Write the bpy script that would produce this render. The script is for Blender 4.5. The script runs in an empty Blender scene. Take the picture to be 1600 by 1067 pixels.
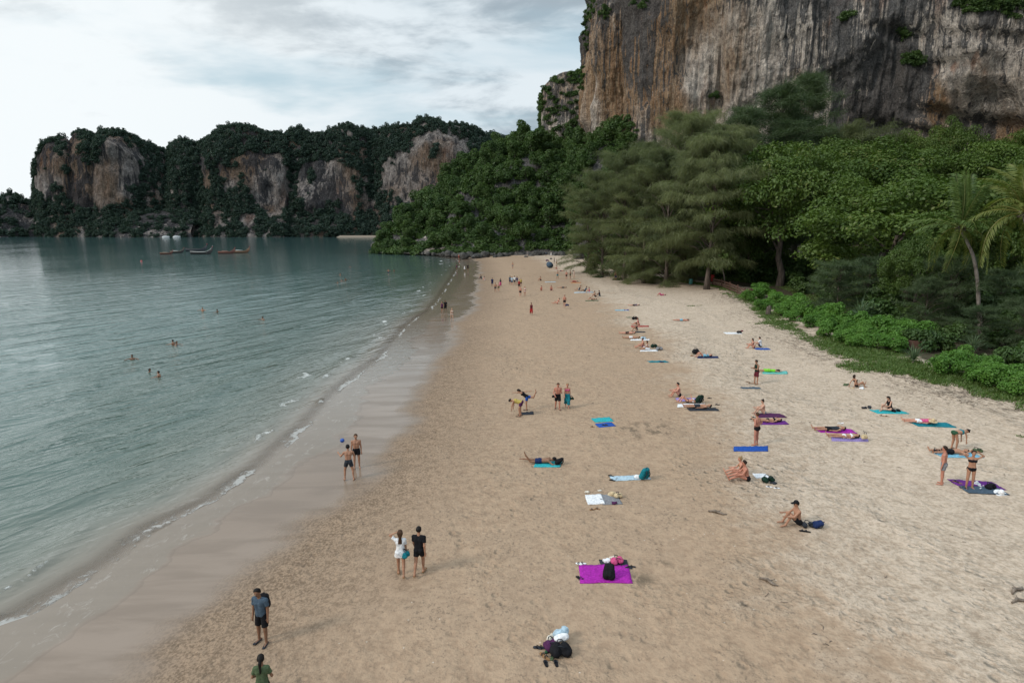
import bpy, math, random
import numpy as np
from mathutils import Vector, Matrix
random.seed(7)
RNG = np.random.default_rng(11)
SC = bpy.context.scene
COL = SC.collection
R = math.radians

# ------------------------------------------------------------------ camera, sky, sun, exposure
CAM_H = 12.5
PITCH = math.atan(183 / 980)
cam_data = bpy.data.cameras.new('camera')
cam_data.sensor_width = 36.0
cam_data.lens = 36.0 * 980 / 1600
cam_data.clip_start = 0.5
cam_data.clip_end = 60000
cam = bpy.data.objects.new('camera', cam_data)
COL.objects.link(cam)
cam.location = (0, 0, CAM_H)
cam.rotation_euler = (math.pi / 2 - PITCH, 0, 0)
SC.camera = cam

SUN_DIR = Vector((-0.76, -0.36, 0.54)).normalized()      # towards the veiled sun
SUN_EL = math.asin(SUN_DIR.z)
SUN_AZ = math.atan2(SUN_DIR.x, SUN_DIR.y)               # from +Y towards +X
sun_data = bpy.data.lights.new('sun', 'SUN')
sun_data.energy = 1.7
sun_data.angle = R(13)
sun_data.color = (1.0, 0.93, 0.84)
sun = bpy.data.objects.new('sun', sun_data)
COL.objects.link(sun)
sun.rotation_euler = SUN_DIR.to_track_quat('Z', 'Y').to_euler()

SC.view_settings.view_transform = 'Standard'
SC.view_settings.look = 'None'
SC.view_settings.exposure = 0.18
SC.view_settings.gamma = 1.0
SC.view_settings.use_curve_mapping = False
SC.cycles.max_bounces = 6
SC.cycles.diffuse_bounces = 3
SC.cycles.glossy_bounces = 3
SC.cycles.transparent_max_bounces = 12
SC.cycles.volume_bounces = 0


# ------------------------------------------------------------------ node helpers
class NT:
    def __init__(self, tree):
        self.t = tree

    def n(self, kind, ins=None, **props):
        nd = self.t.nodes.new(kind)
        for k, v in props.items():
            setattr(nd, k, v)
        for k, v in (ins or {}).items():
            self.set(nd.inputs[k], v)
        return nd

    def set(self, sock, v):
        if hasattr(v, 'links') or isinstance(v, bpy.types.NodeSocket):
            self.t.links.new(v, sock)
        elif isinstance(v, bpy.types.Node):
            self.t.links.new(v.outputs[0], sock)
        else:
            if sock.type == 'RGBA' and len(v) == 3:
                v = (*v, 1)
            sock.default_value = v

    def math(self, op, a, b=None, c=None, clamp=False):
        nd = self.t.nodes.new('ShaderNodeMath')
        nd.operation = op
        nd.use_clamp = clamp
        for i, v in enumerate((a, b, c)):
            if v is not None:
                self.set(nd.inputs[i], v)
        return nd.outputs[0]

    def mix(self, f, a, b, blend='MIX'):
        nd = self.t.nodes.new('ShaderNodeMix')
        nd.data_type = 'RGBA'
        nd.blend_type = blend
        self.set(nd.inputs[0], f)
        self.set(nd.inputs[6], a)
        self.set(nd.inputs[7], b)
        return nd.outputs[2]

    def ss(self, v, lo, hi, a=0.0, b=1.0):
        nd = self.t.nodes.new('ShaderNodeMapRange')
        nd.interpolation_type = 'SMOOTHSTEP'
        self.set(nd.inputs[0], v)
        for i, x in enumerate((lo, hi, a, b)):
            nd.inputs[1 + i].default_value = x
        return nd.outputs[0]

    def lin(self, v, lo, hi, a=0.0, b=1.0):
        nd = self.t.nodes.new('ShaderNodeMapRange')
        self.set(nd.inputs[0], v)
        for i, x in enumerate((lo, hi, a, b)):
            nd.inputs[1 + i].default_value = x
        return nd.outputs[0]

    def noise(self, vec, scale, detail=4, rough=0.55, dist=0.0, dim='3D'):
        nd = self.t.nodes.new('ShaderNodeTexNoise')
        nd.noise_dimensions = dim
        self.set(nd.inputs['Vector'], vec)
        nd.inputs['Scale'].default_value = scale
        nd.inputs['Detail'].default_value = detail
        nd.inputs['Roughness'].default_value = rough
        nd.inputs['Distortion'].default_value = dist
        return nd.outputs[0]

    def voro(self, vec, scale, feature='F1', rnd=1.0):
        nd = self.t.nodes.new('ShaderNodeTexVoronoi')
        nd.feature = feature
        self.set(nd.inputs['Vector'], vec)
        nd.inputs['Scale'].default_value = scale
        nd.inputs['Randomness'].default_value = rnd
        return nd

    def vmul(self, v, s):
        nd = self.t.nodes.new('ShaderNodeVectorMath')
        nd.operation = 'MULTIPLY'
        self.set(nd.inputs[0], v)
        nd.inputs[1].default_value = s
        return nd.outputs[0]

    def attr(self, name):
        nd = self.t.nodes.new('ShaderNodeAttribute')
        nd.attribute_name = name
        return nd

    def bump(self, h, strength, dist, normal=None):
        nd = self.t.nodes.new('ShaderNodeBump')
        nd.inputs['Strength'].default_value = strength
        nd.inputs['Distance'].default_value = dist
        self.set(nd.inputs['Height'], h)
        if normal is not None:
            self.set(nd.inputs['Normal'], normal)
        return nd.outputs[0]


def new_mat(name):
    m = bpy.data.materials.new(name)
    m.use_nodes = True
    m.node_tree.nodes.clear()
    nt = NT(m.node_tree)
    out = nt.n('ShaderNodeOutputMaterial')
    bs = nt.n('ShaderNodeBsdfPrincipled')
    nt.t.links.new(bs.outputs[0], out.inputs[0])
    return m, nt, bs, out


# ------------------------------------------------------------------ world: hazy blue sky behind a broken layer of cloud
w = bpy.data.worlds.new('World')
SC.world = w
w.use_nodes = True
w.node_tree.nodes.clear()
nt = NT(w.node_tree)
sky = nt.n('ShaderNodeTexSky', sky_type='NISHITA')
sky.sun_disc = False
sky.sun_elevation = SUN_EL
sky.sun_rotation = SUN_AZ
sky.air_density = 1.0
sky.dust_density = 2.0
tc = nt.n('ShaderNodeTexCoord')
dirv = tc.outputs['Generated']
sep = nt.n('ShaderNodeSeparateXYZ', {0: dirv})
zz = nt.math('MAXIMUM', sep.outputs[2], 0.0)
den = nt.math('ADD', zz, 0.26)
cx = nt.math('DIVIDE', sep.outputs[0], den)
cy = nt.math('DIVIDE', sep.outputs[1], den)
cv = nt.n('ShaderNodeCombineXYZ', {0: cx, 1: cy, 2: 0.35}).outputs[0]
blue = nt.mix(1.0, sky.outputs[0], (0.090, 0.090, 0.090), 'MULTIPLY')
blue = nt.mix(0.55, blue, (0.50, 0.72, 0.80))
n_cov = nt.noise(nt.vmul(cv, (0.9, 1.5, 1.0)), 0.75, 6, 0.55, 0.25)
n_big = nt.noise(nt.vmul(cv, (1.0, 1.5, 1.0)), 1.25, 6, 0.56, 0.35)
n_fine = nt.noise(nt.vmul(cv, (1.0, 1.5, 1.0)), 3.6, 6, 0.6, 0.3)
dot = nt.n('ShaderNodeVectorMath', {0: dirv, 1: Vector((-0.72, 0.70, 0.14)).normalized()}, operation='DOT_PRODUCT').outputs[1]
glow = nt.ss(dot, 0.76, 1.0)
shade = nt.math('ADD', nt.math('MULTIPLY', n_big, 0.72), nt.math('MULTIPLY', n_fine, 0.28))
elev = nt.ss(zz, 0.02, 0.42)
thick = nt.math('ADD', shade, nt.math('MULTIPLY', elev, 0.135))
thick = nt.math('SUBTRACT', thick, nt.math('MULTIPLY', glow, 0.10))
grey = nt.ss(thick, 0.515, 0.64)
cloud = nt.mix(grey, (0.68, 0.75, 0.795), (0.335, 0.405, 0.46))
cloud = nt.mix(nt.math('MULTIPLY', glow, 0.48), cloud, (0.96, 0.98, 0.97))
cover = nt.ss(nt.math('ADD', n_cov, nt.math('MULTIPLY', elev, 0.10)), 0.36, 0.52)
cover = nt.math('MULTIPLY_ADD', cover, 0.75, 0.25)
skyc = nt.mix(cover, blue, cloud)
high = nt.ss(zz, 0.33, 0.9, 1.0, 2.7)                   # an overcast sky is brighter overhead
skyc = nt.mix(1.0, skyc, nt.n('ShaderNodeCombineXYZ', {0: high, 1: high, 2: high}).outputs[0], 'MULTIPLY')
bg = nt.n('ShaderNodeBackground', {0: skyc, 1: 1.0})
wo = nt.n('ShaderNodeOutputWorld')
nt.t.links.new(bg.outputs[0], wo.inputs[0])


# ------------------------------------------------------------------ numpy noise and mesh helpers
def _hash(ix, iy, iz, seed):
    h = (ix * 374761393 + iy * 668265263 + iz * 2147483647 + seed * 1274126177) & 0xFFFFFFFF
    h = ((h ^ (h >> 13)) * 1274126177) & 0xFFFFFFFF
    h = (h ^ (h >> 16)) & 0xFFFF
    return h / 65535.0


def vnoise(p, seed=0):
    p = np.asarray(p, float)
    i = np.floor(p).astype(np.int64)
    f = p - i
    f = f * f * (3 - 2 * f)
    r = 0
    for dx in (0, 1):
        for dy in (0, 1):
            for dz in (0, 1):
                wgt = (f[..., 0] if dx else 1 - f[..., 0]) * (f[..., 1] if dy else 1 - f[..., 1]) * (f[..., 2] if dz else 1 - f[..., 2])
                r = r + wgt * _hash(i[..., 0] + dx, i[..., 1] + dy, i[..., 2] + dz, seed)
    return r


def fbm(p, octaves=4, seed=0, gain=0.5):
    p = np.asarray(p, float)
    a, s, t = 1.0, 0.0, 0.0
    for o in range(octaves):
        s = s + a * (vnoise(p, seed + o * 17) - 0.5)
        t += a
        p = p * 2.03 + 5.7
        a *= gain
    return s / t * 2.0


def make_mesh(name, verts, faces, attrs=None, smooth=True, mats=None, mat_idx=None):
    me = bpy.data.meshes.new(name)
    verts = np.ascontiguousarray(verts, np.float32)
    faces = np.asarray(faces, np.int32)
    nv, nf, k = len(verts), len(faces), faces.shape[1]
    me.vertices.add(nv)
    me.vertices.foreach_set('co', verts.ravel())
    me.loops.add(nf * k)
    me.loops.foreach_set('vertex_index', faces.ravel())
    me.polygons.add(nf)
    me.polygons.foreach_set('loop_start', np.arange(nf, dtype=np.int32) * k)
    me.polygons.foreach_set('loop_total', np.full(nf, k, np.int32))
    me.polygons.foreach_set('use_smooth', np.full(nf, bool(smooth)))
    for m in (mats or []):
        me.materials.append(m)
    if mat_idx is not None:
        me.polygons.foreach_set('material_index', np.asarray(mat_idx, np.int32))
    for an, av in (attrs or {}).items():
        av = np.asarray(av, np.float32)
        if av.ndim == 1:
            a = me.attributes.new(an, 'FLOAT', 'POINT')
            a.data.foreach_set('value', av)
        else:
            a = me.attributes.new(an, 'FLOAT_COLOR', 'POINT')
            if av.shape[1] == 3:
                av = np.concatenate([av, np.ones((len(av), 1), np.float32)], 1)
            a.data.foreach_set('color', np.ascontiguousarray(av).ravel())
    me.update()
    me.validate()
    return me


def grid_faces(nu, nv, flip=False):
    i = np.arange(nu - 1)[:, None] * nv + np.arange(nv - 1)[None, :]
    f = np.stack([i, i + nv, i + nv + 1, i + 1], -1).reshape(-1, 4)
    return f[:, ::-1] if flip else f


def link(name, me, parent=None, loc=None, rotz=None, scale=None):
    o = bpy.data.objects.new(name, me)
    COL.objects.link(o)
    if parent is not None:
        o.parent = parent
    if loc is not None:
        o.location = loc
    if rotz is not None:
        o.rotation_euler = (0, 0, rotz)
    if scale is not None:
        o.scale = scale if hasattr(scale, '__len__') else (scale,) * 3
    return o


def tag(o, label=None, cat=None, group=None, kind=None):
    if label:
        o['label'] = label
    if cat:
        o['category'] = cat
    if group:
        o['group'] = group
    if kind:
        o['kind'] = kind
    return o


def thing(name, label, cat, loc=(0, 0, 0), rotz=0.0, group=None, scale=None):
    return tag(link(name, None, None, loc, rotz, scale), label, cat, group)


def cone_tube(pts, radii, seg=6, cap=True):
    """closed tapered tube through pts"""
    pts = np.asarray(pts, float)
    n = len(pts)
    V, F = [], []
    for i in range(n):
        t = pts[min(i + 1, n - 1)] - pts[max(i - 1, 0)]
        t = t / (np.linalg.norm(t) + 1e-9)
        a = np.cross(t, (0, 0, 1.0) if abs(t[2]) < 0.9 else (1.0, 0, 0))
        a /= np.linalg.norm(a)
        b = np.cross(t, a)
        for k in range(seg):
            an = 2 * math.pi * k / seg
            V.append(pts[i] + radii[i] * (math.cos(an) * a + math.sin(an) * b))
    for i in range(n - 1):
        for k in range(seg):
            k2 = (k + 1) % seg
            F.append((i * seg + k, i * seg + k2, (i + 1) * seg + k2, (i + 1) * seg + k))
    if cap:
        for base, rev in ((0, True), ((n - 1) * seg, False)):
            V.append(pts[0] if rev else pts[-1])
            c = len(V) - 1
            for k in range(seg):
                k2 = (k + 1) % seg
                F.append((base + k2, base + k, c, c) if rev else (base + k, base + k2, c, c))
    return np.array(V), F


class MB:
    """collects pieces of one mesh"""
    def __init__(self):
        self.V, self.F, self.A, self.M, self.n = [], [], [], [], 0

    def add(self, v, f, a=None, mi=0):
        v = np.asarray(v, float)
        self.V.append(v)
        for q in f:
            q = [int(x) + self.n for x in q]
            if len(q) == 4 and q[2] == q[3]:
                q = q[:3]
            self.F.append(q)
            self.M.append(mi)
        self.n += len(v)
        return self

    def tube(self, pts, radii, seg=6, mi=0):
        v, f = cone_tube(pts, radii, seg)
        return self.add(v, f, mi=mi)

    def box(self, lo, hi, mi=0, rot=0.0, at=(0, 0, 0)):
        x0, y0, z0 = lo
        x1, y1, z1 = hi
        v = np.array([(x, y, z) for z in (z0, z1) for y in (y0, y1) for x in (x0, x1)], float)
        c, s = math.cos(rot), math.sin(rot)
        v = np.stack([v[:, 0] * c - v[:, 1] * s + at[0], v[:, 0] * s + v[:, 1] * c + at[1], v[:, 2] + at[2]], 1)
        return self.add(v, [(0, 2, 3, 1), (4, 5, 7, 6), (0, 1, 5, 4), (2, 6, 7, 3), (0, 4, 6, 2), (1, 3, 7, 5)], mi=mi)

    def mesh(self, name, mats, smooth=True):
        me = bpy.data.meshes.new(name)
        me.from_pydata(np.concatenate(self.V).tolist(), [], self.F)
        for m in mats:
            me.materials.append(m)
        me.polygons.foreach_set('material_index', np.array(self.M, np.int32))
        me.polygons.foreach_set('use_smooth', np.full(len(me.polygons), smooth))
        me.update()
        return me

    def build(self, name, mats, parent=None, smooth=True, loc=None, rotz=None):
        if not isinstance(mats, (list, tuple)):
            mats = [mats]
        return link(name, self.mesh(name, mats, smooth), parent, loc, rotz)


# ------------------------------------------------------------------ where things stand: rays of the photograph's lens met with the ground
CP, SP = math.cos(PITCH), math.sin(PITCH)


def ray(px, py):
    dx, dy = (px - 800) / 980, (533.5 - py) / 980
    return np.array([dx, CP + dy * SP, -SP + dy * CP])


def interp(x, xs, ys):
    return np.interp(x, xs, ys)


SH_PX = [(0, 977), (62, 956), (134, 910), (192, 875), (254, 824), (285, 808), (344, 781), (399, 741), (426, 723), (449, 698), (489, 664),
         (508, 641), (538, 608), (564, 585), (600, 559), (630, 520), (646, 502), (673, 487), (689, 466), (710, 431), (720, 413), (714, 405)]
_sh = []
for px, py in SH_PX:
    r = ray(px, py)
    t = CAM_H / -r[2]
    _sh.append((r[1] * t, r[0] * t))
_sh = sorted(_sh)
SH_Y = np.array([-200.0, 0.0, 12.0] + [a for a, b in _sh] + [262.0, 280.0, 330.0])
SH_X = np.array([-30.0, -19.0, _sh[0][1] - 0.6] + [b for a, b in _sh] + [-34.0, -60.0, -70.0])


def shore_d(x, y):
    return x - np.interp(y, SH_Y, SH_X)


def beach_z(x, y):
    """height of the sand; still water stands at 0"""
    d = shore_d(x, y)
    z = np.where(d < 0, 0.055 * d, np.interp(d, [0, 5, 12, 25, 40, 48, 60, 100, 200], [0, 0.16, 0.50, 0.95, 1.25, 1.7, 2.0, 4.0, 26.0]))
    return np.maximum(z, -4.0)


def relief(x, y):
    d = shore_d(x, y)
    p = np.stack([x, y, 0 * x], -1)
    return fbm(p / 3.1, 4, 3) * 0.035 * np.clip((d - 7) / 10, 0, 1) + fbm(p / 11.0, 3, 5) * 0.05 * np.clip((d - 5) / 12, 0, 1)


def beach_h(x, y):
    x, y = np.asarray(x, float), np.asarray(y, float)
    return beach_z(x, y) + relief(x, y)


def gz(x, y):
    return float(beach_z(np.float64(x), np.float64(y)))


def gzr(x, y):
    return float(beach_h(np.array([x]), np.array([y]))[0])


def ground(px, py):
    """the point of the beach seen at a photograph pixel"""
    r = ray(px, py)
    lo, hi = 1.0, 900.0
    for _ in range(60):
        m = 0.5 * (lo + hi)
        q = r * m
        if CAM_H + q[2] > max(gz(q[0], q[1]), 0.0):
            lo = m
        else:
            hi = m
    q = r * lo
    return Vector((q[0], q[1], gz(q[0], q[1])))


def at_depth(px, y):
    """x where pixel column px stands at distance y along the view"""
    return (px - 800) / 980 * (y * CP + CAM_H * SP)


def z_at(py, y):
    """height seen at pixel row py at distance y"""
    dy = (533.5 - py) / 980
    t = y / (CP + dy * SP)
    return CAM_H + t * (-SP + dy * CP)

# ------------------------------------------------------------------ ground: one sheet of sand and soil
def polar(r0, r1, nr, a_list, origin=(0.0, 0.0)):
    rr = np.exp(np.linspace(math.log(r0), math.log(r1), nr))
    A, RR = np.meshgrid(a_list, rr, indexing='ij')
    return origin[0] + RR * np.sin(A), origin[1] + RR * np.cos(A)


def angles(lo, hi, n, dense=0.80, share=0.86):
    """azimuths, most of them inside +-dense"""
    a = np.linspace(lo, hi, 4000)
    den = np.where(np.abs(a) < dense, share / (2 * dense), (1 - share) / (hi - lo - 2 * dense))
    c = np.cumsum(den)
    c = (c - c[0]) / (c[-1] - c[0])
    return np.interp(np.linspace(0, 1, n), c, a)


MAT = {}


def sand_material():
    m, nt, bs, out = new_mat('sand')
    geo = nt.n('ShaderNodeNewGeometry')
    P = geo.outputs['Position']
    d = nt.attr('shore').outputs['Fac']
    n_big = nt.noise(P, 0.12, 4, 0.6)
    n_mid = nt.noise(P, 0.55, 5, 0.6)
    n_foot = nt.noise(P, 2.3, 4, 0.62)
    n_fine = nt.noise(P, 7.0, 4, 0.65)
    n_grain = nt.noise(P, 34.0, 3, 0.7)
    wob = nt.math('MULTIPLY', nt.math('SUBTRACT', n_big, 0.5), 14.0)
    wob2 = nt.math('MULTIPLY', nt.math('SUBTRACT', n_mid, 0.5), 7.0)
    wob3 = nt.math('MULTIPLY', nt.math('SUBTRACT', n_foot, 0.5), 4.0)
    d_lo = nt.math('ADD', d, nt.math('MULTIPLY', nt.math('SUBTRACT', n_big, 0.5), 5.0))
    # zones across the beach
    dry = nt.ss(nt.math('ADD', d, nt.math('ADD', wob, nt.math('ADD', wob2, wob3))), 23.0, 30.0)      # pale powder
    damp = nt.ss(nt.math('ADD', d_lo, nt.math('ADD', nt.math('MULTIPLY', wob2, 0.30), nt.math('MULTIPLY', wob3, 0.55))), 6.0, 14.0, 1.0, 0.0)   # damp band
    wet = nt.ss(nt.math('ADD', d_lo, nt.math('MULTIPLY', wob2, 0.22)), 4.8, 7.4, 1.0, 0.0)          # film of water
    mott = nt.ss(nt.math('ADD', nt.math('MULTIPLY', n_foot, 0.55), nt.math('MULTIPLY', n_fine, 0.45)), 0.36, 0.60)
    mid_c = nt.mix(mott, (0.296, 0.205, 0.138), (0.385, 0.273, 0.185))
    patch = nt.ss(n_mid, 0.40, 0.66)
    mid_c = nt.mix(nt.math('MULTIPLY', patch, 0.35), mid_c, (0.340, 0.246, 0.170))
    dry_c = nt.mix(nt.ss(nt.math('ADD', nt.math('MULTIPLY', n_foot, 0.4), nt.math('MULTIPLY', n_fine, 0.6)), 0.37, 0.60), (0.370, 0.285, 0.210), (0.545, 0.435, 0.335))
    c = nt.mix(dry, mid_c, dry_c)
    spk = nt.ss(nt.math('ADD', nt.math('MULTIPLY', nt.noise(nt.vmul(P, (1.0, 0.75, 1.0)), 11.0, 4, 0.7), 0.75), nt.math('MULTIPLY', n_foot, 0.25)), 0.40, 0.58)
    damp_c = nt.mix(spk, (0.150, 0.104, 0.070), (0.305, 0.215, 0.147))
    c = nt.mix(damp, c, damp_c)
    # water film with long stripes across the slope
    st = nt.noise(nt.vmul(P, (0.16, 0.9, 0.0)), 1.0, 5, 0.6, 0.6)
    sheen = nt.ss(st, 0.36, 0.60)
    near = nt.ss(nt.n('ShaderNodeSeparateXYZ', {0: P}).outputs[1], 22, 55)
    wet_c = nt.mix(sheen, (0.182, 0.130, 0.091), (0.225, 0.165, 0.120))
    c = nt.mix(wet, c, wet_c)
    n_fk = nt.noise(nt.vmul(P, (1.0, 0.8, 1.0)), 8.0, 4, 0.72)
    fk = nt.math('MULTIPLY', nt.ss(nt.math('ADD', n_fk, nt.math('MULTIPLY', nt.math('SUBTRACT', n_mid, 0.5), 0.35)), 0.565, 0.66), nt.math('SUBTRACT', 1.0, wet))
    c = nt.mix(nt.math('MULTIPLY', fk, nt.math('MULTIPLY_ADD', dry, -0.30, 0.62)), c, (0.165, 0.122, 0.088))
    sw = nt.math('ADD', d, nt.math('ADD', nt.math('MULTIPLY', nt.math('SUBTRACT', n_big, 0.5), 6.0), nt.math('MULTIPLY', nt.math('SUBTRACT', n_mid, 0.5), 1.6)))
    swl = nt.math('MULTIPLY', nt.ss(sw, 2.10, 2.36), nt.ss(sw, 2.36, 2.46, 1.0, 0.0))
    film = nt.ss(sw, 1.9, 2.36, 1.0, 0.0)
    lc = nt.noise(nt.vmul(P, (0.9, 0.5, 1.0)), 2.4, 5, 0.7, 1.0)
    c = nt.mix(nt.math('MULTIPLY', film, 0.70), c, (0.185, 0.150, 0.112))
    c = nt.mix(nt.math('MULTIPLY', film, nt.ss(lc, 0.55, 0.70, 0.0, 0.28)), c, (0.52, 0.48, 0.43))
    c = nt.mix(nt.math('MULTIPLY', swl, 0.35), c, (0.12, 0.088, 0.064))
    # small dark crumbs and flecks: bits of shell, bark and weed
    vo = nt.voro(P, 6.5)
    fl = nt.math('MULTIPLY', nt.ss(vo.outputs['Distance'], 0.05, 0.16, 1.0, 0.0), nt.ss(n_mid, 0.42, 0.58))
    fl = nt.math('MULTIPLY', fl, nt.math('SUBTRACT', 1.0, wet))
    fl = nt.math('MULTIPLY', fl, nt.ss(nt.n('ShaderNodeSeparateColor', {0: vo.outputs['Color']}).outputs[0], 0.45, 0.5))
    c = nt.mix(nt.math('MULTIPLY', fl, 0.78), c, (0.105, 0.080, 0.060))
    vo2 = nt.voro(P, 3.1)
    fl2 = nt.math('MULTIPLY', nt.ss(vo2.outputs['Distance'], 0.03, 0.12, 1.0, 0.0), nt.ss(nt.n('ShaderNodeSeparateColor', {0: vo2.outputs['Color']}).outputs[1], 0.80, 0.84))
    fl2 = nt.math('MULTIPLY', fl2, nt.math('SUBTRACT', 1.0, damp))
    c = nt.mix(nt.math('MULTIPLY', fl2, 0.55), c, (0.66, 0.60, 0.52))
    # weed lines on the upper beach and leaf litter under the trees
    trash = nt.attr('litter').outputs['Fac']
    n_tr = nt.noise(nt.vmul(P, (1.0, 0.55, 1.0)), 2.2, 5, 0.68)
    tr = nt.math('MULTIPLY', trash, nt.ss(n_tr, 0.46, 0.60))
    c = nt.mix(nt.math('MULTIPLY', tr, 0.75), c, (0.115, 0.088, 0.062))
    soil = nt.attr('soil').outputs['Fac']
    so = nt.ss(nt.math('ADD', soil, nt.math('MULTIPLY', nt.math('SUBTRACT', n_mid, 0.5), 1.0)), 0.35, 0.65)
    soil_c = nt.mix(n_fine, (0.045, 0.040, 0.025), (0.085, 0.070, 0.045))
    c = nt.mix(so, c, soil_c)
    nt.set(bs.inputs['Base Color'], c)
    # beaten paths where people keep walking
    tp = nt.noise(nt.vmul(P, (0.9, 0.35, 1.0)), 0.10, 2, 0.4, 0.3)
    trail = nt.math('MULTIPLY', nt.ss(nt.math('ABSOLUTE', nt.math('SUBTRACT', tp, 0.5)), 0.004, 0.075, 0.7, 0.0), nt.ss(d, 9.0, 13.0))
    trail = nt.math('MULTIPLY', trail, nt.ss(n_mid, 0.42, 0.58))
    # relief: footprints, trampled sand, grain
    vf = nt.voro(nt.vmul(P, (1.0, 0.8, 1.0)), 2.1)
    foot = nt.ss(vf.outputs['Distance'], 0.06, 0.34)
    dents = nt.math('MULTIPLY', foot, nt.ss(n_mid, 0.32, 0.52))
    h = nt.math('ADD', nt.math('MULTIPLY', dents, 0.40), nt.math('MULTIPLY', n_foot, 0.8))
    h = nt.math('ADD', h, nt.math('MULTIPLY', nt.math('MULTIPLY', foot, trail), 1.0))
    h = nt.math('ADD', h, nt.math('MULTIPLY', n_fine, 0.42))
    h = nt.math('ADD', h, nt.math('MULTIPLY', n_grain, 0.05))
    soft = nt.math('SUBTRACT', 1.0, nt.ss(d_lo, 5.0, 8.0, 0.97, 0.0))
    h = nt.math('MULTIPLY', h, nt.ss(n_big, 0.30, 0.62, 0.45, 1.25))
    h = nt.math('MULTIPLY', h, nt.math('MULTIPLY', soft, nt.math('MULTIPLY_ADD', dry, 0.35, 0.75)))
    h = nt.math('ADD', h, nt.math('MULTIPLY', nt.math('MULTIPLY', st, wet), 0.05))
    h = nt.math('ADD', h, nt.math('MULTIPLY', nt.math('MULTIPLY', lc, film), 0.10))
    nt.set(bs.inputs['Normal'], nt.bump(h, 1.0, 0.115))
    rough = nt.mix(wet, (0.95,) * 3, nt.mix(nt.math('MAXIMUM', sheen, film), (0.22,) * 3, (0.07,) * 3))
    nt.set(bs.inputs['Roughness'], rough)
    nt.set(bs.inputs['Specular IOR Level'], nt.mix(wet, (0.08,) * 3, (0.5,) * 3))
    return m


MAT['sand'] = sand_material()
aa = angles(-2.3, 2.3, 560)
gx, gy = polar(5.0, 1200.0, 430, aa)
gzv = beach_z(gx, gy)
p3 = np.stack([gx, gy, 0 * gx], -1)
dist = np.hypot(gx, gy)
dsh = shore_d(gx, gy)
gzv = beach_h(gx, gy)
VEG_Y = np.array([0, 20, 36, 46, 55, 62, 67, 80, 107, 120, 137, 170, 235, 300])
VEG_X = np.array([36, 33.0, 31.0, 29.6, 28.6, 29.0, 29.5, 31.5, 36.5, 33.0, 28.5, 22, 20, 20])


def veg_d(x, y):
    return x - np.interp(y, VEG_Y, VEG_X)


vd = veg_d(gx, gy) + fbm(p3 / 7.0, 4, 9) * 2.0
litter = np.exp(-(vd / 2.6) ** 2) * 1.0 + 0.35 * np.exp(-((dsh - 30) / 3.0) ** 2) * (fbm(p3 / 9.0, 3, 21) > 0.05)
# the raked heap of dark sand in the middle of the beach, and smaller stains
for (px, py, rx, ry) in ((1012, 672, 1.9, 1.5), (1000, 905, 0.5, 0.45), (1030, 880, 0.5, 0.2), (790, 468, 1.3, 0.9), (1150, 750, 0.7, 0.25)):
    g = ground(px, py)
    litter = np.maximum(litter, np.exp(-(((gx - g.x) / rx) ** 2 + ((gy - g.y) / ry) ** 2) ** 2) * 1.0)
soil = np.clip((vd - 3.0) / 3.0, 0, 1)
me = make_mesh('beach', np.stack([gx, gy, gzv], -1).reshape(-1, 3), grid_faces(*gx.shape, flip=True),
               {'shore': dsh.ravel(), 'litter': np.clip(litter, 0, 1).ravel(), 'soil': soil.ravel()}, True, [MAT['sand']])
tag(link('beach', me), kind='structure')


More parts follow.
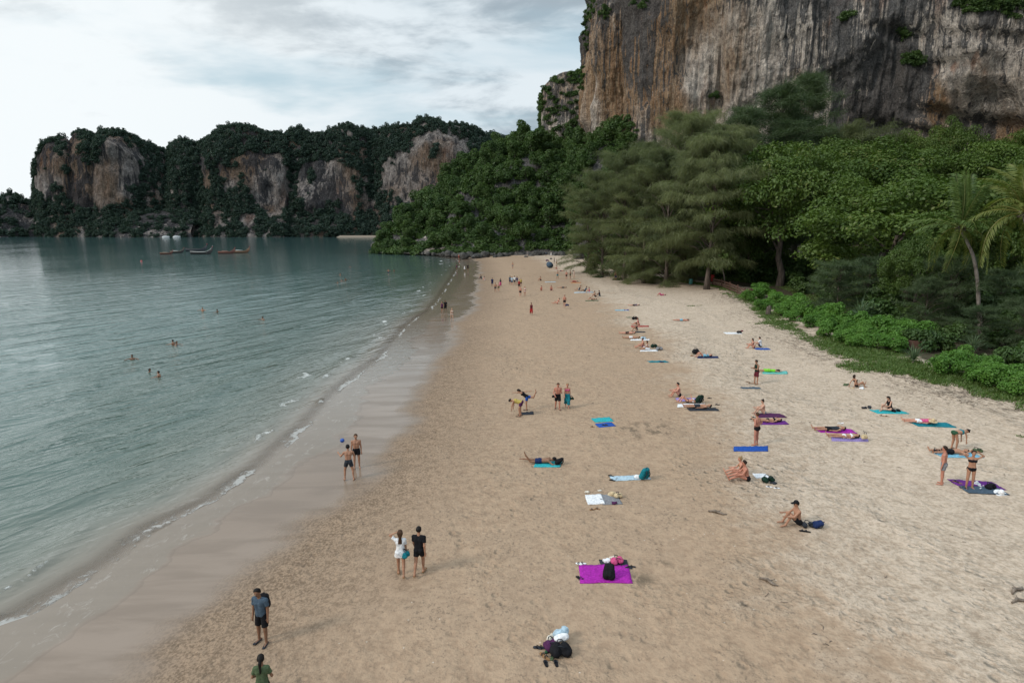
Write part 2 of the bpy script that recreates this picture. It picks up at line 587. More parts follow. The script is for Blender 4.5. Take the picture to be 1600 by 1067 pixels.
# ------------------------------------------------------------------ the sea
def sea_material():
    m, nt, bs, out = new_mat('sea_water')
    P = nt.n('ShaderNodeNewGeometry').outputs['Position']
    dep = nt.attr('depth').outputs['Fac']
    foam = nt.attr('foam').outputs['Fac']
    sepn = nt.n('ShaderNodeSeparateXYZ', {0: P})
    patch = nt.noise(nt.vmul(P, (0.05, 0.02, 0.0)), 1.0, 4, 0.6)
    dd = nt.math('ADD', dep, nt.math('MULTIPLY', nt.math('SUBTRACT', patch, 0.5), 0.6))
    c = nt.mix(nt.ss(dep, 0.0, 0.22), (0.22, 0.175, 0.135), (0.160, 0.165, 0.135))
    c = nt.mix(nt.ss(dd, 0.05, 0.62), c, (0.080, 0.120, 0.100))
    c = nt.mix(nt.ss(dd, 0.5, 2.0), c, (0.105, 0.168, 0.154))
    c = nt.mix(nt.ss(sepn.outputs[1], 90.0, 420.0), c, (0.045, 0.088, 0.088))
    nz = nt.noise(nt.vmul(P, (1.0, 0.6, 1.0)), 3.4, 6, 0.78, 1.0)
    nz2 = nt.noise(nt.vmul(P, (1.3, 0.5, 1.0)), 0.8, 4, 0.6, 0.8)
    lace = nt.math('ADD', nt.math('MULTIPLY', nz, 0.72), nt.math('MULTIPLY', nz2, 0.28))
    sdn = nt.math('DIVIDE', dep, 0.055)
    e1 = nt.noise(nt.vmul(P, (0.35, 0.35, 0.0)), 1.0, 4, 0.6)
    e2 = nt.noise(nt.vmul(P, (1.5, 1.5, 0.0)), 1.0, 4, 0.65)
    e = nt.math('ADD', sdn, nt.math('ADD', nt.math('MULTIPLY', nt.math('SUBTRACT', e1, 0.5), 1.5), nt.math('MULTIPLY', nt.math('SUBTRACT', e2, 0.5), 0.7)))
    pw = nt.ss(nt.noise(nt.vmul(P, (0.0, 0.13, 0.0)), 1.0, 3, 0.5), 0.36, 0.62, 0.22, 1.0)
    tail = nt.ss(sepn.outputs[1], 20.0, 80.0, 1.5, 0.6)
    lead = nt.math('MULTIPLY', nt.ss(e, -0.08, 0.12), nt.math('POWER', 2.718, nt.math('MULTIPLY', nt.math('DIVIDE', nt.math('MAXIMUM', nt.math('SUBTRACT', e, 0.12), 0.0), tail), -1.6)))
    lead = nt.math('MULTIPLY', lead, pw)
    # a second, broken line of froth where the next small wave collapses
    e3 = nt.math('SUBTRACT', nt.math('ADD', sdn, nt.math('MULTIPLY', nt.math('SUBTRACT', e1, 0.5), 3.0)), 3.1)
    w2 = nt.math('MULTIPLY', nt.ss(e3, -0.15, 0.05), nt.ss(e3, 0.05, 1.2, 1.0, 0.0))
    w2 = nt.math('MULTIPLY', w2, nt.ss(nt.noise(nt.vmul(P, (0.0, 0.22, 0.0)), 1.0, 3, 0.5), 0.52, 0.66, 0.0, 0.7))
    foam = nt.math('MAXIMUM', foam, nt.math('MAXIMUM', lead, w2))
    fm = nt.ss(nt.math('ADD', lace, nt.math('MULTIPLY', foam, 0.44)), 0.66, 0.86)
    fm = nt.math('MULTIPLY', fm, nt.ss(foam, 0.02, 0.45, 0.0, 0.66))
    c = nt.mix(fm, c, (0.66, 0.66, 0.63))
    nt.set(bs.inputs['Base Color'], c)
    nt.set(bs.inputs['Roughness'], nt.mix(fm, (0.06,) * 3, (0.7,) * 3))
    bs.inputs['IOR'].default_value = 1.33
    # ripples: short crests lying along the shore, with a second set across them
    far = nt.ss(sepn.outputs[1], 35.0, 190.0, 1.0, 0.20)
    rot = nt.n('ShaderNodeMapping', {0: P})
    rot.inputs['Rotation'].default_value = (0, 0, R(24))
    v = rot.outputs[0]

    def crest(vec, sc, sharp, dist, det=3):
        """long-crested ripples with narrow tops"""
        x = nt.noise(nt.vmul(vec, sc), 1.0, det, 0.5, dist)
        x = nt.math('SUBTRACT', 1.0, nt.math('MULTIPLY', nt.math('ABSOLUTE', nt.math('SUBTRACT', x, 0.5)), 4.0), clamp=True)
        return nt.math('POWER', x, sharp)
    rot2 = nt.n('ShaderNodeMapping', {0: P})
    rot2.inputs['Rotation'].default_value = (0, 0, R(46))
    c_big = crest(v, (0.24, 0.045, 1.0), 2.2, 0.5)
    c_mid = crest(v, (0.75, 0.16, 1.0), 1.8, 0.5)
    c_sml = crest(rot2.outputs[0], (1.7, 0.45, 1.0), 1.5, 0.4)
    soft = nt.noise(nt.vmul(v, (1.6, 0.7, 1.0)), 1.0, 3, 0.55, 0.4)
    calm = nt.ss(nt.noise(nt.vmul(P, (0.028, 0.012, 0.0)), 1.0, 3, 0.5), 0.36, 0.58, 0.55, 1.0)
    h = nt.math('ADD', nt.math('MULTIPLY', c_big, nt.ss(sepn.outputs[1], 25.0, 90.0, 0.10, 0.42)), nt.math('MULTIPLY', c_mid, 0.15))
    h = nt.math('ADD', h, nt.math('ADD', nt.math('MULTIPLY', c_sml, 0.055), nt.math('MULTIPLY', soft, 0.10)))
    shoal = nt.ss(dep, 0.02, 0.32, 0.25, 1.0)
    h = nt.math('MULTIPLY', h, nt.math('MULTIPLY', nt.math('MULTIPLY', far, calm), shoal))
    h = nt.math('ADD', h, nt.math('MULTIPLY', fm, 0.10))
    nt.set(bs.inputs['Normal'], nt.bump(h, 1.0, 0.48))
    nt.set(bs.inputs['Alpha'], nt.math('MAXIMUM', nt.ss(dep, -0.002, 0.09, 0.0, 1.0), fm))
    return m


MAT['sea'] = sea_material()
sa = angles(-2.2, 1.1, 620, 0.76, 0.9)
sx, sy = polar(7.0, 900.0, 560, sa)
sd = -shore_d(sx, sy)                    # metres seaward of the edge
q3 = np.stack([sx, sy, 0 * sx], -1)
env = np.clip((sd + 0.2) / 5.0, 0, 1)
far_fade = np.clip(1.30 - np.hypot(sx, sy) / 200.0, 0.1, 1)
ph = sd + 0.20 * sy + 2.2 * fbm(q3 / 14.0, 3, 31)
amp = 0.55 + 0.9 * (fbm(q3 / np.array([9.0, 22.0, 1.0]), 3, 33))
swell = np.maximum(amp, 0) * (np.sin(2 * math.pi * ph / 5.6) * 0.07 + np.sin(2 * math.pi * (ph * 0.9 + 0.4 * sy) / 3.1 + 1.0) * 0.02)
rotq = np.stack([sx * math.cos(R(24)) - sy * math.sin(R(24)), sx * math.sin(R(24)) + sy * math.cos(R(24)), 0 * sx], -1)
chop = fbm(rotq / np.array([1.3, 7.0, 1.0]), 3, 41) * 0.025 + fbm(rotq / np.array([3.2, 15.0, 1.0]), 2, 42) * 0.06
zz_ = env * far_fade * (swell + chop)
# small breakers rolling in: crest line a few metres out, its height coming and going along the shore
foam = np.zeros_like(sx)
edge = fbm(np.stack([0 * sx, sy / 2.6, 0 * sx + 3.0], -1), 4, 51) * 0.55
ed = sd + edge
lead = np.clip(fbm(np.stack([0 * sx, sy / 7.0, 0 * sx + 8.0], -1), 3, 52) * 1.5 + 0.85, 0.32, 1)
near_w = np.clip(1.25 - sy / 60.0, 0.35, 1)
zz_ += 0.035 * np.exp(-((ed - 0.25) / 0.22) ** 2) * lead
BREAK_PX = [(475, 588, 1.5, 0.45), (508, 590, 0.8, 0.3), (541, 563, 0.8, 0.3), (600, 503, 1.6, 0.35), (594, 528, 0.9, 0.3), (630, 489, 0.8, 0.25),
            (411, 680, 1.5, 0.28), (688, 408, 2.2, 0.8), (690, 413, 1.6, 0.8), (655, 455, 1.2, 0.4), (672, 442, 1.0, 0.3), (501, 628, 0.7, 0.22), (660, 449, .8, .3), (40, 905, 1.4, 0.14), (240, 828, 0.9, 0.22)]
for (px, py, ly, lx) in BREAK_PX:
    r = ray(px, py)
    t = CAM_H / -r[2]
    bx, by = r[0] * t, r[1] * t
    wig = fbm(np.stack([sx * 0, sy / 0.8, sx * 0 + px], -1), 3, 55) * lx * 1.3
    g = np.exp(-((sy - by) / ly) ** 2 - ((sx - bx - wig - 0.10 * (sy - by)) / lx) ** 2)
    foam = np.maximum(foam, g * (0.95 + 0.5 * fbm(q3 / 0.45, 2, 56)))
    zz_ = zz_ + 0.11 * g
# a second low crest outside the first
for (off, hh, wid) in ((2.6, 0.12, 0.4), (5.4, 0.20, 0.6), (9.2, 0.22, 0.8), (14.0, 0.18, 1.0), (20.0, .16, 1.2)):
    wv = np.clip(fbm(np.stack([0 * sx + off, sy / 16.0, 0 * sx + off], -1), 3, 60) * 1.4 + 0.5, 0, 1)
    e2 = sd + 1.2 * fbm(np.stack([0 * sx, sy / 12.0, 0 * sx + off], -1), 3, 61) - off
    zz_ += hh * wv * far_fade * np.where(e2 > 0, np.exp(-(e2 / (wid * 2.2)) ** 2), np.exp(-(e2 / wid) ** 2))
bed = np.maximum(sd, -0.6) * 0.055
me = make_mesh('sea', np.stack([sx, sy, zz_], -1).reshape(-1, 3), grid_faces(*sx.shape, flip=True),
               {'depth': bed.ravel(), 'foam': np.clip(foam, 0, 1.2).ravel()}, True, [MAT['sea']])
# trim the part that would lie under dry land
keep_v = (sd.ravel() > -1.6)
bmf = grid_faces(*sx.shape, flip=True)
bmf = bmf[keep_v[bmf].all(1)]
used = np.unique(bmf)
remap = np.full(sx.size, -1)
remap[used] = np.arange(len(used))
bpy.data.meshes.remove(me)
me = make_mesh('sea', np.stack([sx, sy, zz_], -1).reshape(-1, 3)[used], remap[bmf],
               {'depth': bed.ravel()[used], 'foam': np.clip(foam, 0, 1.2).ravel()[used]}, True, [MAT['sea']])
tag(link('sea', me), kind='structure')
# open water out to the horizon
oa = np.linspace(-2.2, 1.1, 60)
ox, oy = polar(899.0, 30000.0, 30, oa)
me = make_mesh('open_sea', np.stack([ox, oy, 0 * ox - 0.004], -1).reshape(-1, 3), grid_faces(*ox.shape, flip=True),
               {'depth': np.full(ox.size, 6.0), 'foam': np.zeros(ox.size)}, True, [MAT['sea']])
tag(link('sea', me), kind='structure')


# ------------------------------------------------------------------ limestone
def rock_material(name, streak, warm=1.0, scale=1.0, tint=(1, 1, 1)):
    """vertical tufa streaks: black-grey run-off over ochre, tan and pale grey limestone"""
    m, nt, bs, out = new_mat(name)
    P = nt.n('ShaderNodeNewGeometry').outputs['Position']
    rock = nt.attr('ochre').outputs['Fac']
    s = 1.0 / scale
    nb = nt.noise(nt.vmul(P, (s, s, s * 0.6)), 0.045, 4, 0.55, 0.5)
    n1 = nt.noise(nt.vmul(P, (s, s, s * streak)), 0.42, 6, 0.66, 0.6)
    n2 = nt.noise(nt.vmul(P, (s, s, s * streak * 0.6)), 1.25, 5, 0.66, 0.4)
    n3 = nt.noise(nt.vmul(P, (s, s, s * 0.7)), 0.55, 6, 0.66, 0.3)
    nf = nt.noise(P, 2.2 * s, 4, 0.65)
    base = nt.mix(nt.ss(n3, 0.34, 0.66), (0.42, 0.375, 0.33), (0.66, 0.585, 0.51))
    och = nt.mix(nt.ss(n2, 0.35, 0.65), (0.29, 0.175, 0.100), (0.40, 0.285, 0.185))
    och_f = nt.math('MULTIPLY', nt.ss(nt.math('ADD', nt.math('MULTIPLY', nb, 0.75), nt.math('ADD', nt.math('MULTIPLY', rock, 0.42), nt.math('MULTIPLY', n1, 0.25))), 0.70, 0.96), warm)
    c = nt.mix(och_f, base, och)
    rust = nt.math('MULTIPLY', nt.ss(nt.noise(nt.vmul(P, (s, s, s * 0.5)), 0.085, 4, 0.55, 0.6), 0.60, 0.70), 0.55 * warm)
    c = nt.mix(rust, c, (0.30, 0.125, 0.062))
    pale = nt.math('MULTIPLY', nt.ss(n2, 0.57, 0.70), nt.ss(n1, 0.44, 0.58))
    c = nt.mix(nt.math('MULTIPLY', pale, 0.65), c, (0.46, 0.44, 0.41))
    n4 = nt.noise(nt.vmul(P, (s, s, s * streak * 0.35)), 2.6, 4, 0.6, 0.3)
    c = nt.mix(nt.math('MULTIPLY', nt.ss(n4, 0.60, 0.68), 0.45), c, (0.52, 0.50, 0.47))
    c = nt.mix(nt.math('MULTIPLY', nt.ss(n4, 0.33, 0.41, 1.0, 0.0), 0.60), c, (0.075, 0.072, 0.070))
    dark_f = nt.attr('dark').outputs['Fac']
    dk = nt.math('ADD', nt.math('MULTIPLY', n1, 0.62), nt.math('MULTIPLY', n2, 0.38))
    dk = nt.ss(nt.math('ADD', dk, nt.math('MULTIPLY', nt.math('SUBTRACT', dark_f, 0.5), 0.26)), 0.505, 0.55)
    c = nt.mix(nt.math('MULTIPLY', dk, 0.85), c, nt.mix(nf, (0.045, 0.049, 0.054), (0.110, 0.114, 0.120)))
    c = nt.mix(1.0, c, nt.mix(nt.ss(nt.math('ADD', nt.math('MULTIPLY', nf, 0.55), nt.math('MULTIPLY', n3, 0.45)), 0.36, 0.62), (0.55, 0.55, 0.56), (1.22, 1.20, 1.18)), 'MULTIPLY')
    c = nt.mix(1.0, c, tint, 'MULTIPLY')
    nt.set(bs.inputs['Base Color'], c)
    bs.inputs['Roughness'].default_value = 0.95
    bs.inputs['Specular IOR Level'].default_value = 0.12
    h = nt.math('ADD', nt.math('MULTIPLY', n2, 0.9), nt.math('MULTIPLY', n3, 0.9))
    h = nt.math('ADD', h, nt.math('MULTIPLY', n1, 1.0))
    h = nt.math('ADD', h, nt.math('MULTIPLY', nf, 0.25))
    nt.set(bs.inputs['Normal'], nt.bump(h, 1.0, 2.2 * scale))
    return m


MAT['cliff'] = rock_material('streaked_limestone', 0.055, 1.0, 1.0)
MAT['far_cliff'] = rock_material('distant_limestone', 0.09, 0.85, 2.6, (0.47, 0.47, 0.50))  # tint carries a slight painted-in blue of distance, no air is built
MAT['tower_cliff'] = rock_material('grey_limestone', 0.07, 0.9, 1.4)


def soil_material():
    m, nt, bs, out = new_mat('forest_floor')
    P = nt.n('ShaderNodeNewGeometry').outputs['Position']
    n = nt.noise(P, 0.6, 5, 0.6)
    nt.set(bs.inputs['Base Color'], nt.mix(nt.ss(n, 0.35, 0.65), (0.016, 0.026, 0.010), (0.038, 0.052, 0.020)))
    bs.inputs['Roughness'].default_value = 1.0
    bs.inputs['Specular IOR Level'].default_value = 0.0
    return m


MAT['floor'] = soil_material()


def in_poly(px, py, poly):
    c = np.zeros(px.shape, bool)
    n = len(poly)
    for i in range(n):
        x0, y0 = poly[i]
        x1, y1 = poly[(i + 1) % n]
        cond = ((y0 > py) != (y1 > py)) & (px < (x1 - x0) * (py - y0) / ((y1 - y0) + 1e-9) + x0)
        c ^= cond
    return c


def to_px(x, y, z):
    zc = y * CP - (z - CAM_H) * SP
    yc = y * SP + (z - CAM_H) * CP
    return 800 + 980 * x / zc, 533.5 - 980 * yc / zc


class Hill:
    """a limestone hill as one surface: shore, wooded skirt, wall, domed top, back slope. cols: (px, D_base, D_top, skyline_py)"""

    def __init__(self, cols, nu, nv, skirt, wall, z0=0.0, rough=5.0, trees=6.0, seed=1, back=1.6, profile=None):
        c = np.array(cols, float)
        # arc parameter over columns so that near-vertical steps get their own columns
        s = np.concatenate([[0], np.cumsum(np.hypot(np.diff(c[:, 0]), np.diff(c[:, 3])) + 1e-3 + 0.3 * np.abs(np.diff(c[:, 1])))])
        u = np.linspace(0, s[-1], nu)
        px, Db, Dt, sk = (np.interp(u, s, c[:, k]) for k in range(4))
        if c.shape[1] > 4:
            skirt = np.interp(u, s, c[:, 4])
        if c.shape[1] > 5:
            wall = np.interp(u, s, c[:, 5])
        zt = np.array([z_at(a, b) for a, b in zip(sk, Dt)]) - trees
        zt = np.maximum(zt, 2.0)
        # profile: (share of the way from base to top distance, share of height)
        sv = np.linspace(0, 1, nv)
        skirt = np.broadcast_to(np.asarray(skirt, float), u.shape)[:, None]
        wall = np.broadcast_to(np.asarray(wall, float), u.shape)[:, None]
        kv = np.array([0.0, 0.30, 0.68, 0.88, 1.0])
        V = sv[None, :]
        hd = np.where(V < 0.30, V / 0.30 * 0.34, np.where(V < 0.68, 0.34 + (V - 0.30) / 0.38 * 0.16,
                      np.where(V < 0.88, 0.50 + ((V - 0.68) / 0.20) * 0.5, 1.0 + (V - 0.88) / 0.12 * back)))
        tt = np.clip((V - 0.68) / 0.20, 0, 1)
        hz = np.where(V < 0.30, (V / 0.30) ** 0.85 * skirt, np.where(V < 0.68, skirt + (V - 0.30) / 0.38 * (wall - skirt),
                      np.where(V < 0.88, wall + np.sin(tt * math.pi / 2) * (1 - wall), 1.0 - ((V - 0.88) / 0.12) ** 1.4 * 1.02)))
        D = Db[:, None] + hd * (Dt - Db)[:, None]
        Z = z0 + hz * (zt - z0)[:, None]
        X = (px[:, None] - 800) / 980 * (D * CP - (Z - CAM_H) * SP)
        P = np.stack([X, D, Z], -1)
        n = fbm(P / (rough * 7.0), 4, seed)
        n2 = fbm(P / np.array([rough * 1.6, rough * 1.6, rough * 7.0]), 4, seed + 5)
        edge = np.clip(V / 0.06, 0, 1) * np.ones_like(D)
        P[..., 1] += edge * (n * rough * 1.7 + n2 * rough * 1.0)
        P[..., 0] += edge * (fbm(P / (rough * 5.0), 3, seed + 9) * rough * 0.5)
        self.P, self.V = P, V * np.ones_like(D)
        self.F = grid_faces(nu, nv, flip=False)
        self.nu, self.nv = nu, nv

    def sample(self, n, keep, seed, zmin=None):
        """n random points on the surface where keep(px, py, pos, v) holds"""
        rng = np.random.default_rng(seed)
        P = self.P.reshape(-1, 3)
        f = self.F
        a = np.linalg.norm(np.cross(P[f[:, 1]] - P[f[:, 0]], P[f[:, 3]] - P[f[:, 0]]), axis=1)
        idx = rng.choice(len(f), n * 3, p=a / a.sum())
        s, t = rng.random((2, n * 3, 1))
        A, B, C, D = (P[f[idx, k]] for k in range(4))
        q = A * (1 - s) * (1 - t) + B * s * (1 - t) + C * s * t + D * (1 - s) * t
        v = self.V.reshape(-1)[f[idx, 0]]
        px, py = to_px(q[:, 0], q[:, 1], q[:, 2])
        k = keep(px, py, q, v)
        q = q[k][:n]
        return q


def jitter_px(px, py, q, amp, seed, sc):
    return px + amp * fbm(q / sc, 3, seed), py + amp * fbm(q / sc, 3, seed + 3)


# far shore: the long wall of wooded limestone across the bay
FAR_SK = [(-420, 330), (-300, 318), (-180, 300), (-90, 318), (-20, 312), (0, 305), (12, 299), (28, 302), (44, 308), (70, 306), (120, 315), (200, 322), (300, 318)]
far_low = Hill([(a, 628 + 20 * math.sin(a * .02), 700, b - 0) for a, b in FAR_SK], 200, 60, 0.55, 0.8, seed=101, rough=4.0, trees=4.0)
TOWER = [(57, 720, 800, 300, .22, .80), (56, 690, 760, 262, .22, .80), (55, 655, 715, 246, .24, .86), (62, 640, 705, 234, .24, .86), (74, 635, 700, 216, .24, .86), (85, 632, 700, 211, .24, .86), (105, 630, 700, 209, .24, .84),
         (112, 632, 702, 214, .24, .8), (117, 628, 700, 202, .24, .84), (128, 628, 700, 199, .24, .84), (140, 630, 700, 201, .24, .84), (148, 632, 702, 209, .24, .82), (156, 628, 700, 200, .24, .84),
         (172, 626, 700, 197, .24, .85), (190, 628, 700, 200, .22, .82), (205, 632, 705, 209, .26, .8), (222, 640, 715, 215, .3, .7), (240, 645, 720, 222, .3, .7), (252, 650, 722, 228, .3, .7), (258, 655, 725, 233, .3, .7),
         (267, 650, 720, 224, .3, .7), (274, 645, 715, 216, .3, .7), (290, 640, 712, 213, .3, .7), (304, 642, 715, 216, .3, .7), (312, 640, 715, 225, .28, .7), (320, 632, 705, 211, .26, .72), (331, 628, 700, 203, .26, .72),
         (346, 626, 698, 194, .26, .72), (362, 626, 698, 191, .26, .70), (385, 626, 698, 192, .26, .68), (402, 628, 700, 197, .25, .70), (420, 628, 702, 201, .24, .70), (443, 630, 706, 205, .24, .72), (453, 640, 715, 199, .24, .7),
         (468, 634, 710, 196, .2, .68), (486, 632, 706, 206, .2, .66), (496, 632, 706, 202, .2, .66), (508, 634, 706, 206, .2, .66), (516, 634, 704, 197, .2, .66), (530, 634, 702, 191, .2, .64), (546, 636, 702, 188, .2, .64),
         (562, 640, 706, 194, .2, .64), (580, 646, 712, 199, .24, .64), (595, 640, 710, 196, .26, .62), (608, 630, 705, 192, .26, .66), (640, 625, 700, 190, .26, .72), (653, 624, 698, 184, .26, .74), (666, 622, 696, 179, .26, .76),
         (681, 622, 696, 182, .26, .76), (692, 622, 698, 188, .28, .76), (706, 624, 700, 189, .3, .76), (713, 628, 702, 188, .3, .74), (736, 634, 708, 193, .34, .68), (756, 640, 712, 201, .36, .66), (766, 645, 716, 204, .36, .66),
         (786, 650, 720, 210, .36, .66), (800, 650, 720, 215, .36, .66), (830, 650, 720, 214, .4, .7), (870, 650, 720, 205, .4, .7), (930, 650, 720, 205, .4, .7), (1100, 650, 720, 215, .4, .7), (1300, 650, 720, 240, .4, .7)]
far_hill = Hill(TOWER, 520, 110, 0.25, 0.75, seed=77, rough=5.0, trees=5.0)
FAR_ROCK = [[(57, 306), (56, 248), (76, 222), (96, 236), (101, 302), (85, 312)], [(97, 240), (112, 208), (126, 215), (126, 262), (108, 300)],
            [(100, 275), (150, 255), (168, 214), (206, 214), (216, 250), (206, 305), (180, 322), (130, 324), (104, 305)],
            [(312, 240), (322, 236), (330, 262), (326, 290), (315, 294)], [(345, 270), (372, 262), (380, 292), (352, 290)], [(372, 250), (392, 240), (446, 238), (453, 312), (440, 340), (414, 338), (394, 296)],
            [(466, 256), (520, 247), (541, 262), (560, 300), (556, 342), (544, 336), (530, 314), (505, 320), (490, 332), (464, 312)],
            [(600, 246), (640, 238), (640, 214), (690, 203), (731, 220), (727, 262), (702, 292), (652, 314), (610, 324), (599, 300)],
            [(334, 330), (352, 326), (356, 358), (336, 356)], [(285, 352), (305, 348), (306, 368), (286, 368)], [(223, 302), (233, 302), (232, 318), (224, 318)], [(375, 335), (400, 332), (405, 362), (378, 360)],
            [(-60, 330), (25, 328), (32, 362), (-60, 366)], [(562, 305), (580, 300), (590, 330), (566, 338)]]


def far_rock(px, py, q):
    jx, jy = jitter_px(px, py, q, 12.0, 201, 22.0)
    k = np.zeros(px.shape, bool)
    for poly in FAR_ROCK:
        k |= in_poly(jx, jy, poly)
    return k & (fbm(q / np.array([16.0, 16, 20]), 3, 260) < 0.42)


def hill_object(h, name, mat, o_=0.5, d_=0.5):
    P = h.P.reshape(-1, 3)
    px, py = to_px(P[:, 0], P[:, 1], P[:, 2])
    och = o_ + fbm(P / 40.0, 3, 300)
    dark = d_ + 0.9 * fbm(P / 26.0, 3, 301)
    me = make_mesh(name, P, h.F, {'ochre': och, 'dark': dark}, True, [mat])
    return tag(link(name, me), kind='structure')


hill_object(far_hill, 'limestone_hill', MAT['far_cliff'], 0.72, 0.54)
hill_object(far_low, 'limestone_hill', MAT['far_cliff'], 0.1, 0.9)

# strip of pale sand at the foot of the far hills
mb = MB()
xs = np.linspace(at_depth(528, 622), at_depth(612, 622), 30)
v = [(x, 616 - 3 * math.sin(i / 29 * math.pi), 0.02) for i, x in enumerate(xs)] + [(x, 630, 1.6) for x in xs]
mb.add(v, [(i, i + 1, 31 + i, 30 + i) for i in range(29)])
m, nt, bs, out = new_mat('far_sand')
bs.inputs['Base Color'].default_value = (0.22, 0.175, 0.13, 1)
bs.inputs['Roughness'].default_value = 1.0
tag(mb.build('beach', m), kind='structure')

# the wooded headland that closes the beach
HEAD = [(584, 275, 286, 366), (592, 270, 290, 356), (606, 266, 296, 345), (621, 263, 300, 327), (646, 260, 305, 316), (666, 256, 308, 302), (691, 251, 312, 287), (706, 247, 314, 266), (721, 243, 316, 250),
        (736, 241, 318, 243), (760, 239, 320, 244), (776, 239, 322, 232), (800, 239, 325, 217), (816, 239, 328, 209), (836, 239, 330, 206), (850, 239, 325, 209), (872, 238, 316, 215), (890, 238, 300, 215), (902, 232, 268, 206),
        (916, 228, 258, 200), (931, 225, 250, 192), (946, 222, 246, 190), (962, 219, 243, 190), (976, 216, 239, 192), (986, 213, 233, 196), (996, 207, 222, 226), (1030, 195, 216, 250), (1100, 190, 210, 262), (1200, 185, 205, 262), (1400, 172, 192, 262), (1600, 155, 185, 262), (2000, 120, 150, 262)]
head = Hill(HEAD, 330, 90, 0.42, 0.80, seed=55, rough=2.6, trees=7.5, z0=0.6)
HEAD_ROCK = [[(728, 300), (738, 296), (748, 330), (744, 338), (732, 334)], [(812, 300), (824, 302), (822, 318), (810, 316)], [(850, 335), (862, 330), (866, 348), (852, 350)]]


def head_rock(px, py, q):
    k = np.zeros(px.shape, bool)
    for poly in HEAD_ROCK:
        k |= in_poly(px, py, poly)
    return k


ho = hill_object(head, 'wooded_headland', MAT['tower_cliff'], -0.1, 1.0)

# grey tower behind the main wall, its left side and top
TOW2 = [(853, 410, 425, 215, .2, .55), (848, 372, 392, 150, .2, .62), (845, 352, 372, 140, .2, .62), (850, 345, 368, 124, .2, .62), (860, 342, 366, 114, .2, .64), (872, 340, 364, 106, .2, .66), (884, 340, 364, 103, .2, .66),
        (896, 340, 364, 101, .2, .66), (908, 340, 364, 103, .2, .66), (930, 340, 364, 108, .2, .7), (1000, 340, 364, 120, .2, .7)]
tower2 = Hill(TOW2, 130, 110, 0.2, 0.65, seed=91, rough=3.0, trees=3.0)
hill_object(tower2, 'limestone_tower', MAT['tower_cliff'], 0.8, 0.5)


# ------------------------------------------------------------------ the great wall above the trees
WALL_PLAN = [(917, 345), (919, 300), (921, 268), (928, 258), (945, 254), (975, 250), (984, 247), (988, 232), (1000, 225), (1040, 219), (1100, 214), (1180, 210), (1260, 206), (1330, 201), (1400, 196),
             (1470, 188), (1540, 180), (1600, 172), (1700, 158), (1850, 140), (2050, 118), (2400, 95)]
wp = np.array([(((px - 800) / 980) * (D * CP), D) for px, D in WALL_PLAN])
ws = np.concatenate([[0], np.cumsum(np.hypot(*np.diff(wp, axis=0).T))])
NU, NVW = 900, 330
wu = np.linspace(0, ws[-1], NU)
WX, WY = np.interp(wu, ws, wp[:, 0]), np.interp(wu, ws, wp[:, 1])
tx, ty = np.gradient(WX), np.gradient(WY)
k9 = np.ones(15) / 15
tx, ty = np.convolve(np.pad(tx, 7, 'edge'), k9, 'valid'), np.convolve(np.pad(ty, 7, 'edge'), k9, 'valid')
ln = np.hypot(tx, ty)
nx, ny = -ty / ln, tx / ln
flip = np.where(ny > 0, -1, 1)
nx, ny = np.where(np.arange(NU) < 60, -np.abs(nx), nx * flip), ny * flip
WZ = np.linspace(-2, 150, NVW)
S, Z = np.meshgrid(wu, WZ, indexing='ij')
q = np.stack([S, 0 * S, Z], -1)
lean = 0.10 * fbm(q / np.array([60.0, 1, 90.0]), 3, 401) * 30
rib = fbm(q / np.array([6.0, 1, 60.0]), 5, 402, 0.6) * 3.2
rib2 = -np.abs(fbm(q / np.array([2.4, 1, 30.0]), 4, 403, 0.6)) * 2.6
knob = fbm(q / np.array([5.0, 1, 6.0]), 5, 404, 0.62) * 1.7
band = np.clip(fbm(q / np.array([30.0, 1, 16.0]), 4, 405) * 3 - 0.35, 0, 1) * -3.2
bulge = np.clip(fbm(q / np.array([20.0, 1, 34.0]), 3, 406) * 4.0, -1, 1) * 3.2
off = lean + rib + rib2 + knob + band + bulge + np.clip((Z - 30) / 60, 0, 1) * 3.0
# caves and scoops low on the wall
for (px, py, rx, rz, dep) in ((1533, 165, 7, 6, 7.0), (1545, 200, 10, 4, 5.0), (1460, 178, 7, 2.5, 4), (1410, 205, 13, 3.0, 3.5), (1490, 215, 8, 3, 4), (975, 165, 3.5, 5, 3.0), (1575, 215, 14, 5, 5.0), (1385, 90, 5, 7, 2.5), (1380, 55, 7, 2, 2.5), (1550, 60, 12, 2, 2.5), (1200, 210, 5, 4, 3), (1120, 165, 4, 6, 2.0)):
    j = np.argmin(np.abs(to_px(WX, WY, 40 + 0 * WX)[0] - px))
    cz = z_at(py, WY[j])
    off -= dep * np.exp(-(((S - wu[j]) / rx) ** 2 + ((Z - cz + 0.25 * (S - wu[j])) / rz) ** 2) ** 1.5)
VX = WX[:, None] + nx[:, None] * off
VY = WY[:, None] + ny[:, None] * off
P = np.stack([VX, VY, Z], -1).reshape(-1, 3)
px, py = to_px(P[:, 0], P[:, 1], P[:, 2])
och = 0.45 + 0.8 * fbm(q.reshape(-1, 3) / np.array([22.0, 1, 40.0]), 3, 410)
och += 0.95 * np.exp(-((px - 965) / 75) ** 2 - ((py - 130) / 130) ** 2) + 0.9 * np.exp(-((px - 1465) / 16) ** 2 - ((py - 165) / 30) ** 2) + 0.55 * np.exp(-((px - 1050) / 40) ** 2 - ((py - 190) / 60) ** 2)
och += 0.5 * np.exp(-((px - 1585) / 40) ** 2 - ((py - 220) / 14) ** 2)
dark = 0.47 + 0.9 * fbm(q.reshape(-1, 3) / np.array([18.0, 1, 50.0]), 3, 411)
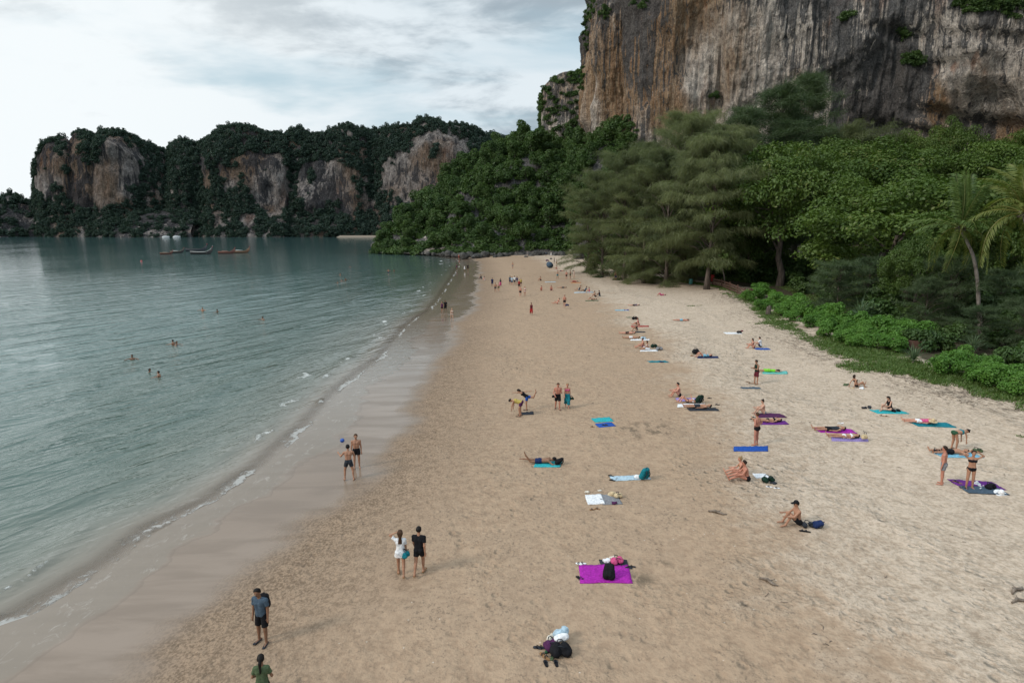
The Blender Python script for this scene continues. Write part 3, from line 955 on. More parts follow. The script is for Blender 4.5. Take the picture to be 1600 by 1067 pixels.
dark += 0.5 * np.exp(-((px - 950) / 42) ** 2 - ((py - 40) / 80) ** 2) + 0.6 * np.exp(-((px - 1383) / 22) ** 2 - ((py - 90) / 55) ** 2) + 0.6 * np.exp(-((px - 1432) / 20) ** 2 - ((py - 125) / 38) ** 2)
dark += 0.30 * np.exp(-((px - 1550) / 80) ** 2 - ((py - 50) / 45) ** 2) + 0.5 * np.exp(-((px - 1370) / 40) ** 2 - ((py - 180) / 40) ** 2) + 0.5 * np.exp(-((px - 1530) / 30) ** 2 - ((py - 200) / 40) ** 2)
dark -= 0.35 * np.exp(-((px - 965) / 80) ** 2 - ((py - 175) / 50) ** 2)
dark += 0.25 * np.exp(-((py + 10) / 35) ** 2)
me = make_mesh('cliff', P, grid_faces(NU, NVW), {'ochre': np.clip(och, 0, 1.3), 'dark': np.clip(dark, -0.2, 1.3)}, True, [MAT['cliff']])
tag(link('cliff', me), kind='structure')
WALL = (WX, WY, nx, ny, wu, off, WZ)


# ------------------------------------------------------------------ foliage
def leaf_material(name, dark, light, warm=(0.10, 0.09, 0.03), trans=0.25, rnd=0.35):
    m = bpy.data.materials.new(name)
    m.use_nodes = True
    m.node_tree.nodes.clear()
    nt = NT(m.node_tree)
    out = nt.n('ShaderNodeOutputMaterial')
    tone = nt.attr('tone').outputs['Fac']
    oi = nt.n('ShaderNodeObjectInfo').outputs['Random']
    f = nt.math('ADD', nt.math('MULTIPLY', tone, 1.0 - rnd), nt.math('MULTIPLY', oi, rnd), clamp=True)
    c = nt.mix(f, dark, light)
    c = nt.mix(nt.ss(tone, 0.90, 1.0, 0.0, 0.55), c, warm)
    df = nt.n('ShaderNodeBsdfDiffuse', {'Color': c})
    tr = nt.n('ShaderNodeBsdfTranslucent', {'Color': nt.mix(1.0, c, (1.1, 1.25, 0.7), 'MULTIPLY')})
    gl = nt.n('ShaderNodeBsdfGlossy', {'Color': (1, 1, 1, 1), 'Roughness': 0.45})
    mx = nt.n('ShaderNodeMixShader', {0: trans, 1: df, 2: tr})
    mx2 = nt.n('ShaderNodeMixShader', {0: 0.018, 1: mx, 2: gl})
    nt.t.links.new(mx2.outputs[0], out.inputs[0])
    return m


MAT['far_leaf'] = leaf_material('far_leaves', (0.017, 0.037, 0.028), (0.046, 0.074, 0.052), (0.05, 0.07, 0.03))  # blue cast of distance haze is put into these leaf colours
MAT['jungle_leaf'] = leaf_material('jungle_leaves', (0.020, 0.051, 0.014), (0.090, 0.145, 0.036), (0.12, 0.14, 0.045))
MAT['she_oak'] = leaf_material('casuarina_needles', (0.046, 0.066, 0.028), (0.190, 0.208, 0.088), (0.18, 0.15, 0.08), 0.30)
MAT['she_oak_dark'] = leaf_material('young_casuarina_needles', (0.035, 0.062, 0.026), (0.085, 0.118, 0.052), (0.09, 0.10, 0.05), 0.25)
MAT['almond'] = leaf_material('almond_leaves', (0.030, 0.064, 0.012), (0.115, 0.168, 0.032), (0.17, 0.13, 0.045), 0.26)
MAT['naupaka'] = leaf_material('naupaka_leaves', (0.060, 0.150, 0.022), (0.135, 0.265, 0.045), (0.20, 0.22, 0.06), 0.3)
MAT['palm_leaf'] = leaf_material('palm_leaflets', (0.060, 0.105, 0.028), (0.130, 0.185, 0.050), (0.24, 0.19, 0.05), 0.3)
MAT['palm_yellow'] = leaf_material('yellowing_palm_leaflets', (0.090, 0.132, 0.030), (0.195, 0.205, 0.050), (0.28, 0.20, 0.06), 0.3)
MAT['blade'] = leaf_material('spiky_leaves', (0.060, 0.105, 0.055), (0.145, 0.195, 0.105), (0.19, 0.19, 0.10), 0.2)
MAT['grass'] = leaf_material('grass_blades', (0.055, 0.105, 0.020), (0.125, 0.185, 0.045), (0.21, 0.18, 0.085), 0.25)


def bark_material(name, a, b, sc=3.0):
    m, nt, bs, out = new_mat(name)
    P = nt.n('ShaderNodeTexCoord').outputs['Object']
    n = nt.noise(nt.vmul(P, (1, 1, 0.25)), sc, 5, 0.65)
    nt.set(bs.inputs['Base Color'], nt.mix(nt.ss(n, 0.35, 0.65), a, b))
    bs.inputs['Roughness'].default_value = 0.95
    nt.set(bs.inputs['Normal'], nt.bump(n, 0.8, 0.05))
    return m


MAT['bark'] = bark_material('bark', (0.055, 0.042, 0.033), (0.135, 0.105, 0.085))
MAT['palm_bark'] = bark_material('palm_bark', (0.12, 0.10, 0.085), (0.27, 0.23, 0.20), 5.0)
MAT['driftwood'] = bark_material('driftwood', (0.10, 0.075, 0.055), (0.24, 0.19, 0.15), 5.0)


def unit(v):
    return v / (np.linalg.norm(v, axis=-1, keepdims=True) + 1e-9)


def quads(c, nrm, length, width, rng, along=None):
    """leaf blades: a diamond each, lying across NRM, pointing at random or ALONG"""
    n = len(c)
    a = rng.normal(size=(n, 3)) if along is None else along + rng.normal(size=(n, 3)) * 0.25
    a = unit(a - nrm * (a * nrm).sum(1, keepdims=True))
    b = np.cross(nrm, a)
    L, W = np.reshape(length, (-1, 1)), np.reshape(width, (-1, 1))
    tip = c + a * L * 0.55 - nrm * L * 0.12
    v = np.stack([c - a * L * 0.45, c + b * W * 0.5 + a * L * 0.08, tip, c - b * W * 0.5 + a * L * 0.08], 1)
    return v.reshape(-1, 3), np.arange(n * 4).reshape(n, 4)


def leafy(name, lobes, n, size, mat, seed, up=0.35, shell=0.55, aspect=0.6, cut=-0.75):
    """a crown of leaf blades spread through the outer part of many uneven lobes: (centre, radii)"""
    rng = np.random.default_rng(seed)
    w = np.array([(r[0] * r[1] + r[0] * r[2] + r[1] * r[2]) for c, r in lobes])
    idx = rng.choice(len(lobes), n, p=w / w.sum())
    C = np.array([l[0] for l in lobes], float)[idx]
    Rr = np.array([l[1] for l in lobes], float)[idx]
    d = unit(rng.normal(size=(n, 3)))
    d[:, 2] = np.where(d[:, 2] < cut, -d[:, 2], d[:, 2])
    rad = shell + (1 - shell) * rng.random((n, 1)) ** 0.6
    rad = rad * (1 + 0.22 * fbm((C + d * 2.2) / 1.4, 2, seed)[:, None])
    pos = C + d * Rr * rad
    nrm = unit(d / Rr * Rr.mean(1, keepdims=True) + np.array([0, 0, up]) + rng.normal(size=(n, 3)) * 0.55)
    sz = size * (0.7 + 0.6 * rng.random(n))
    v, f = quads(pos, nrm, sz, sz * aspect, rng)
    lt = rng.random(len(lobes))[idx]
    tone = np.clip(0.15 + 0.50 * lt + 0.35 * rng.random(n), 0, 1)
    return make_mesh(name, v, f, {'tone': np.repeat(tone, 4)}, False, [mat])


def lobes_for(rng, n, rx, rz, lobe, flat=0.8, top=0.75):
    L = []
    for k in range(n):
        for _ in range(40):
            p = rng.uniform(-1, 1, 3)
            r = np.linalg.norm(p)
            if 0.35 < r < 1.0 and p[2] > -0.65:
                break
        s = lobe * rng.uniform(0.65, 1.25)
        L.append(((p[0] * rx * 0.8, p[1] * rx * 0.8, p[2] * rz * 0.8), (s, s * rng.uniform(0.8, 1.2), s * flat * rng.uniform(0.8, 1.2))))
    L.append(((0, 0, 0), (rx * 0.55, rx * 0.55, rz * 0.6)))
    return L


def trunk_mesh(name, h, r, limbs, seed, spread=3.0, bend=0.3, mat='bark', start=0.4):
    rng = np.random.default_rng(seed)
    mb = MB()
    pts = [np.array([0, 0, -0.4])]
    for i in range(1, 7):
        pts.append(np.array([rng.normal() * bend * 0.35, rng.normal() * bend * 0.35, h * i / 6]) + np.array([pts[-1][0], pts[-1][1], 0]))
    rad = [r * 1.5, r * 1.05, r * 0.92, r * 0.8, r * 0.66, r * 0.5, r * 0.25]
    mb.tube(pts, rad, 8)
    for k in range(limbs):
        t = start + (0.95 - start) * k / max(limbs - 1, 1)
        i = min(int(t * 6), 5)
        b = pts[i] + (pts[i + 1] - pts[i]) * (t * 6 - i)
        an = k * 2.4 + rng.normal() * 0.4
        L = spread * rng.uniform(0.7, 1.15) * (1.15 - 0.45 * t)
        e = b + np.array([math.cos(an) * L, math.sin(an) * L, L * rng.uniform(0.25, 0.7)])
        m1 = (b + e) / 2 + np.array([0, 0, L * 0.12]) + rng.normal(size=3) * 0.1 * L
        rr = r * (0.55 - 0.3 * t)
        mb.tube([b, m1, e], [rr, rr * 0.7, rr * 0.25], 6)
        for j in range(2):
            e2 = m1 + np.array([math.cos(an + (j - .5) * 1.6) * L * .5, math.sin(an + (j - .5) * 1.6) * L * .5, L * .3])
            mb.tube([m1, (m1 + e2) / 2 + np.array([0, 0, .1]), e2], [rr * 0.55, rr * .4, rr * 0.15], 5)
    return mb.mesh(name, [MAT[mat]])


def scatter_stuff(name, pts, protos, scale, rotz, pick, seed=1, tilt=0.15):
    """uncountable growth: prototypes instanced on points"""
    rng = np.random.default_rng(seed)
    n = len(pts)
    me = bpy.data.meshes.new(name)
    me.vertices.add(n)
    me.vertices.foreach_set('co', np.ascontiguousarray(pts, np.float32).ravel())
    scale = np.asarray(scale, float)
    if scale.ndim == 1:
        scale = np.repeat(scale[:, None], 3, 1)
    rot = np.stack([rng.normal(size=n) * tilt, rng.normal(size=n) * tilt, rotz], 1)
    a = me.attributes.new('scl', 'FLOAT_VECTOR', 'POINT')
    a.data.foreach_set('vector', np.ascontiguousarray(scale, np.float32).ravel())
    a = me.attributes.new('rot', 'FLOAT_VECTOR', 'POINT')
    a.data.foreach_set('vector', np.ascontiguousarray(rot, np.float32).ravel())
    a = me.attributes.new('pick', 'INT', 'POINT')
    a.data.foreach_set('value', np.asarray(pick, np.int32))
    c = bpy.data.collections.new(name + '_kinds')
    for i, p in enumerate(protos):
        ob = bpy.data.objects.new('%s_kind_%02d' % (name, i), p)
        c.objects.link(ob)
    ng = bpy.data.node_groups.new(name + '_growth', 'GeometryNodeTree')
    ng.interface.new_socket('Geometry', in_out='INPUT', socket_type='NodeSocketGeometry')
    ng.interface.new_socket('Geometry', in_out='OUTPUT', socket_type='NodeSocketGeometry')
    gi, go = ng.nodes.new('NodeGroupInput'), ng.nodes.new('NodeGroupOutput')
    iop = ng.nodes.new('GeometryNodeInstanceOnPoints')
    ci = ng.nodes.new('GeometryNodeCollectionInfo')
    ci.inputs['Collection'].default_value = c
    ci.inputs['Separate Children'].default_value = True
    ci.inputs['Reset Children'].default_value = True
    iop.inputs['Pick Instance'].default_value = True

    def named(nm, tp):
        nd = ng.nodes.new('GeometryNodeInputNamedAttribute')
        nd.data_type = tp
        nd.inputs['Name'].default_value = nm
        return nd.outputs[0]
    L = ng.links.new
    L(gi.outputs[0], iop.inputs['Points'])
    L(ci.outputs[0], iop.inputs['Instance'])
    L(named('pick', 'INT'), iop.inputs['Instance Index'])
    L(named('rot', 'FLOAT_VECTOR'), iop.inputs['Rotation'])
    L(named('scl', 'FLOAT_VECTOR'), iop.inputs['Scale'])
    L(iop.outputs[0], go.inputs[0])
    o = link(name, me)
    md = o.modifiers.new('growth', 'NODES')
    md.node_group = ng
    return tag(o, kind='stuff')


def thin(pts, gap, limit, seed=0):
    """of PTS keep those at least GAP apart (in the order given)"""
    out = []
    for p in pts:
        if all((p[0] - q[0]) ** 2 + (p[1] - q[1]) ** 2 + (p[2] - q[2]) ** 2 > gap * gap for q in out):
            out.append(p)
            if len(out) >= limit:
                break
    return np.array(out)


rg = np.random.default_rng(5)
# --- far forest: reads as one mass
far_protos = []
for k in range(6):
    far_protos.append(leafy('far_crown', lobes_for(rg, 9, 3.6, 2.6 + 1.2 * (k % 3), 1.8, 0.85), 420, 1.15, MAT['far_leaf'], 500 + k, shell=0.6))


def far_keep(px, py, q, v):
    return ~far_rock(px, py, q) & (v < 0.96) & (px > -430) & (px < 1000)


fp = far_hill.sample(10500, far_keep, 61)
fl = far_low.sample(1700, lambda px, py, q, v: (fbm(q / 14.0, 3, 93) < 0.25) & (v < .97), 62)
sp = far_hill.sample(350, lambda px, py, q, v: far_rock(px, py, q) & (fbm(q / 9.0, 3, 77) > 0.18), 63)
pts = np.concatenate([fp, fl, sp])
sc = np.concatenate([rg.uniform(0.65, 1.3, len(fp)), rg.uniform(0.8, 1.5, len(fl)), rg.uniform(0.3, 0.6, len(sp))])
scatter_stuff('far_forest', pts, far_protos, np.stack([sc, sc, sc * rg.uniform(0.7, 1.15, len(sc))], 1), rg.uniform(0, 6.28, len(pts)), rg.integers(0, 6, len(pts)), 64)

# --- headland: undergrowth as one mass, the trees one by one
jungle_protos = []
for k in range(6):
    tall = (0.75, 1.0, 1.5, 0.9, 1.9, 0.7)[k]
    jungle_protos.append(leafy('jungle_crown', lobes_for(rg, 15, 4.2, 3.4 * tall, 1.45, 0.8 + 0.25 * (k % 2)), 4600, 0.48, MAT['jungle_leaf'], 520 + k, up=0.45, shell=0.62))
bush_protos = [leafy('bush', lobes_for(rg, 8, 1.5, 1.0, 0.75, 0.8), 520, 0.42, MAT['jungle_leaf'], 540 + k, up=0.4, shell=0.6) for k in range(4)]


def head_keep(px, py, q, v):
    return ~head_rock(px, py, q) & (v > 0.012) & (v < 0.97) & (px < 1750)


hp = np.concatenate([head.sample(4200, head_keep, 71), head.sample(1400, lambda px, py, q, v: (v > 0.01) & (v < 0.13) & (px < 1050), 70)])
sc = rg.uniform(0.9, 2.1, len(hp))
scatter_stuff('undergrowth', hp, bush_protos, np.stack([sc, sc, sc * rg.uniform(.7, 1.3, len(sc))], 1), rg.uniform(0, 6.28, len(hp)), rg.integers(0, 4, len(hp)), 72)
tp_ = tower2.sample(1100, lambda px, py, q, v: ((v > 0.55) | (fbm(q / 12.0, 3, 88) > 0.10)) & (v < .97) & (px > 835), 73)
sc = rg.uniform(0.8, 2.0, len(tp_))
scatter_stuff('tower_undergrowth', tp_, bush_protos, sc, rg.uniform(0, 6.28, len(tp_)), rg.integers(0, 4, len(tp_)), 74)

jt_trunk = [trunk_mesh('jungle_trunk', 7.0, 0.28, 5, 560 + k, 2.2) for k in range(2)]


def plant_tree(name, label, group, loc, crown, trunk, scale, rot, crown_z, trunk_scale=None):
    t = thing(name, label, 'tree', loc, rot, group)
    link('crown', crown, t, (0, 0, crown_z), None, scale)
    link('trunk', trunk, t, None, None, trunk_scale or (1, 1, crown_z / 6.5))
    return t


hcand = head.sample(2600, lambda px, py, q, v: head_keep(px, py, q, v) & (v > 0.05) & (v < 0.92) & (px < 1420), 75)
hcand = thin(hcand, 7.4, 180)
hx, hy = to_px(hcand[:, 0], hcand[:, 1], hcand[:, 2])
for i, q in enumerate(hcand):
    k = int(rg.integers(0, 6))
    s = float(rg.uniform(0.8, 1.7))
    if hy[i] > 365:
        s *= 0.75
    name, label, group = 'jungle_tree', 'dense rounded jungle tree crowded among others on the wooded headland slope', 'trees on the wooded headland'
    if k in (2, 4):
        label = 'tall jungle tree hung with drooping climbers on the wooded headland slope'
    elif k == 5:
        label = 'low flat-topped jungle tree spreading on the wooded headland slope'
    plant_tree(name, label, group, tuple(q - np.array([0, 0, 0.5])), jungle_protos[k], jt_trunk[i % 2], s, float(rg.uniform(0, 6.28)), 3.2 * s + (1.5 if k in (2, 4) else 0.4))

# shrubs clinging to ledges of the great wall
WX, WY, wnx, wny, wu, woff, WZ = WALL
cl = []
rngw = np.random.default_rng(81)
iu = rngw.integers(30, NU - 5, 60000)
iz = rngw.integers(20, NVW - 1, 60000)
wp3 = np.stack([WX[iu] + wnx[iu] * woff[iu, iz], WY[iu] + wny[iu] * woff[iu, iz], WZ[iz]], 1)
wpx, wpy = to_px(wp3[:, 0], wp3[:, 1], wp3[:, 2])
spots = [(922, 12, 14, 22, 60), (916, 55, 4, 30, 34), (912, 110, 4, 30, 22), (945, 18, 14, 10, 24), (1000, 4, 14, 8, 14), (1428, 92, 14, 12, 26), (1322, 25, 9, 6, 9), (1530, 5, 40, 12, 60), (1590, 12, 24, 14, 30), (1412, 50, 8, 10, 9),
         (1118, 148, 5, 5, 6), (985, 205, 10, 22, 70), (968, 215, 9, 20, 60), (945, 225, 20, 16, 40), (1360, 225, 30, 10, 30), (1570, 235, 40, 12, 60), (1470, 235, 30, 10, 40), (1280, 215, 30, 16, 30)]
for (x, y, rx, ry, n) in spots:
    k = np.where(((wpx - x) / rx) ** 2 + ((wpy - y) / ry) ** 2 < 1)[0][:n]
    cl.append(wp3[k])
cl = np.concatenate(cl)
sc = rg.uniform(0.5, 1.3, len(cl))
scatter_stuff('cliff_shrubbery', cl, bush_protos, sc, rg.uniform(0, 6.28, len(cl)), rg.integers(0, 4, len(cl)), 82)


# ------------------------------------------------------------------ casuarinas: plumes of long thin drooping needles on rising limbs
def casuarina_meshes(h, rx, seed, mat, n_pl=80, strands=500, low=0.16, droop=0.8, length=1.15, width=0.06, rise=0.35):
    """upright trunk, arching limbs that fan into twigs, every twig hung with long needles"""
    rng = np.random.default_rng(seed)
    mb = MB()
    nseg = 8
    pts = [np.array([0, 0, -0.5])]
    for i in range(1, nseg + 1):
        pts.append(np.array([pts[-1][0] + rng.normal() * h * 0.008, pts[-1][1] + rng.normal() * h * 0.008, h * 0.97 * i / nseg]))
    r0 = h * 0.0145
    k = h / 25.0
    mb.tube(pts, [r0 * 1.7] + [r0 * (1.08 - 0.98 * i / nseg) for i in range(1, nseg + 1)], 8)
    A, B, C, TN = [], [], [], []          # twig curves (three points) and their tone
    for j in range(n_pl):
        t = low + (1 - low) * ((j + rng.random()) / n_pl) ** 0.9
        i = min(int(t * nseg), nseg - 1)
        b = pts[i] + (pts[i + 1] - pts[i]) * (t * nseg - i)
        an = j * 2.399 + rng.normal() * 0.5
        env = rx * (0.10 + 0.90 * math.sin(min((1 - t) * 1.7, 1.0) * math.pi * 0.5)) * (0.55 + 0.45 * min((t - low) / 0.15 + 0.4, 1)) * rng.choice([0.35, 0.55, 0.8, 1.0, 1.15, 1.45])
        ln_ = rng.random()
        out_ = np.array([math.cos(an), math.sin(an), 0])
        ri = rise * (0.10 + 0.90 * min(t * 1.5, 1.0))
        m1 = b + out_ * env * 0.5 + np.array([0, 0, env * ri])
        if env > 1.0 * k:
            mb.tube([b - np.array([0, 0, env * 0.06]), b + out_ * env * .25 + np.array([0, 0, env * ri * .7]), m1], [r0 * 0.30, r0 * 0.22, r0 * 0.10], 4)
        for q in range(4):
            a2 = an + (q - 1.5) * 0.42 + rng.normal() * 0.12
            o2 = np.array([math.cos(a2), math.sin(a2), 0])
            l2 = env * rng.uniform(0.38, 0.62) + 0.5 * k
            e = m1 + o2 * l2 + np.array([0, 0, l2 * (ri - 0.45 * droop * rng.uniform(.4, 1.2) - 0.35 * max(0.3 - t, 0) / 0.3)])
            m2 = (m1 + e) / 2 + np.array([0, 0, l2 * 0.16])
            A.append(m1 - out_ * env * 0.2)
            B.append(m2)
            C.append(e)
            TN.append(0.70 * ln_ + 0.30 * rng.random())
    A, B, C, TN = map(np.array, (A, B, C, TN))
    n = len(A) * strands // 4
    ix = rng.integers(0, len(A), n)
    t = rng.random((n, 1)) ** 0.75
    p = A[ix] * (1 - t) ** 2 + 2 * B[ix] * t * (1 - t) + C[ix] * t * t
    tg = unit(2 * (B[ix] - A[ix]) * (1 - t) + 2 * (C[ix] - B[ix]) * t)
    p = p + rng.normal(size=(n, 3)) * np.array([.30, .30, .20]) * k
    dirn = unit(tg * 0.40 + np.array([0, 0, -droop]) + rng.normal(size=(n, 3)) * 0.55)
    L = length * k * rng.uniform(0.5, 1.5, (n, 1)) * (0.75 + 0.5 * t)
    side = unit(np.cross(dirn, rng.normal(size=(n, 3))))
    W = width * k * rng.uniform(0.7, 1.3, (n, 1))
    v = np.stack([p - side * W * .5, p + side * W * .5, p + dirn * L], 1).reshape(-1, 3)
    f = np.arange(n * 3).reshape(n, 3)
    tone = np.clip(0.05 + 0.6 * TN[ix] + 0.35 * rng.random(n), 0, 1)
    crown = make_mesh('casuarina_crown', v, f, {'tone': np.repeat(tone, 3)}, False, [mat])
    return crown, mb.mesh('casuarina_trunk', [MAT['bark']])


cas = [casuarina_meshes(25, 6.4, 601, MAT['she_oak'], 84, 760, 0.14, 0.85, 1.05, 0.046, 0.62),
       casuarina_meshes(25, 6.4, 602, MAT['she_oak'], 92, 700, 0.02, 0.45, 0.85, 0.045, 0.75),
       casuarina_meshes(25, 4.6, 603, MAT['she_oak_dark'], 80, 330, 0.12, 0.05, 0.85, 0.046, 0.45)]
sap = [casuarina_meshes(8, 3.4, 611, MAT['she_oak_dark'], 60, 330, 0.04, 0.05, 1.7, 0.11, 0.50),
       casuarina_meshes(8, 4.0, 612, MAT['she_oak_dark'], 60, 330, 0.04, 0.2, 1.7, 0.11, 0.40)]


def at_px(px, D):
    x = at_depth(px, D)
    return Vector((x, D, gz(x, D)))


def place_tree(name, label, cat, px, D, meshes, top_py, base_h, wide=1.0, rot=0.0, group=None, zoff=0.0):
    p = at_px(px, D)
    p.z += zoff
    s = (z_at(top_py, D) - p.z) / base_h
    t = thing(name, label, cat, p, rot, group)
    link('crown', meshes[0], t, None, None, (s * wide, s * wide, s))
    link('trunk', meshes[1], t, None, None, (s, s, s))
    return t


G = 'casuarinas at the head of the beach'
for (px, D, top, k, wd, rot, zo, lab) in (
        (1103, 107, 208, 0, 1.05, 0.3, 0, 'weeping casuarina with a dark bare lower trunk standing at the edge of the sand'),
        (1066, 124, 180, 1, 0.85, 1.3, 0, 'tall olive casuarina rising just behind the weeping casuarina against the cliff'),
        (1040, 116, 238, 1, 0.95, 2.2, 0, 'shaggy olive casuarina beside the weeping casuarina, seaward of it'),
        (1005, 122, 262, 1, 1.1, 0.9, 0, 'broad low casuarina in the middle of the shaggy row'),
        (975, 130, 240, 1, 0.95, 4.1, 0, 'taller shaggy casuarina second from the seaward end of the row'),
        (940, 138, 272, 1, 1.15, 5.0, 0, 'lowest casuarina at the seaward end of the row by the headland'),
        (918, 150, 300, 1, 1.0, 2.9, 0, 'small casuarina leaning out of the headland bushes at the end of the row'),
        (1128, 132, 196, 0, 0.85, 3.7, 0, 'olive casuarina just inland of the weeping casuarina, its top against the cliff'),
        (1158, 140, 168, 2, 1.25, 0.8, 0, 'thin dark casuarina behind the tiered almond tree, seaward of the two tallest'),
        (1192, 146, 134, 2, 1.2, 2.8, 0, 'dark open casuarina rising high in front of the streaked cliff'),
        (1238, 152, 112, 2, 1.05, 4.6, 0, 'tallest and narrowest casuarina with a pointed tip against the cliff'),
        (1216, 140, 190, 2, 1.3, 1.6, 0, 'short dark casuarina between the two tallest ones'),
        (1300, 150, 200, 1, 1.1, 5.9, 0, 'bushy olive casuarina below the cliff, inland of the narrow tallest one'),
        (1000, 150, 226, 1, 0.9, 0.5, 0, 'casuarina half hidden behind the shaggy row at the foot of the headland')):
    place_tree('casuarina', lab, 'tree', px, D, cas[k], top, 25.0, wd, rot, G, zo)
G = 'young feathery casuarinas behind the shrubs'
for (px, D, top, k, wd, rot, lab) in (
        (1305, 72, 408, 0, 1.0, 0.2, 'young feathery casuarina behind the bright shrubs near the almond trunk'),
        (1350, 74, 400, 1, 0.9, 1.5, 'young feathery casuarina beside the dark gap under the almond tree'),
        (1472, 63, 402, 0, 0.9, 3.2, 'young feathery casuarina under the leaning coconut palm trunk'),
        (1552, 66, 420, 1, 0.95, 4.3, 'young feathery casuarina near the shrub hedge by the frame edge'),
        (1596, 52, 462, 1, 0.9, 1.1, 'young feathery casuarina between the shrub hedge and the yellowing palm'),
        (1524, 53, 478, 0, 0.95, 0.9, 'low young feathery casuarina hiding the foot of the leaning coconut palm'),
        (1440, 62, 432, 1, 0.75, 2.5, 'young feathery casuarina next to the low planter wall'),
        (1640, 52, 420, 0, 1.0, 5.3, 'young feathery casuarina under the yellowing palm')):
    place_tree('young_casuarina', lab, 'tree', px, D, sap[k], top, 8.4, wd, rot, G)


# ------------------------------------------------------------------ broad-leaved beach trees: leaves in flat tiers
def almond_lobes(rng, rx, rz, n):
    L = []
    for k in range(n):
        an = k * 2.399 + rng.normal() * 0.3
        rr = math.sqrt((k + 0.5) / n) * rx
        z = rz * (math.cos(min(rr / rx, 1) * 1.35) * 1.0 - 0.25) + rng.normal() * rz * 0.16
        s = rng.uniform(0.14, 0.25) * rx
        L.append(((math.cos(an) * rr, math.sin(an) * rr, z), (s, s * rng.uniform(.8, 1.2), s * 0.66)))
        if k % 2 == 0:
            L.append(((math.cos(an) * rr * 0.95, math.sin(an) * rr * 0.95, z - rz * rng.uniform(0.5, 1.1)), (s * 0.95, s * 0.95, s * 0.66)))
    return L


al_crown = [leafy('almond_crown', almond_lobes(rg, 10.0, 5.2, 70), 30000, 0.38, MAT['almond'], 620 + k, up=0.55, shell=0.35, aspect=0.6, cut=-0.6) for k in range(3)]
al_trunk = [trunk_mesh('almond_trunk', 9.0, 0.42, 8, 630 + k, 6.0, 0.8) for k in range(2)]
G = 'broad-leaved trees along the top of the beach'
for (px, D, top, bot, w_px, k, rot, lab) in (
        (1226, 108, 262, 402, 226, 0, 0.4, 'wide tiered almond tree with a thick forked trunk beside the weeping casuarina'),
        (1425, 84, 312, 452, 330, 1, 1.9, 'widest bright green almond tree spreading over the dark gap behind the shrubs'),
        (1385, 112, 252, 350, 230, 2, 3.1, 'almond tree rising behind the widest one, below the cliff'),
        (1300, 124, 246, 350, 190, 1, 2.2, 'almond tree between the tiered almond tree and the cliff foot'),
        (1550, 104, 246, 350, 200, 0, 4.4, 'almond tree behind the coconut palm crown'),
        (1432, 68, 392, 478, 104, 2, 5.2, 'small low almond tree hanging over the dark gap'),
        (1650, 82, 268, 400, 230, 1, 0.9, 'almond tree behind the yellowing palm at the frame edge'),
        (1408, 150, 224, 300, 90, 0, 1.2, 'small dark round tree at the cliff foot above the almond trees'),
        (1482, 150, 214, 300, 100, 2, 2.6, 'small bright tree at the cliff foot beside the caves'),
        (1590, 150, 226, 300, 120, 1, 3.9, 'brownish-green tree at the cliff foot under the orange stained rock'),
        (1170, 118, 320, 420, 120, 2, 3.3, 'almond tree half hidden between the weeping casuarina and the tiered almond tree'),
        (1790, 72, 262, 420, 260, 2, 1.1, 'almond tree just beyond the frame edge inland of the yellowing palm'),
        (1930, 58, 250, 440, 300, 0, 2.3, 'almond tree shading the top of the beach beyond the shrub hedge'),
        (1800, 110, 250, 360, 230, 1, 0.2, 'almond tree at the cliff foot beyond the frame edge'),
        (1540, 76, 350, 470, 150, 0, 2.0, 'dark almond tree behind the leaning coconut palm trunk')):
    zt, zb = z_at(top, D), z_at(bot, D)
    xx = (px - 800) / 980 * (D * CP - (0.45 * (zt + zb) - CAM_H) * SP)
    p = Vector((xx, D, gz(xx, D)))
    s = w_px * (D / 980.0) / 20.0
    t = thing('almond_tree', lab, 'tree', p, rot, G)
    cz = zt - 0.36 * (zt - zb)
    link('crown', al_crown[k], t, (0, 0, cz - p.z), None, (s, s, (zt - zb) / 9.4))
    link('trunk', al_trunk[k % 2], t, None, None, (max(s, .4), max(s, .4), (cz - p.z) / 9.0))

# low growth covering the ground between the trees and the foot of the cliff
ug_y = rg.uniform(20, 165, 5200)
ug_x = np.interp(ug_y, VEG_Y, VEG_X) + rg.uniform(7, 95, 5200)
uk = (ug_x < 150) & ((veg_d(ug_x, ug_y) > 22) | (ug_y < 48)) & (rg.random(5200) < 0.5)
ug = np.stack([ug_x[uk], ug_y[uk], beach_z(ug_x[uk], ug_y[uk]) + 0.4], 1)
sc_ = rg.uniform(0.7, 1.5, len(ug))
scatter_stuff('forest_undergrowth', ug, bush_protos, sc_, rg.uniform(0, 6.28, len(ug)), rg.integers(0, 4, len(ug)), 75)

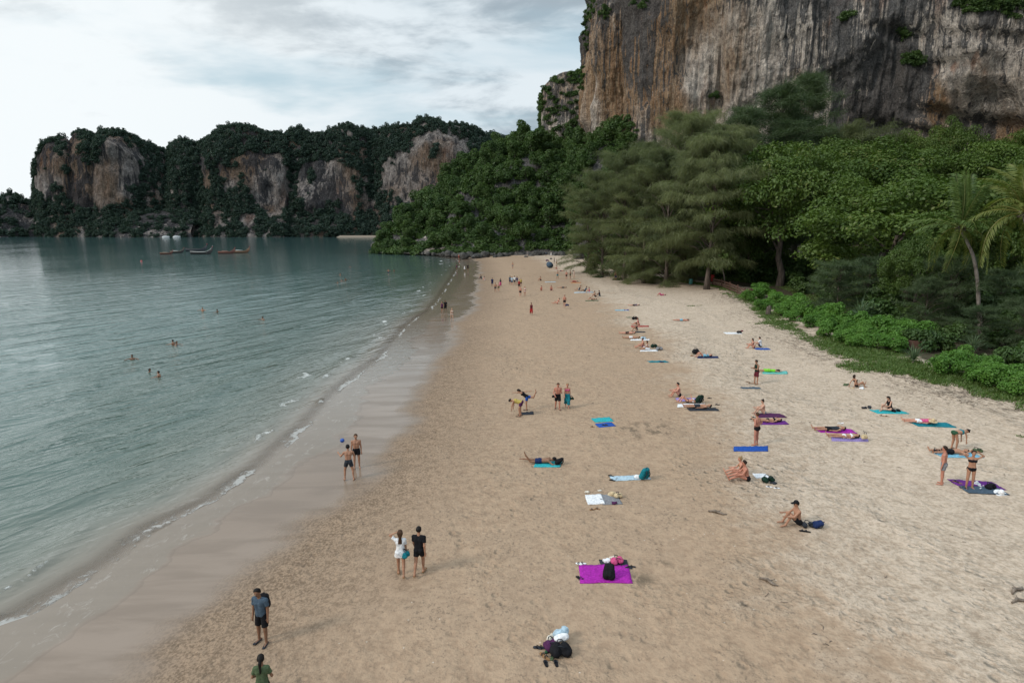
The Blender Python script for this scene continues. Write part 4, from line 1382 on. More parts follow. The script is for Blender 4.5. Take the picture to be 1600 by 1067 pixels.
# ------------------------------------------------------------------ coconut palms
def frond_mesh(name, L, seed, droop, mat, n=46, lw=0.075, ll=0.95):
    rng = np.random.default_rng(seed)
    t = np.linspace(0, 1, 16)
    rx = L * (t * (1 - 0.18 * droop * t))
    rz = L * (0.28 * t - droop * 0.62 * t ** 2.2)
    rach = np.stack([rx, 0 * t, rz], 1)
    mb_v, mb_f = cone_tube(rach, 0.05 * (1.15 - t), 4)
    V, F, T = [mb_v], [[*q] for q in mb_f], [np.full(len(mb_v), 0.95)]
    nb = len(mb_v)
    for k in range(n):
        s = 0.12 + 0.86 * k / (n - 1)
        b = np.array([np.interp(s, t, rx), 0, np.interp(s, t, rz)])
        tg = unit(np.array([np.interp(min(s + .03, 1), t, rx) - b[0] + 1e-4, 0, np.interp(min(s + .03, 1), t, rz) - b[2]]))
        ln_ = ll * math.sin(0.25 + 2.6 * s) ** 0.7 * rng.uniform(0.85, 1.1) * L / 4.5
        for sd in (-1, 1):
            d = unit(tg * 0.55 + np.array([0, sd * 0.8, -0.12]) + rng.normal(size=3) * 0.08)
            d2 = unit(d + np.array([0, 0, -0.75]))
            m1 = b + d * ln_ * 0.5
            e = m1 + d2 * ln_ * 0.5
            wv = unit(np.cross(d, (0, 0, 1))) * lw * L / 4.5
            V.append(np.array([b, m1 - wv * .5, m1 + wv * .5, e]))
            F += [[nb, nb + 1, nb + 2, nb + 2], [nb + 1, nb + 3, nb + 2, nb + 2]]
            T.append(np.full(4, rng.uniform(0.1, 0.9)))
            nb += 4
    F = [q if q[2] != q[3] else q[:3] for q in F]
    me = bpy.data.meshes.new(name)
    me.from_pydata(np.concatenate(V).tolist(), [], F)
    a = me.attributes.new('tone', 'FLOAT', 'POINT')
    a.data.foreach_set('value', np.concatenate(T).astype(np.float32))
    me.materials.append(mat)
    me.update()
    return me


fr = {('g', 0): frond_mesh('palm_frond', 4.5, 1, 0.25, MAT['palm_leaf']), ('g', 1): frond_mesh('palm_frond', 4.5, 2, 0.8, MAT['palm_leaf']),
      ('g', 2): frond_mesh('palm_frond', 4.5, 3, 1.5, MAT['palm_yellow']), ('y', 1): frond_mesh('palm_frond', 4.5, 4, 0.9, MAT['palm_yellow']), ('y', 2): frond_mesh('palm_frond', 4.5, 5, 1.4, MAT['palm_yellow'])}


def palm(label, base_px, D, path_px, crown_px, size, col, n, rot0, seed):
    rng = np.random.default_rng(seed)
    p = at_px(base_px, D)
    t = thing('coconut_palm', label, 'palm', p, 0.0, 'coconut palms above the shrubs')
    pts = [np.array([0, 0, -0.4])]
    for (x, y) in path_px:
        pts.append(np.array([(x - 800) / 980 * (D * CP - (z_at(y, D) - CAM_H) * SP) - p.x, 0.05 * len(pts), z_at(y, D) - p.z]))
    pts = np.array(pts)
    s = np.linspace(0, len(pts) - 1, 22)
    pp = np.stack([np.interp(s, np.arange(len(pts)), pts[:, k]) for k in range(3)], 1)
    for _ in range(3):
        pp[1:-1] = (pp[:-2] + pp[1:-1] * 2 + pp[2:]) / 4
    rr = np.linspace(0.21, 0.125, 22) * (1 + 0.06 * np.cos(np.arange(22) * math.pi))
    rr[0] = 0.30
    mb = MB()
    mb.tube(pp, rr, 8)
    mb.build('trunk', MAT['palm_bark'], t)
    c = pp[-1]
    mb = MB()
    for k in range(7):
        an = k * 0.9
        mb.tube([c + (0, 0, -.05), c + np.array([math.cos(an) * .28, math.sin(an) * .28, 0.25]), c + np.array([math.cos(an) * .42, math.sin(an) * .42, -0.12])], [.06, .07, .03], 5)
    mb.build('crown_shaft', MAT['palm_bark'], t)
    mb = MB()
    for k in range(6):
        an = k * 1.05 + .3
        q = c + np.array([math.cos(an) * .30, math.sin(an) * .30, -0.18])
        mb2 = MB()
        mb2.tube([q + (0, 0, .13), q + (0, 0, .08), q, q - (0, 0, .08), q - (0, 0, .13)], [.03, .10, .125, .09, .02], 7)
        mb2.build('coconut', MAT['bark'], t)
    for k in range(n):
        tier = 0 if k < n * 0.42 else (1 if k < n * 0.84 else 2)
        el = (R(62), R(18), R(-22))[tier] + rng.normal() * 0.16
        if tier == 0:
            el += 0.25 * rng.random()
        me_ = fr.get((col, tier)) or fr[(col, 1)]
        f = link('frond', me_, t, tuple(c + np.array([0, 0, 0.1])), None, size * rng.uniform(0.85, 1.1))
        f.rotation_euler = (rng.normal() * 0.15, -el, rot0 + k * 2.399)
    return t


palm('leaning coconut palm with a bare curved trunk in front of the almond trees', 1530, 60, [(1530, 490), (1529, 440), (1523, 398), (1503, 358)], (1503, 350), 1.12, 'g', 27, 0.7, 71)
palm('coconut palm with yellowing drooping fronds at the frame edge', 1632, 56, [(1632, 470), (1624, 400), (1600, 335)], (1600, 320), 1.25, 'y', 27, 2.0, 72)

# ------------------------------------------------------------------ shrubs, spiky plants, grass
np_crown = [leafy('naupaka_leaves', lobes_for(rg, 13, 1.25, 0.85, 0.5, 0.75), 2600, 0.155, MAT['naupaka'], 640 + k, up=0.6, shell=0.55, aspect=0.6) for k in range(3)]
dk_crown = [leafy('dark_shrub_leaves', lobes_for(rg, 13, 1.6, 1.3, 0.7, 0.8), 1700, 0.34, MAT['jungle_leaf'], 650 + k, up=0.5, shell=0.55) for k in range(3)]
shrub_stem = trunk_mesh('shrub_stem', 0.8, 0.05, 5, 660, 0.5, 0.05)
SH = []
rs = np.random.default_rng(91)
# a continuous belt of individual shrubs: (pixel polyline of the front edge, depth rows)
front = [(1172, 472), (1190, 486), (1218, 494), (1240, 503), (1262, 512), (1285, 525), (1310, 533), (1335, 541), (1362, 547), (1390, 549), (1412, 549)]
for i, (x, y) in enumerate(front):
    g = ground(x, y)
    for row in range(4):
        SH.append((g.x + row * 1.25 + rs.normal() * 0.3, g.y + row * 1.5 + rs.normal() * 0.4, rs.uniform(0.85, 1.25) * (0.85 + 0.12 * row), 'n'))
for i, (x, y) in enumerate([(1488, 584), (1515, 598), (1545, 606), (1575, 612), (1605, 620), (1640, 632)]):
    g = ground(x, y)
    for row in range(3):
        SH.append((g.x + row * 1.1 + rs.normal() * 0.25, g.y + row * 1.2 + rs.normal() * 0.3, rs.uniform(0.8, 1.1), 'n'))
for i, (x, y, s) in enumerate([(918, 409, 1.2), (930, 414, 1.5), (945, 421, 1.7), (960, 425, 2.0), (978, 426, 2.0), (996, 427, 2.0), (1015, 427, 1.9), (1035, 428, 1.7), (1052, 430, 1.4), (940, 408, 2.2), (962, 412, 2.4), (990, 415, 2.5), (1018, 418, 2.4), (1048, 420, 2.2)]):
    g = ground(x, y)
    SH.append((g.x + 1.0, g.y + 1.5, s, 'd'))
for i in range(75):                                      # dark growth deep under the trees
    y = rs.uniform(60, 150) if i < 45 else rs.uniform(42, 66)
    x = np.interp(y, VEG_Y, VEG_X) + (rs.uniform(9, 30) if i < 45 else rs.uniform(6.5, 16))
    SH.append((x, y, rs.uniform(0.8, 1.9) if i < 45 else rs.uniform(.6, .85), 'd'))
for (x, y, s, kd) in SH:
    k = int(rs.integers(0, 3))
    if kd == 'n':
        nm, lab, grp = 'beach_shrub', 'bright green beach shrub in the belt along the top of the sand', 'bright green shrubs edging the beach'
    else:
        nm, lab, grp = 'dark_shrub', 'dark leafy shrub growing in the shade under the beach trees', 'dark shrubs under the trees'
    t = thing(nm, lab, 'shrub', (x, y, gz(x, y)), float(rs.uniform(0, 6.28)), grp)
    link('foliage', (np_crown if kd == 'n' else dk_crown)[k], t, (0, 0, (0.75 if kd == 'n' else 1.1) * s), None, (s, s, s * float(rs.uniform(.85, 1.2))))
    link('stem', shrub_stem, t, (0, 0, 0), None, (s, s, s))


def spiky(n, L, seed, wdt=0.06):
    rng = np.random.default_rng(seed)
    V, F, T = [], [], []
    for k in range(n):
        an, el = rng.uniform(0, 6.28), rng.uniform(0.25, 1.45)
        d = np.array([math.cos(an) * math.cos(el), math.sin(an) * math.cos(el), math.sin(el)])
        l = L * rng.uniform(0.7, 1.1)
        b = rng.normal(size=3) * 0.08 + np.array([0, 0, 0.2])
        m1 = b + d * l * 0.6
        e = m1 + unit(d + np.array([0, 0, -0.55])) * l * 0.4
        sv = unit(np.cross(d, (0, 0, 1))) * wdt
        i = len(V)
        V += [b - sv * .5, b + sv * .5, m1 - sv * .4, m1 + sv * .4, e]
        F += [(i, i + 1, i + 3, i + 2), (i + 2, i + 3, i + 4)]
        T += [rng.random()] * 5
    me = bpy.data.meshes.new('spiky_leaves')
    me.from_pydata([tuple(v) for v in V], [], F)
    a = me.attributes.new('tone', 'FLOAT', 'POINT')
    a.data.foreach_set('value', np.array(T, np.float32))
    me.materials.append(MAT['blade'])
    me.update()
    return me


sp_mesh = [spiky(90, 2.0, 5), spiky(70, 1.4, 6)]
for (x, y, k, s, zo, lab) in ((1340, 520, 0, 1.25, 0.9, 'pale spiky pandanus standing above the bright shrubs'), (1268, 462, 0, 1.0, 0.3, 'dark spiky pandanus beside the forked almond trunk'), (1250, 432, 1, 1.0, 0.2, 'small spiky plant deep in the shade behind the fence'),
                       (1425, 575, 1, 1.0, 0.2, 'low spiky plant under the young casuarina near the planter wall'), (1520, 560, 0, 0.9, 0.3, 'spiky plant beside the shrub hedge under the leaning palm')):
    g = ground(x, y)
    t = thing('pandanus', lab, 'plant', (g.x + 1.0, g.y + 1.5, g.z), x * .1, 'spiky plants')
    link('leaves', sp_mesh[k], t, (0, 0, zo * s), None, s)
    mb = MB()
    mb.tube([(0, 0, -.2), (0.05, 0, .5), (0, 0, 1.0)], [.12, .10, .08], 6)
    o = mb.build('stem', MAT['bark'], t)
    o.scale = (s, s, max(zo, .2) * s)


# grass: patches of short blades at the edge of the sand, thinning out towards it
def tuft_mesh(seed, n=16):
    rng = np.random.default_rng(seed)
    V, F, T = [], [], []
    for k in range(n):
        an, ln_ = rng.uniform(0, 6.28), rng.uniform(0.08, 0.2)
        b = np.array([rng.normal() * .12, rng.normal() * .12, 0])
        d = unit(np.array([math.cos(an) * .7, math.sin(an) * .7, 1.0]))
        sv = np.array([-math.sin(an), math.cos(an), 0]) * 0.03
        i = len(V)
        V += [b - sv, b + sv, b + d * ln_]
        F.append((i, i + 1, i + 2))
        T += [rng.random()] * 3
    return make_mesh('grass_tuft', np.array(V), np.array(F), {'tone': np.array(T)}, False, [MAT['grass']])


tufts = [tuft_mesh(700 + k) for k in range(3)]
GX = rs.uniform(24, 52, 160000)
GY = rs.uniform(26, 150, 160000)
gv = veg_d(GX, GY)
gp = np.stack([GX, GY, 0 * GX], 1)
gn = fbm(gp / 5.5, 4, 710)
gn2 = fbm(gp / 1.6, 3, 711)
strip = np.where(GY < 62, np.exp(-((gv - 1.9) / 2.3) ** 2), np.exp(-((gv - 0.6) / 1.3) ** 2))
sparse = np.where((GY > 84) & (GY < 105), 0.4, 1.0)
ok = (rs.random(160000) < np.clip(strip * 1.35 + gn * 0.9 + gn2 * 0.4 - 0.35, 0, 1) * sparse * np.where(GY < 62, 1, 0.5)) & (gv < 9)
lawn = (gv > 9) & (gv < 26) & (GY > 70) & (rs.random(160000) < 0.18)
gsel = np.concatenate([np.where(ok)[0][:16000], np.where(lawn)[0][:6000]])
gpt = np.stack([GX[gsel], GY[gsel], beach_z(GX[gsel], GY[gsel]) - 0.01], 1)
sc = rs.uniform(0.7, 1.6, len(gpt))
scatter_stuff('grass', gpt, tufts, sc, rs.uniform(0, 6.28, len(gpt)), rs.integers(0, 3, len(gpt)), 712)


# twigs, weed and bark along the drift lines
def twig_mesh(seed):
    rng = np.random.default_rng(seed)
    mb = MB()
    for k in range(1 + seed % 4):
        an = rng.uniform(0, 6.28)
        b = np.array([rng.normal() * .22, rng.normal() * .22, 0.012])
        l = rng.uniform(.05, .2)
        mb.tube([b, b + np.array([math.cos(an) * l * .5, math.sin(an) * l * .5, .02]), b + np.array([math.cos(an + .3) * l, math.sin(an + .3) * l, .005])], [.009, .009, .004], 4)
    return mb.mesh('twigs', [MAT['driftwood']])


TX, TY = rs.uniform(-2, 36, 60000), rs.uniform(16, 110, 60000)
tv = veg_d(TX, TY)
tn = fbm(np.stack([TX, TY, 0 * TX], 1) / 4.5, 3, 720)
pr = np.exp(-((tv + 1.0) / 2.4) ** 2) * np.clip(0.30 + tn, 0, 1) + 0.016 * np.exp(-((shore_d(TX, TY) - 25) / 6) ** 2) * (tn > 0.1) + 0.004
tsel = np.where((rs.random(60000) < pr) & (tv < 4))[0][:2600]
tpt = np.stack([TX[tsel], TY[tsel], beach_z(TX[tsel], TY[tsel])], 1)
scatter_stuff('beach_litter', tpt, [twig_mesh(730 + k) for k in range(4)], rs.uniform(0.5, 1.5, len(tpt)), rs.uniform(0, 6.28, len(tpt)), rs.integers(0, 4, len(tpt)), 731, 0.05)


# ------------------------------------------------------------------ people: one continuous skin over a posed skeleton
def surface_net(f, org, h):
    s = f < 0
    nx, ny, nz = f.shape
    c = np.zeros((nx - 1, ny - 1, nz - 1), np.int8)
    for dx in (0, 1):
        for dy in (0, 1):
            for dz in (0, 1):
                c += s[dx:nx - 1 + dx, dy:ny - 1 + dy, dz:nz - 1 + dz]
    I = np.argwhere((c > 0) & (c < 8))
    if len(I) == 0:
        return np.zeros((0, 3)), np.zeros((0, 4), int)
    ids = np.full(c.shape, -1)
    ids[I[:, 0], I[:, 1], I[:, 2]] = np.arange(len(I))
    acc, cnt = np.zeros((len(I), 3)), np.zeros((len(I), 1))
    corners = [(x, y, z) for x in (0, 1) for y in (0, 1) for z in (0, 1)]
    for a in corners:
        for ax in range(3):
            if a[ax] == 0:
                b = list(a)
                b[ax] = 1
                f0 = f[I[:, 0] + a[0], I[:, 1] + a[1], I[:, 2] + a[2]]
                f1 = f[I[:, 0] + b[0], I[:, 1] + b[1], I[:, 2] + b[2]]
                k = (f0 < 0) != (f1 < 0)
                t = np.where(k, f0 / np.where(k, f0 - f1, 1), 0)
                p = np.tile(np.array(a, float), (len(I), 1))
                p[:, ax] += t
                acc += p * k[:, None]
                cnt += k[:, None]
    V = org + h * (I + acc / cnt)
    F = []
    for ax in range(3):
        u, w_ = [(1, 2), (2, 0), (0, 1)][ax]
        sl0, sl1 = [slice(None)] * 3, [slice(None)] * 3
        sl0[ax], sl1[ax] = slice(0, -1), slice(1, None)
        E = np.argwhere(s[tuple(sl0)] != s[tuple(sl1)])
        E = E[(E[:, u] > 0) & (E[:, w_] > 0) & (E[:, u] < f.shape[u] - 1) & (E[:, w_] < f.shape[w_] - 1)]
        if len(E) == 0:
            continue
        neg = s[E[:, 0], E[:, 1], E[:, 2]]
        q = []
        for du, dw in ((1, 1), (0, 1), (0, 0), (1, 0)):
            e = E.copy()
            e[:, u] -= du
            e[:, w_] -= dw
            q.append(ids[e[:, 0], e[:, 1], e[:, 2]])
        q = np.stack(q, 1)
        q[~neg] = q[~neg][:, ::-1]
        F.append(q)
    return V, np.concatenate(F)


def field_mesh(prims, h, k=0.03):
    """surface of smoothly joined tapered limbs. prim: (a, b, ra, rb, [planes (point, normal)]) - the part beyond a plane is cut off"""
    lo = np.min([np.minimum(p[0], p[1]) - max(p[2], p[3]) for p in prims], 0) - 3 * h
    hi = np.max([np.maximum(p[0], p[1]) + max(p[2], p[3]) for p in prims], 0) + 3 * h
    n = np.ceil((hi - lo) / h).astype(int) + 1
    f = np.full(n, 0.5)
    for p in prims:
        a, b, ra, rb = np.asarray(p[0], float), np.asarray(p[1], float), p[2], p[3]
        m = max(ra, rb) + k + 2 * h
        i0 = np.maximum(np.floor((np.minimum(a, b) - m - lo) / h).astype(int), 0)
        i1 = np.minimum(np.ceil((np.maximum(a, b) + m - lo) / h).astype(int) + 1, n)
        g = np.stack(np.meshgrid(*[lo[j] + h * np.arange(i0[j], i1[j]) for j in range(3)], indexing='ij'), -1)
        ab = b - a
        t = np.clip(((g - a) @ ab) / (ab @ ab + 1e-9), 0, 1)
        d = np.linalg.norm(g - a - t[..., None] * ab, axis=-1) - (ra + (rb - ra) * t)
        for (pp, nn) in (p[4] if len(p) > 4 else ()):
            d = np.maximum(d, (g - pp) @ np.asarray(nn, float))
        sub = f[i0[0]:i1[0], i0[1]:i1[1], i0[2]:i1[2]]
        kk = p[5] if len(p) > 5 else k
        if kk > 0:
            hh = np.clip(0.5 + 0.5 * (sub - d) / kk, 0, 1)
            sub[...] = sub * (1 - hh) + d * hh - kk * hh * (1 - hh)
        else:
            np.minimum(sub, d, out=sub)
    return surface_net(f, lo, h)


def nv(*v):
    v = np.array(v, float)
    return v / np.linalg.norm(v)


def D2(l, r=None):
    return (l, r if r is not None else l)


# limb directions: x is outwards, y forward, z up; a pair gives left and right
POSE = dict(
    stand=dict(ua=D2((.14, -.02, -1)), fa=D2((.06, .18, -1)), th=D2((.05, .02, -1)), sh=D2((.02, -.04, -1)), ft=D2((.2, 1, -.12))),
    walk=dict(ua=D2((.12, -.32, -1), (.12, .34, -1)), fa=D2((.05, .05, -1), (.02, .65, -1)), th=D2((.03, .36, -1), (.03, -.26, -1)), sh=D2((.0, .02, -1), (.0, -.55, -1)), ft=D2((.1, 1, -.05), (.05, 1, -.6))),
    stride=dict(ua=D2((.12, .3, -1), (.12, -.3, -1)), fa=D2((.02, .6, -1), (.05, .05, -1)), th=D2((.03, -.2, -1), (.03, .32, -1)), sh=D2((.0, -.5, -1), (.0, .0, -1)), ft=D2((.05, 1, -.55), (.1, 1, -.05))),
    phone=dict(spine=(0, .05, 1), head=(0, .35, 1), ua=D2((.15, .25, -1)), fa=D2((-.35, 1, .25)), th=D2((.08, .0, -1), (.08, .12, -1)), sh=D2((.02, -.04, -1)), ft=D2((.2, 1, -.1))),
    hips=dict(ua=D2((.6, -.25, -.8)), fa=D2((-.75, .35, -.6)), th=D2((.05, .02, -1)), sh=D2((.02, -.04, -1)), ft=D2((.2, 1, -.1))),
    onhead=dict(spine=(0, -.05, 1), ua=D2((.75, .25, .55), (.8, .15, .6)), fa=D2((-.75, .2, .55), (-.8, -.1, .6)), th=D2((.05, .02, -1)), sh=D2((.02, -.03, -1)), ft=D2((.25, 1, -.1))),
    armup=dict(ua=D2((.75, .3, .55), (.12, .15, -1)), fa=D2((-.95, -.1, .45), (.05, .35, -1)), th=D2((.03, .28, -1), (.03, -.2, -1)), sh=D2((0, .02, -1), (0, -.45, -1)), ft=D2((.1, 1, -.05), (.05, 1, -.55))),
    catch=dict(spine=(0, .08, 1), ua=D2((.55, .45, -.75), (.35, .5, -.8)), fa=D2((.35, .9, .25), (-.1, .9, .1)), th=D2((.22, .15, -1), (.25, -.1, -1)), sh=D2((.05, -.2, -1)), ft=D2((.3, 1, -.1))),
    tpose=dict(ua=D2((1, .1, .08)), fa=D2((1, .1, .05)), th=D2((.12, 0, -1)), sh=D2((.04, -.03, -1)), ft=D2((.3, 1, -.1))),
    bend=dict(spine=(0, .85, .42), head=(0, 1, .1), ua=D2((.06, .25, -1)), fa=D2((0, .15, -1)), th=D2((.06, .10, -1)), sh=D2((.02, -.05, -1)), ft=D2((.2, 1, -.1))),
    bendlow=dict(spine=(0, .9, .2), head=(0, 1, -.2), ua=D2((.06, .35, -1)), fa=D2((0, .1, -1)), th=D2((.10, .28, -1)), sh=D2((.03, -.12, -1)), ft=D2((.25, 1, -.1))),
    dancer=dict(spine=(0, .72, .62), head=(0, .8, .5), ua=D2((.1, 1, .12), (.1, -1, .12)), fa=D2((0, 1, .02), (0, -1, .1)), th=D2((.02, .12, -1), (.05, -1, -.10)), sh=D2((0, -.1, -1), (.0, -.42, 1)), ft=D2((.1, 1, -.1), (0, .3, 1))),
    hug=dict(spine=(0, .12, 1), head=(0, .2, 1), ua=D2((.15, .75, -.75)), fa=D2((-.12, 1, .0)), th=D2((.12, .85, .78)), sh=D2((.05, .55, -1)), ft=D2((.15, 1, -.15))),
    legsout=dict(spine=(0, .22, 1), head=(0, .1, 1), ua=D2((.15, .55, -.85)), fa=D2((-.05, 1, -.15)), th=D2((.13, 1, .32)), sh=D2((.05, 1, -.45)), ft=D2((.2, .45, .9))),
    leanback=dict(spine=(0, -.5, 1), head=(0, -.1, 1), ua=D2((.3, -.6, -1)), fa=D2((.1, -.25, -1)), th=D2((.14, 1, .12), (.14, .85, .6)), sh=D2((.05, 1, -.1), (.05, .55, -.9)), ft=D2((.2, .4, 1), (.1, 1, -.1))),
    cross=dict(spine=(0, .2, 1), head=(0, .55, .9), ua=D2((.2, .45, -.9)), fa=D2((-.35, .9, -.2)), th=D2((.75, .75, .12), (.35, .85, .45)), sh=D2((-.85, .35, -.2), (-.5, .55, -.75)), ft=D2((-.2, 1, -.1))),
    back=dict(spine=(0, -1, .02), head=(0, -1, .12), ua=D2((.42, .9, -.08)), fa=D2((.05, 1, -.02)), th=D2((.12, 1, .0)), sh=D2((.06, 1, -.03)), ft=D2((.35, .35, .9))),
    backarm=dict(spine=(0, -1, .02), head=(0, -1, .15), ua=D2((.55, .8, -.05), (.9, -.45, .12)), fa=D2((-.2, 1, .0), (-.7, -.6, .1)), th=D2((.14, 1, .0)), sh=D2((.06, 1, -.03)), ft=D2((.35, .35, .9))),
    backknee=dict(spine=(0, -1, .02), head=(0, -1, .15), ua=D2((.35, .65, .5), (.42, .9, -.05)), fa=D2((-.3, .2, .8), (-.2, 1, .15)), th=D2((.12, .72, .78), (.12, .85, .55)), sh=D2((.05, .55, -.95), (.05, .65, -.85)), ft=D2((.15, 1, -.12))),
    prone=dict(spine=(0, -1, .02), lat=(-1, 0, 0), head=(0, -1, .12), ua=D2((.75, -.65, -.02)), fa=D2((-.55, -.85, -.02)), th=D2((.12, 1, .0)), sh=D2((.05, 1, .0)), ft=D2((.1, 1, -.1))),
    pronerest=dict(spine=(0, -1, .18), lat=(-1, 0, 0), head=(0, -1, .35), ua=D2((.45, -.75, -.45)), fa=D2((-.35, -.95, -.08)), th=D2((.12, 1, -.02)), sh=D2((.05, 1, .02), (.05, .6, .75)), ft=D2((.1, 1, -.1), (0, .3, 1))),
    side=dict(spine=(0, -1, .25), lat=(.55, 0, .8), head=(0, -1, .4), ua=D2((.5, -.5, -.6), (.2, .9, -.3)), fa=D2((-.2, -.9, .3), (.0, 1, -.2)), th=D2((.1, .9, .1), (.1, .9, .25)), sh=D2((.0, .9, -.1), (.0, .7, -.45)), ft=D2((0, 1, .2))),
    swim=dict(ua=D2((1, .4, -.15)), fa=D2((.5, 1, -.1)), th=D2((.1, .1, -1)), sh=D2((.05, -.1, -1)), ft=D2((.2, 1, -.2))),
)

SKIN_COL = {'pale': (0.50, 0.285, 0.20), 'pink': (0.50, 0.24, 0.165), 'tan': (0.36, 0.185, 0.115), 'brown': (0.215, 0.110, 0.065), 'red': (0.43, 0.185, 0.125)}
HAIR_COL = {'black': (0.012, 0.010, 0.009), 'dark': (0.026, 0.017, 0.012), 'brown': (0.060, 0.032, 0.018), 'blonde': (0.26, 0.17, 0.085), 'grey': (0.22, 0.21, 0.20)}
CLOTH_COL = {'black': (0.012, 0.012, 0.014), 'charcoal': (0.030, 0.034, 0.042), 'grey': (0.20, 0.20, 0.21), 'white': (0.70, 0.70, 0.72), 'navy': (0.016, 0.028, 0.085), 'blue': (0.018, 0.075, 0.32), 'teal': (0.012, 0.165, 0.205),
             'turquoise': (0.03, 0.33, 0.36), 'green': (0.028, 0.080, 0.042), 'lime': (0.19, 0.52, 0.040), 'olive': (0.075, 0.105, 0.055), 'red': (0.30, 0.022, 0.022), 'maroon': (0.115, 0.020, 0.030), 'pink': (0.52, 0.085, 0.20),
             'magenta': (0.33, 0.022, 0.30), 'purple': (0.125, 0.028, 0.185), 'plum': (0.075, 0.022, 0.070), 'lavender': (0.26, 0.20, 0.42), 'yellow': (0.42, 0.32, 0.085), 'orange': (0.50, 0.16, 0.03), 'slate': (0.062, 0.092, 0.125), 'skyblue': (0.18, 0.40, 0.52),
             'paleblue': (0.37, 0.48, 0.55), 'straw': (0.50, 0.39, 0.24), 'tanbrown': (0.24, 0.13, 0.06), 'seafoam': (0.12, 0.40, 0.36), 'darkgreen': (0.012, 0.030, 0.020), 'cream': (0.62, 0.56, 0.47)}
_mc = {}


def cmat(kind, col):
    key = (kind, col)
    if key in _mc:
        return _mc[key]
    rgb = {'skin': SKIN_COL, 'hair': HAIR_COL, 'cloth': CLOTH_COL, 'rubber': CLOTH_COL, 'plastic': CLOTH_COL}[kind][col]
    m, nt, bs, out = new_mat('%s_%s' % (col, kind))
    P = nt.n('ShaderNodeTexCoord').outputs['Object']
    n = nt.noise(P, {'skin': 9.0, 'hair': 40.0}.get(kind, 14.0), 4, 0.6)
    lo = tuple(x * (0.86 if kind == 'skin' else 0.75) for x in rgb)
    hi = tuple(min(x * (1.10 if kind == 'skin' else 1.2), 0.82) for x in rgb)
    nt.set(bs.inputs['Base Color'], nt.mix(nt.ss(n, 0.3, 0.7), lo, hi))
    bs.inputs['Roughness'].default_value = {'skin': 0.55, 'hair': 0.5, 'plastic': 0.35}.get(kind, 0.9)
    bs.inputs['Specular IOR Level'].default_value = {'skin': 0.3, 'plastic': 0.5}.get(kind, 0.12)
    if kind == 'cloth':
        n2 = nt.noise(P, 22.0, 3, 0.6, 1.0)
        nt.set(bs.inputs['Normal'], nt.bump(n2, 0.6, 0.02))
    _mc[key] = m
    return m


MAT['eye'] = new_mat('eyes')[0]
MAT['eye'].node_tree.nodes['Principled BSDF'].inputs['Base Color'].default_value = (0.02, 0.015, 0.012, 1)


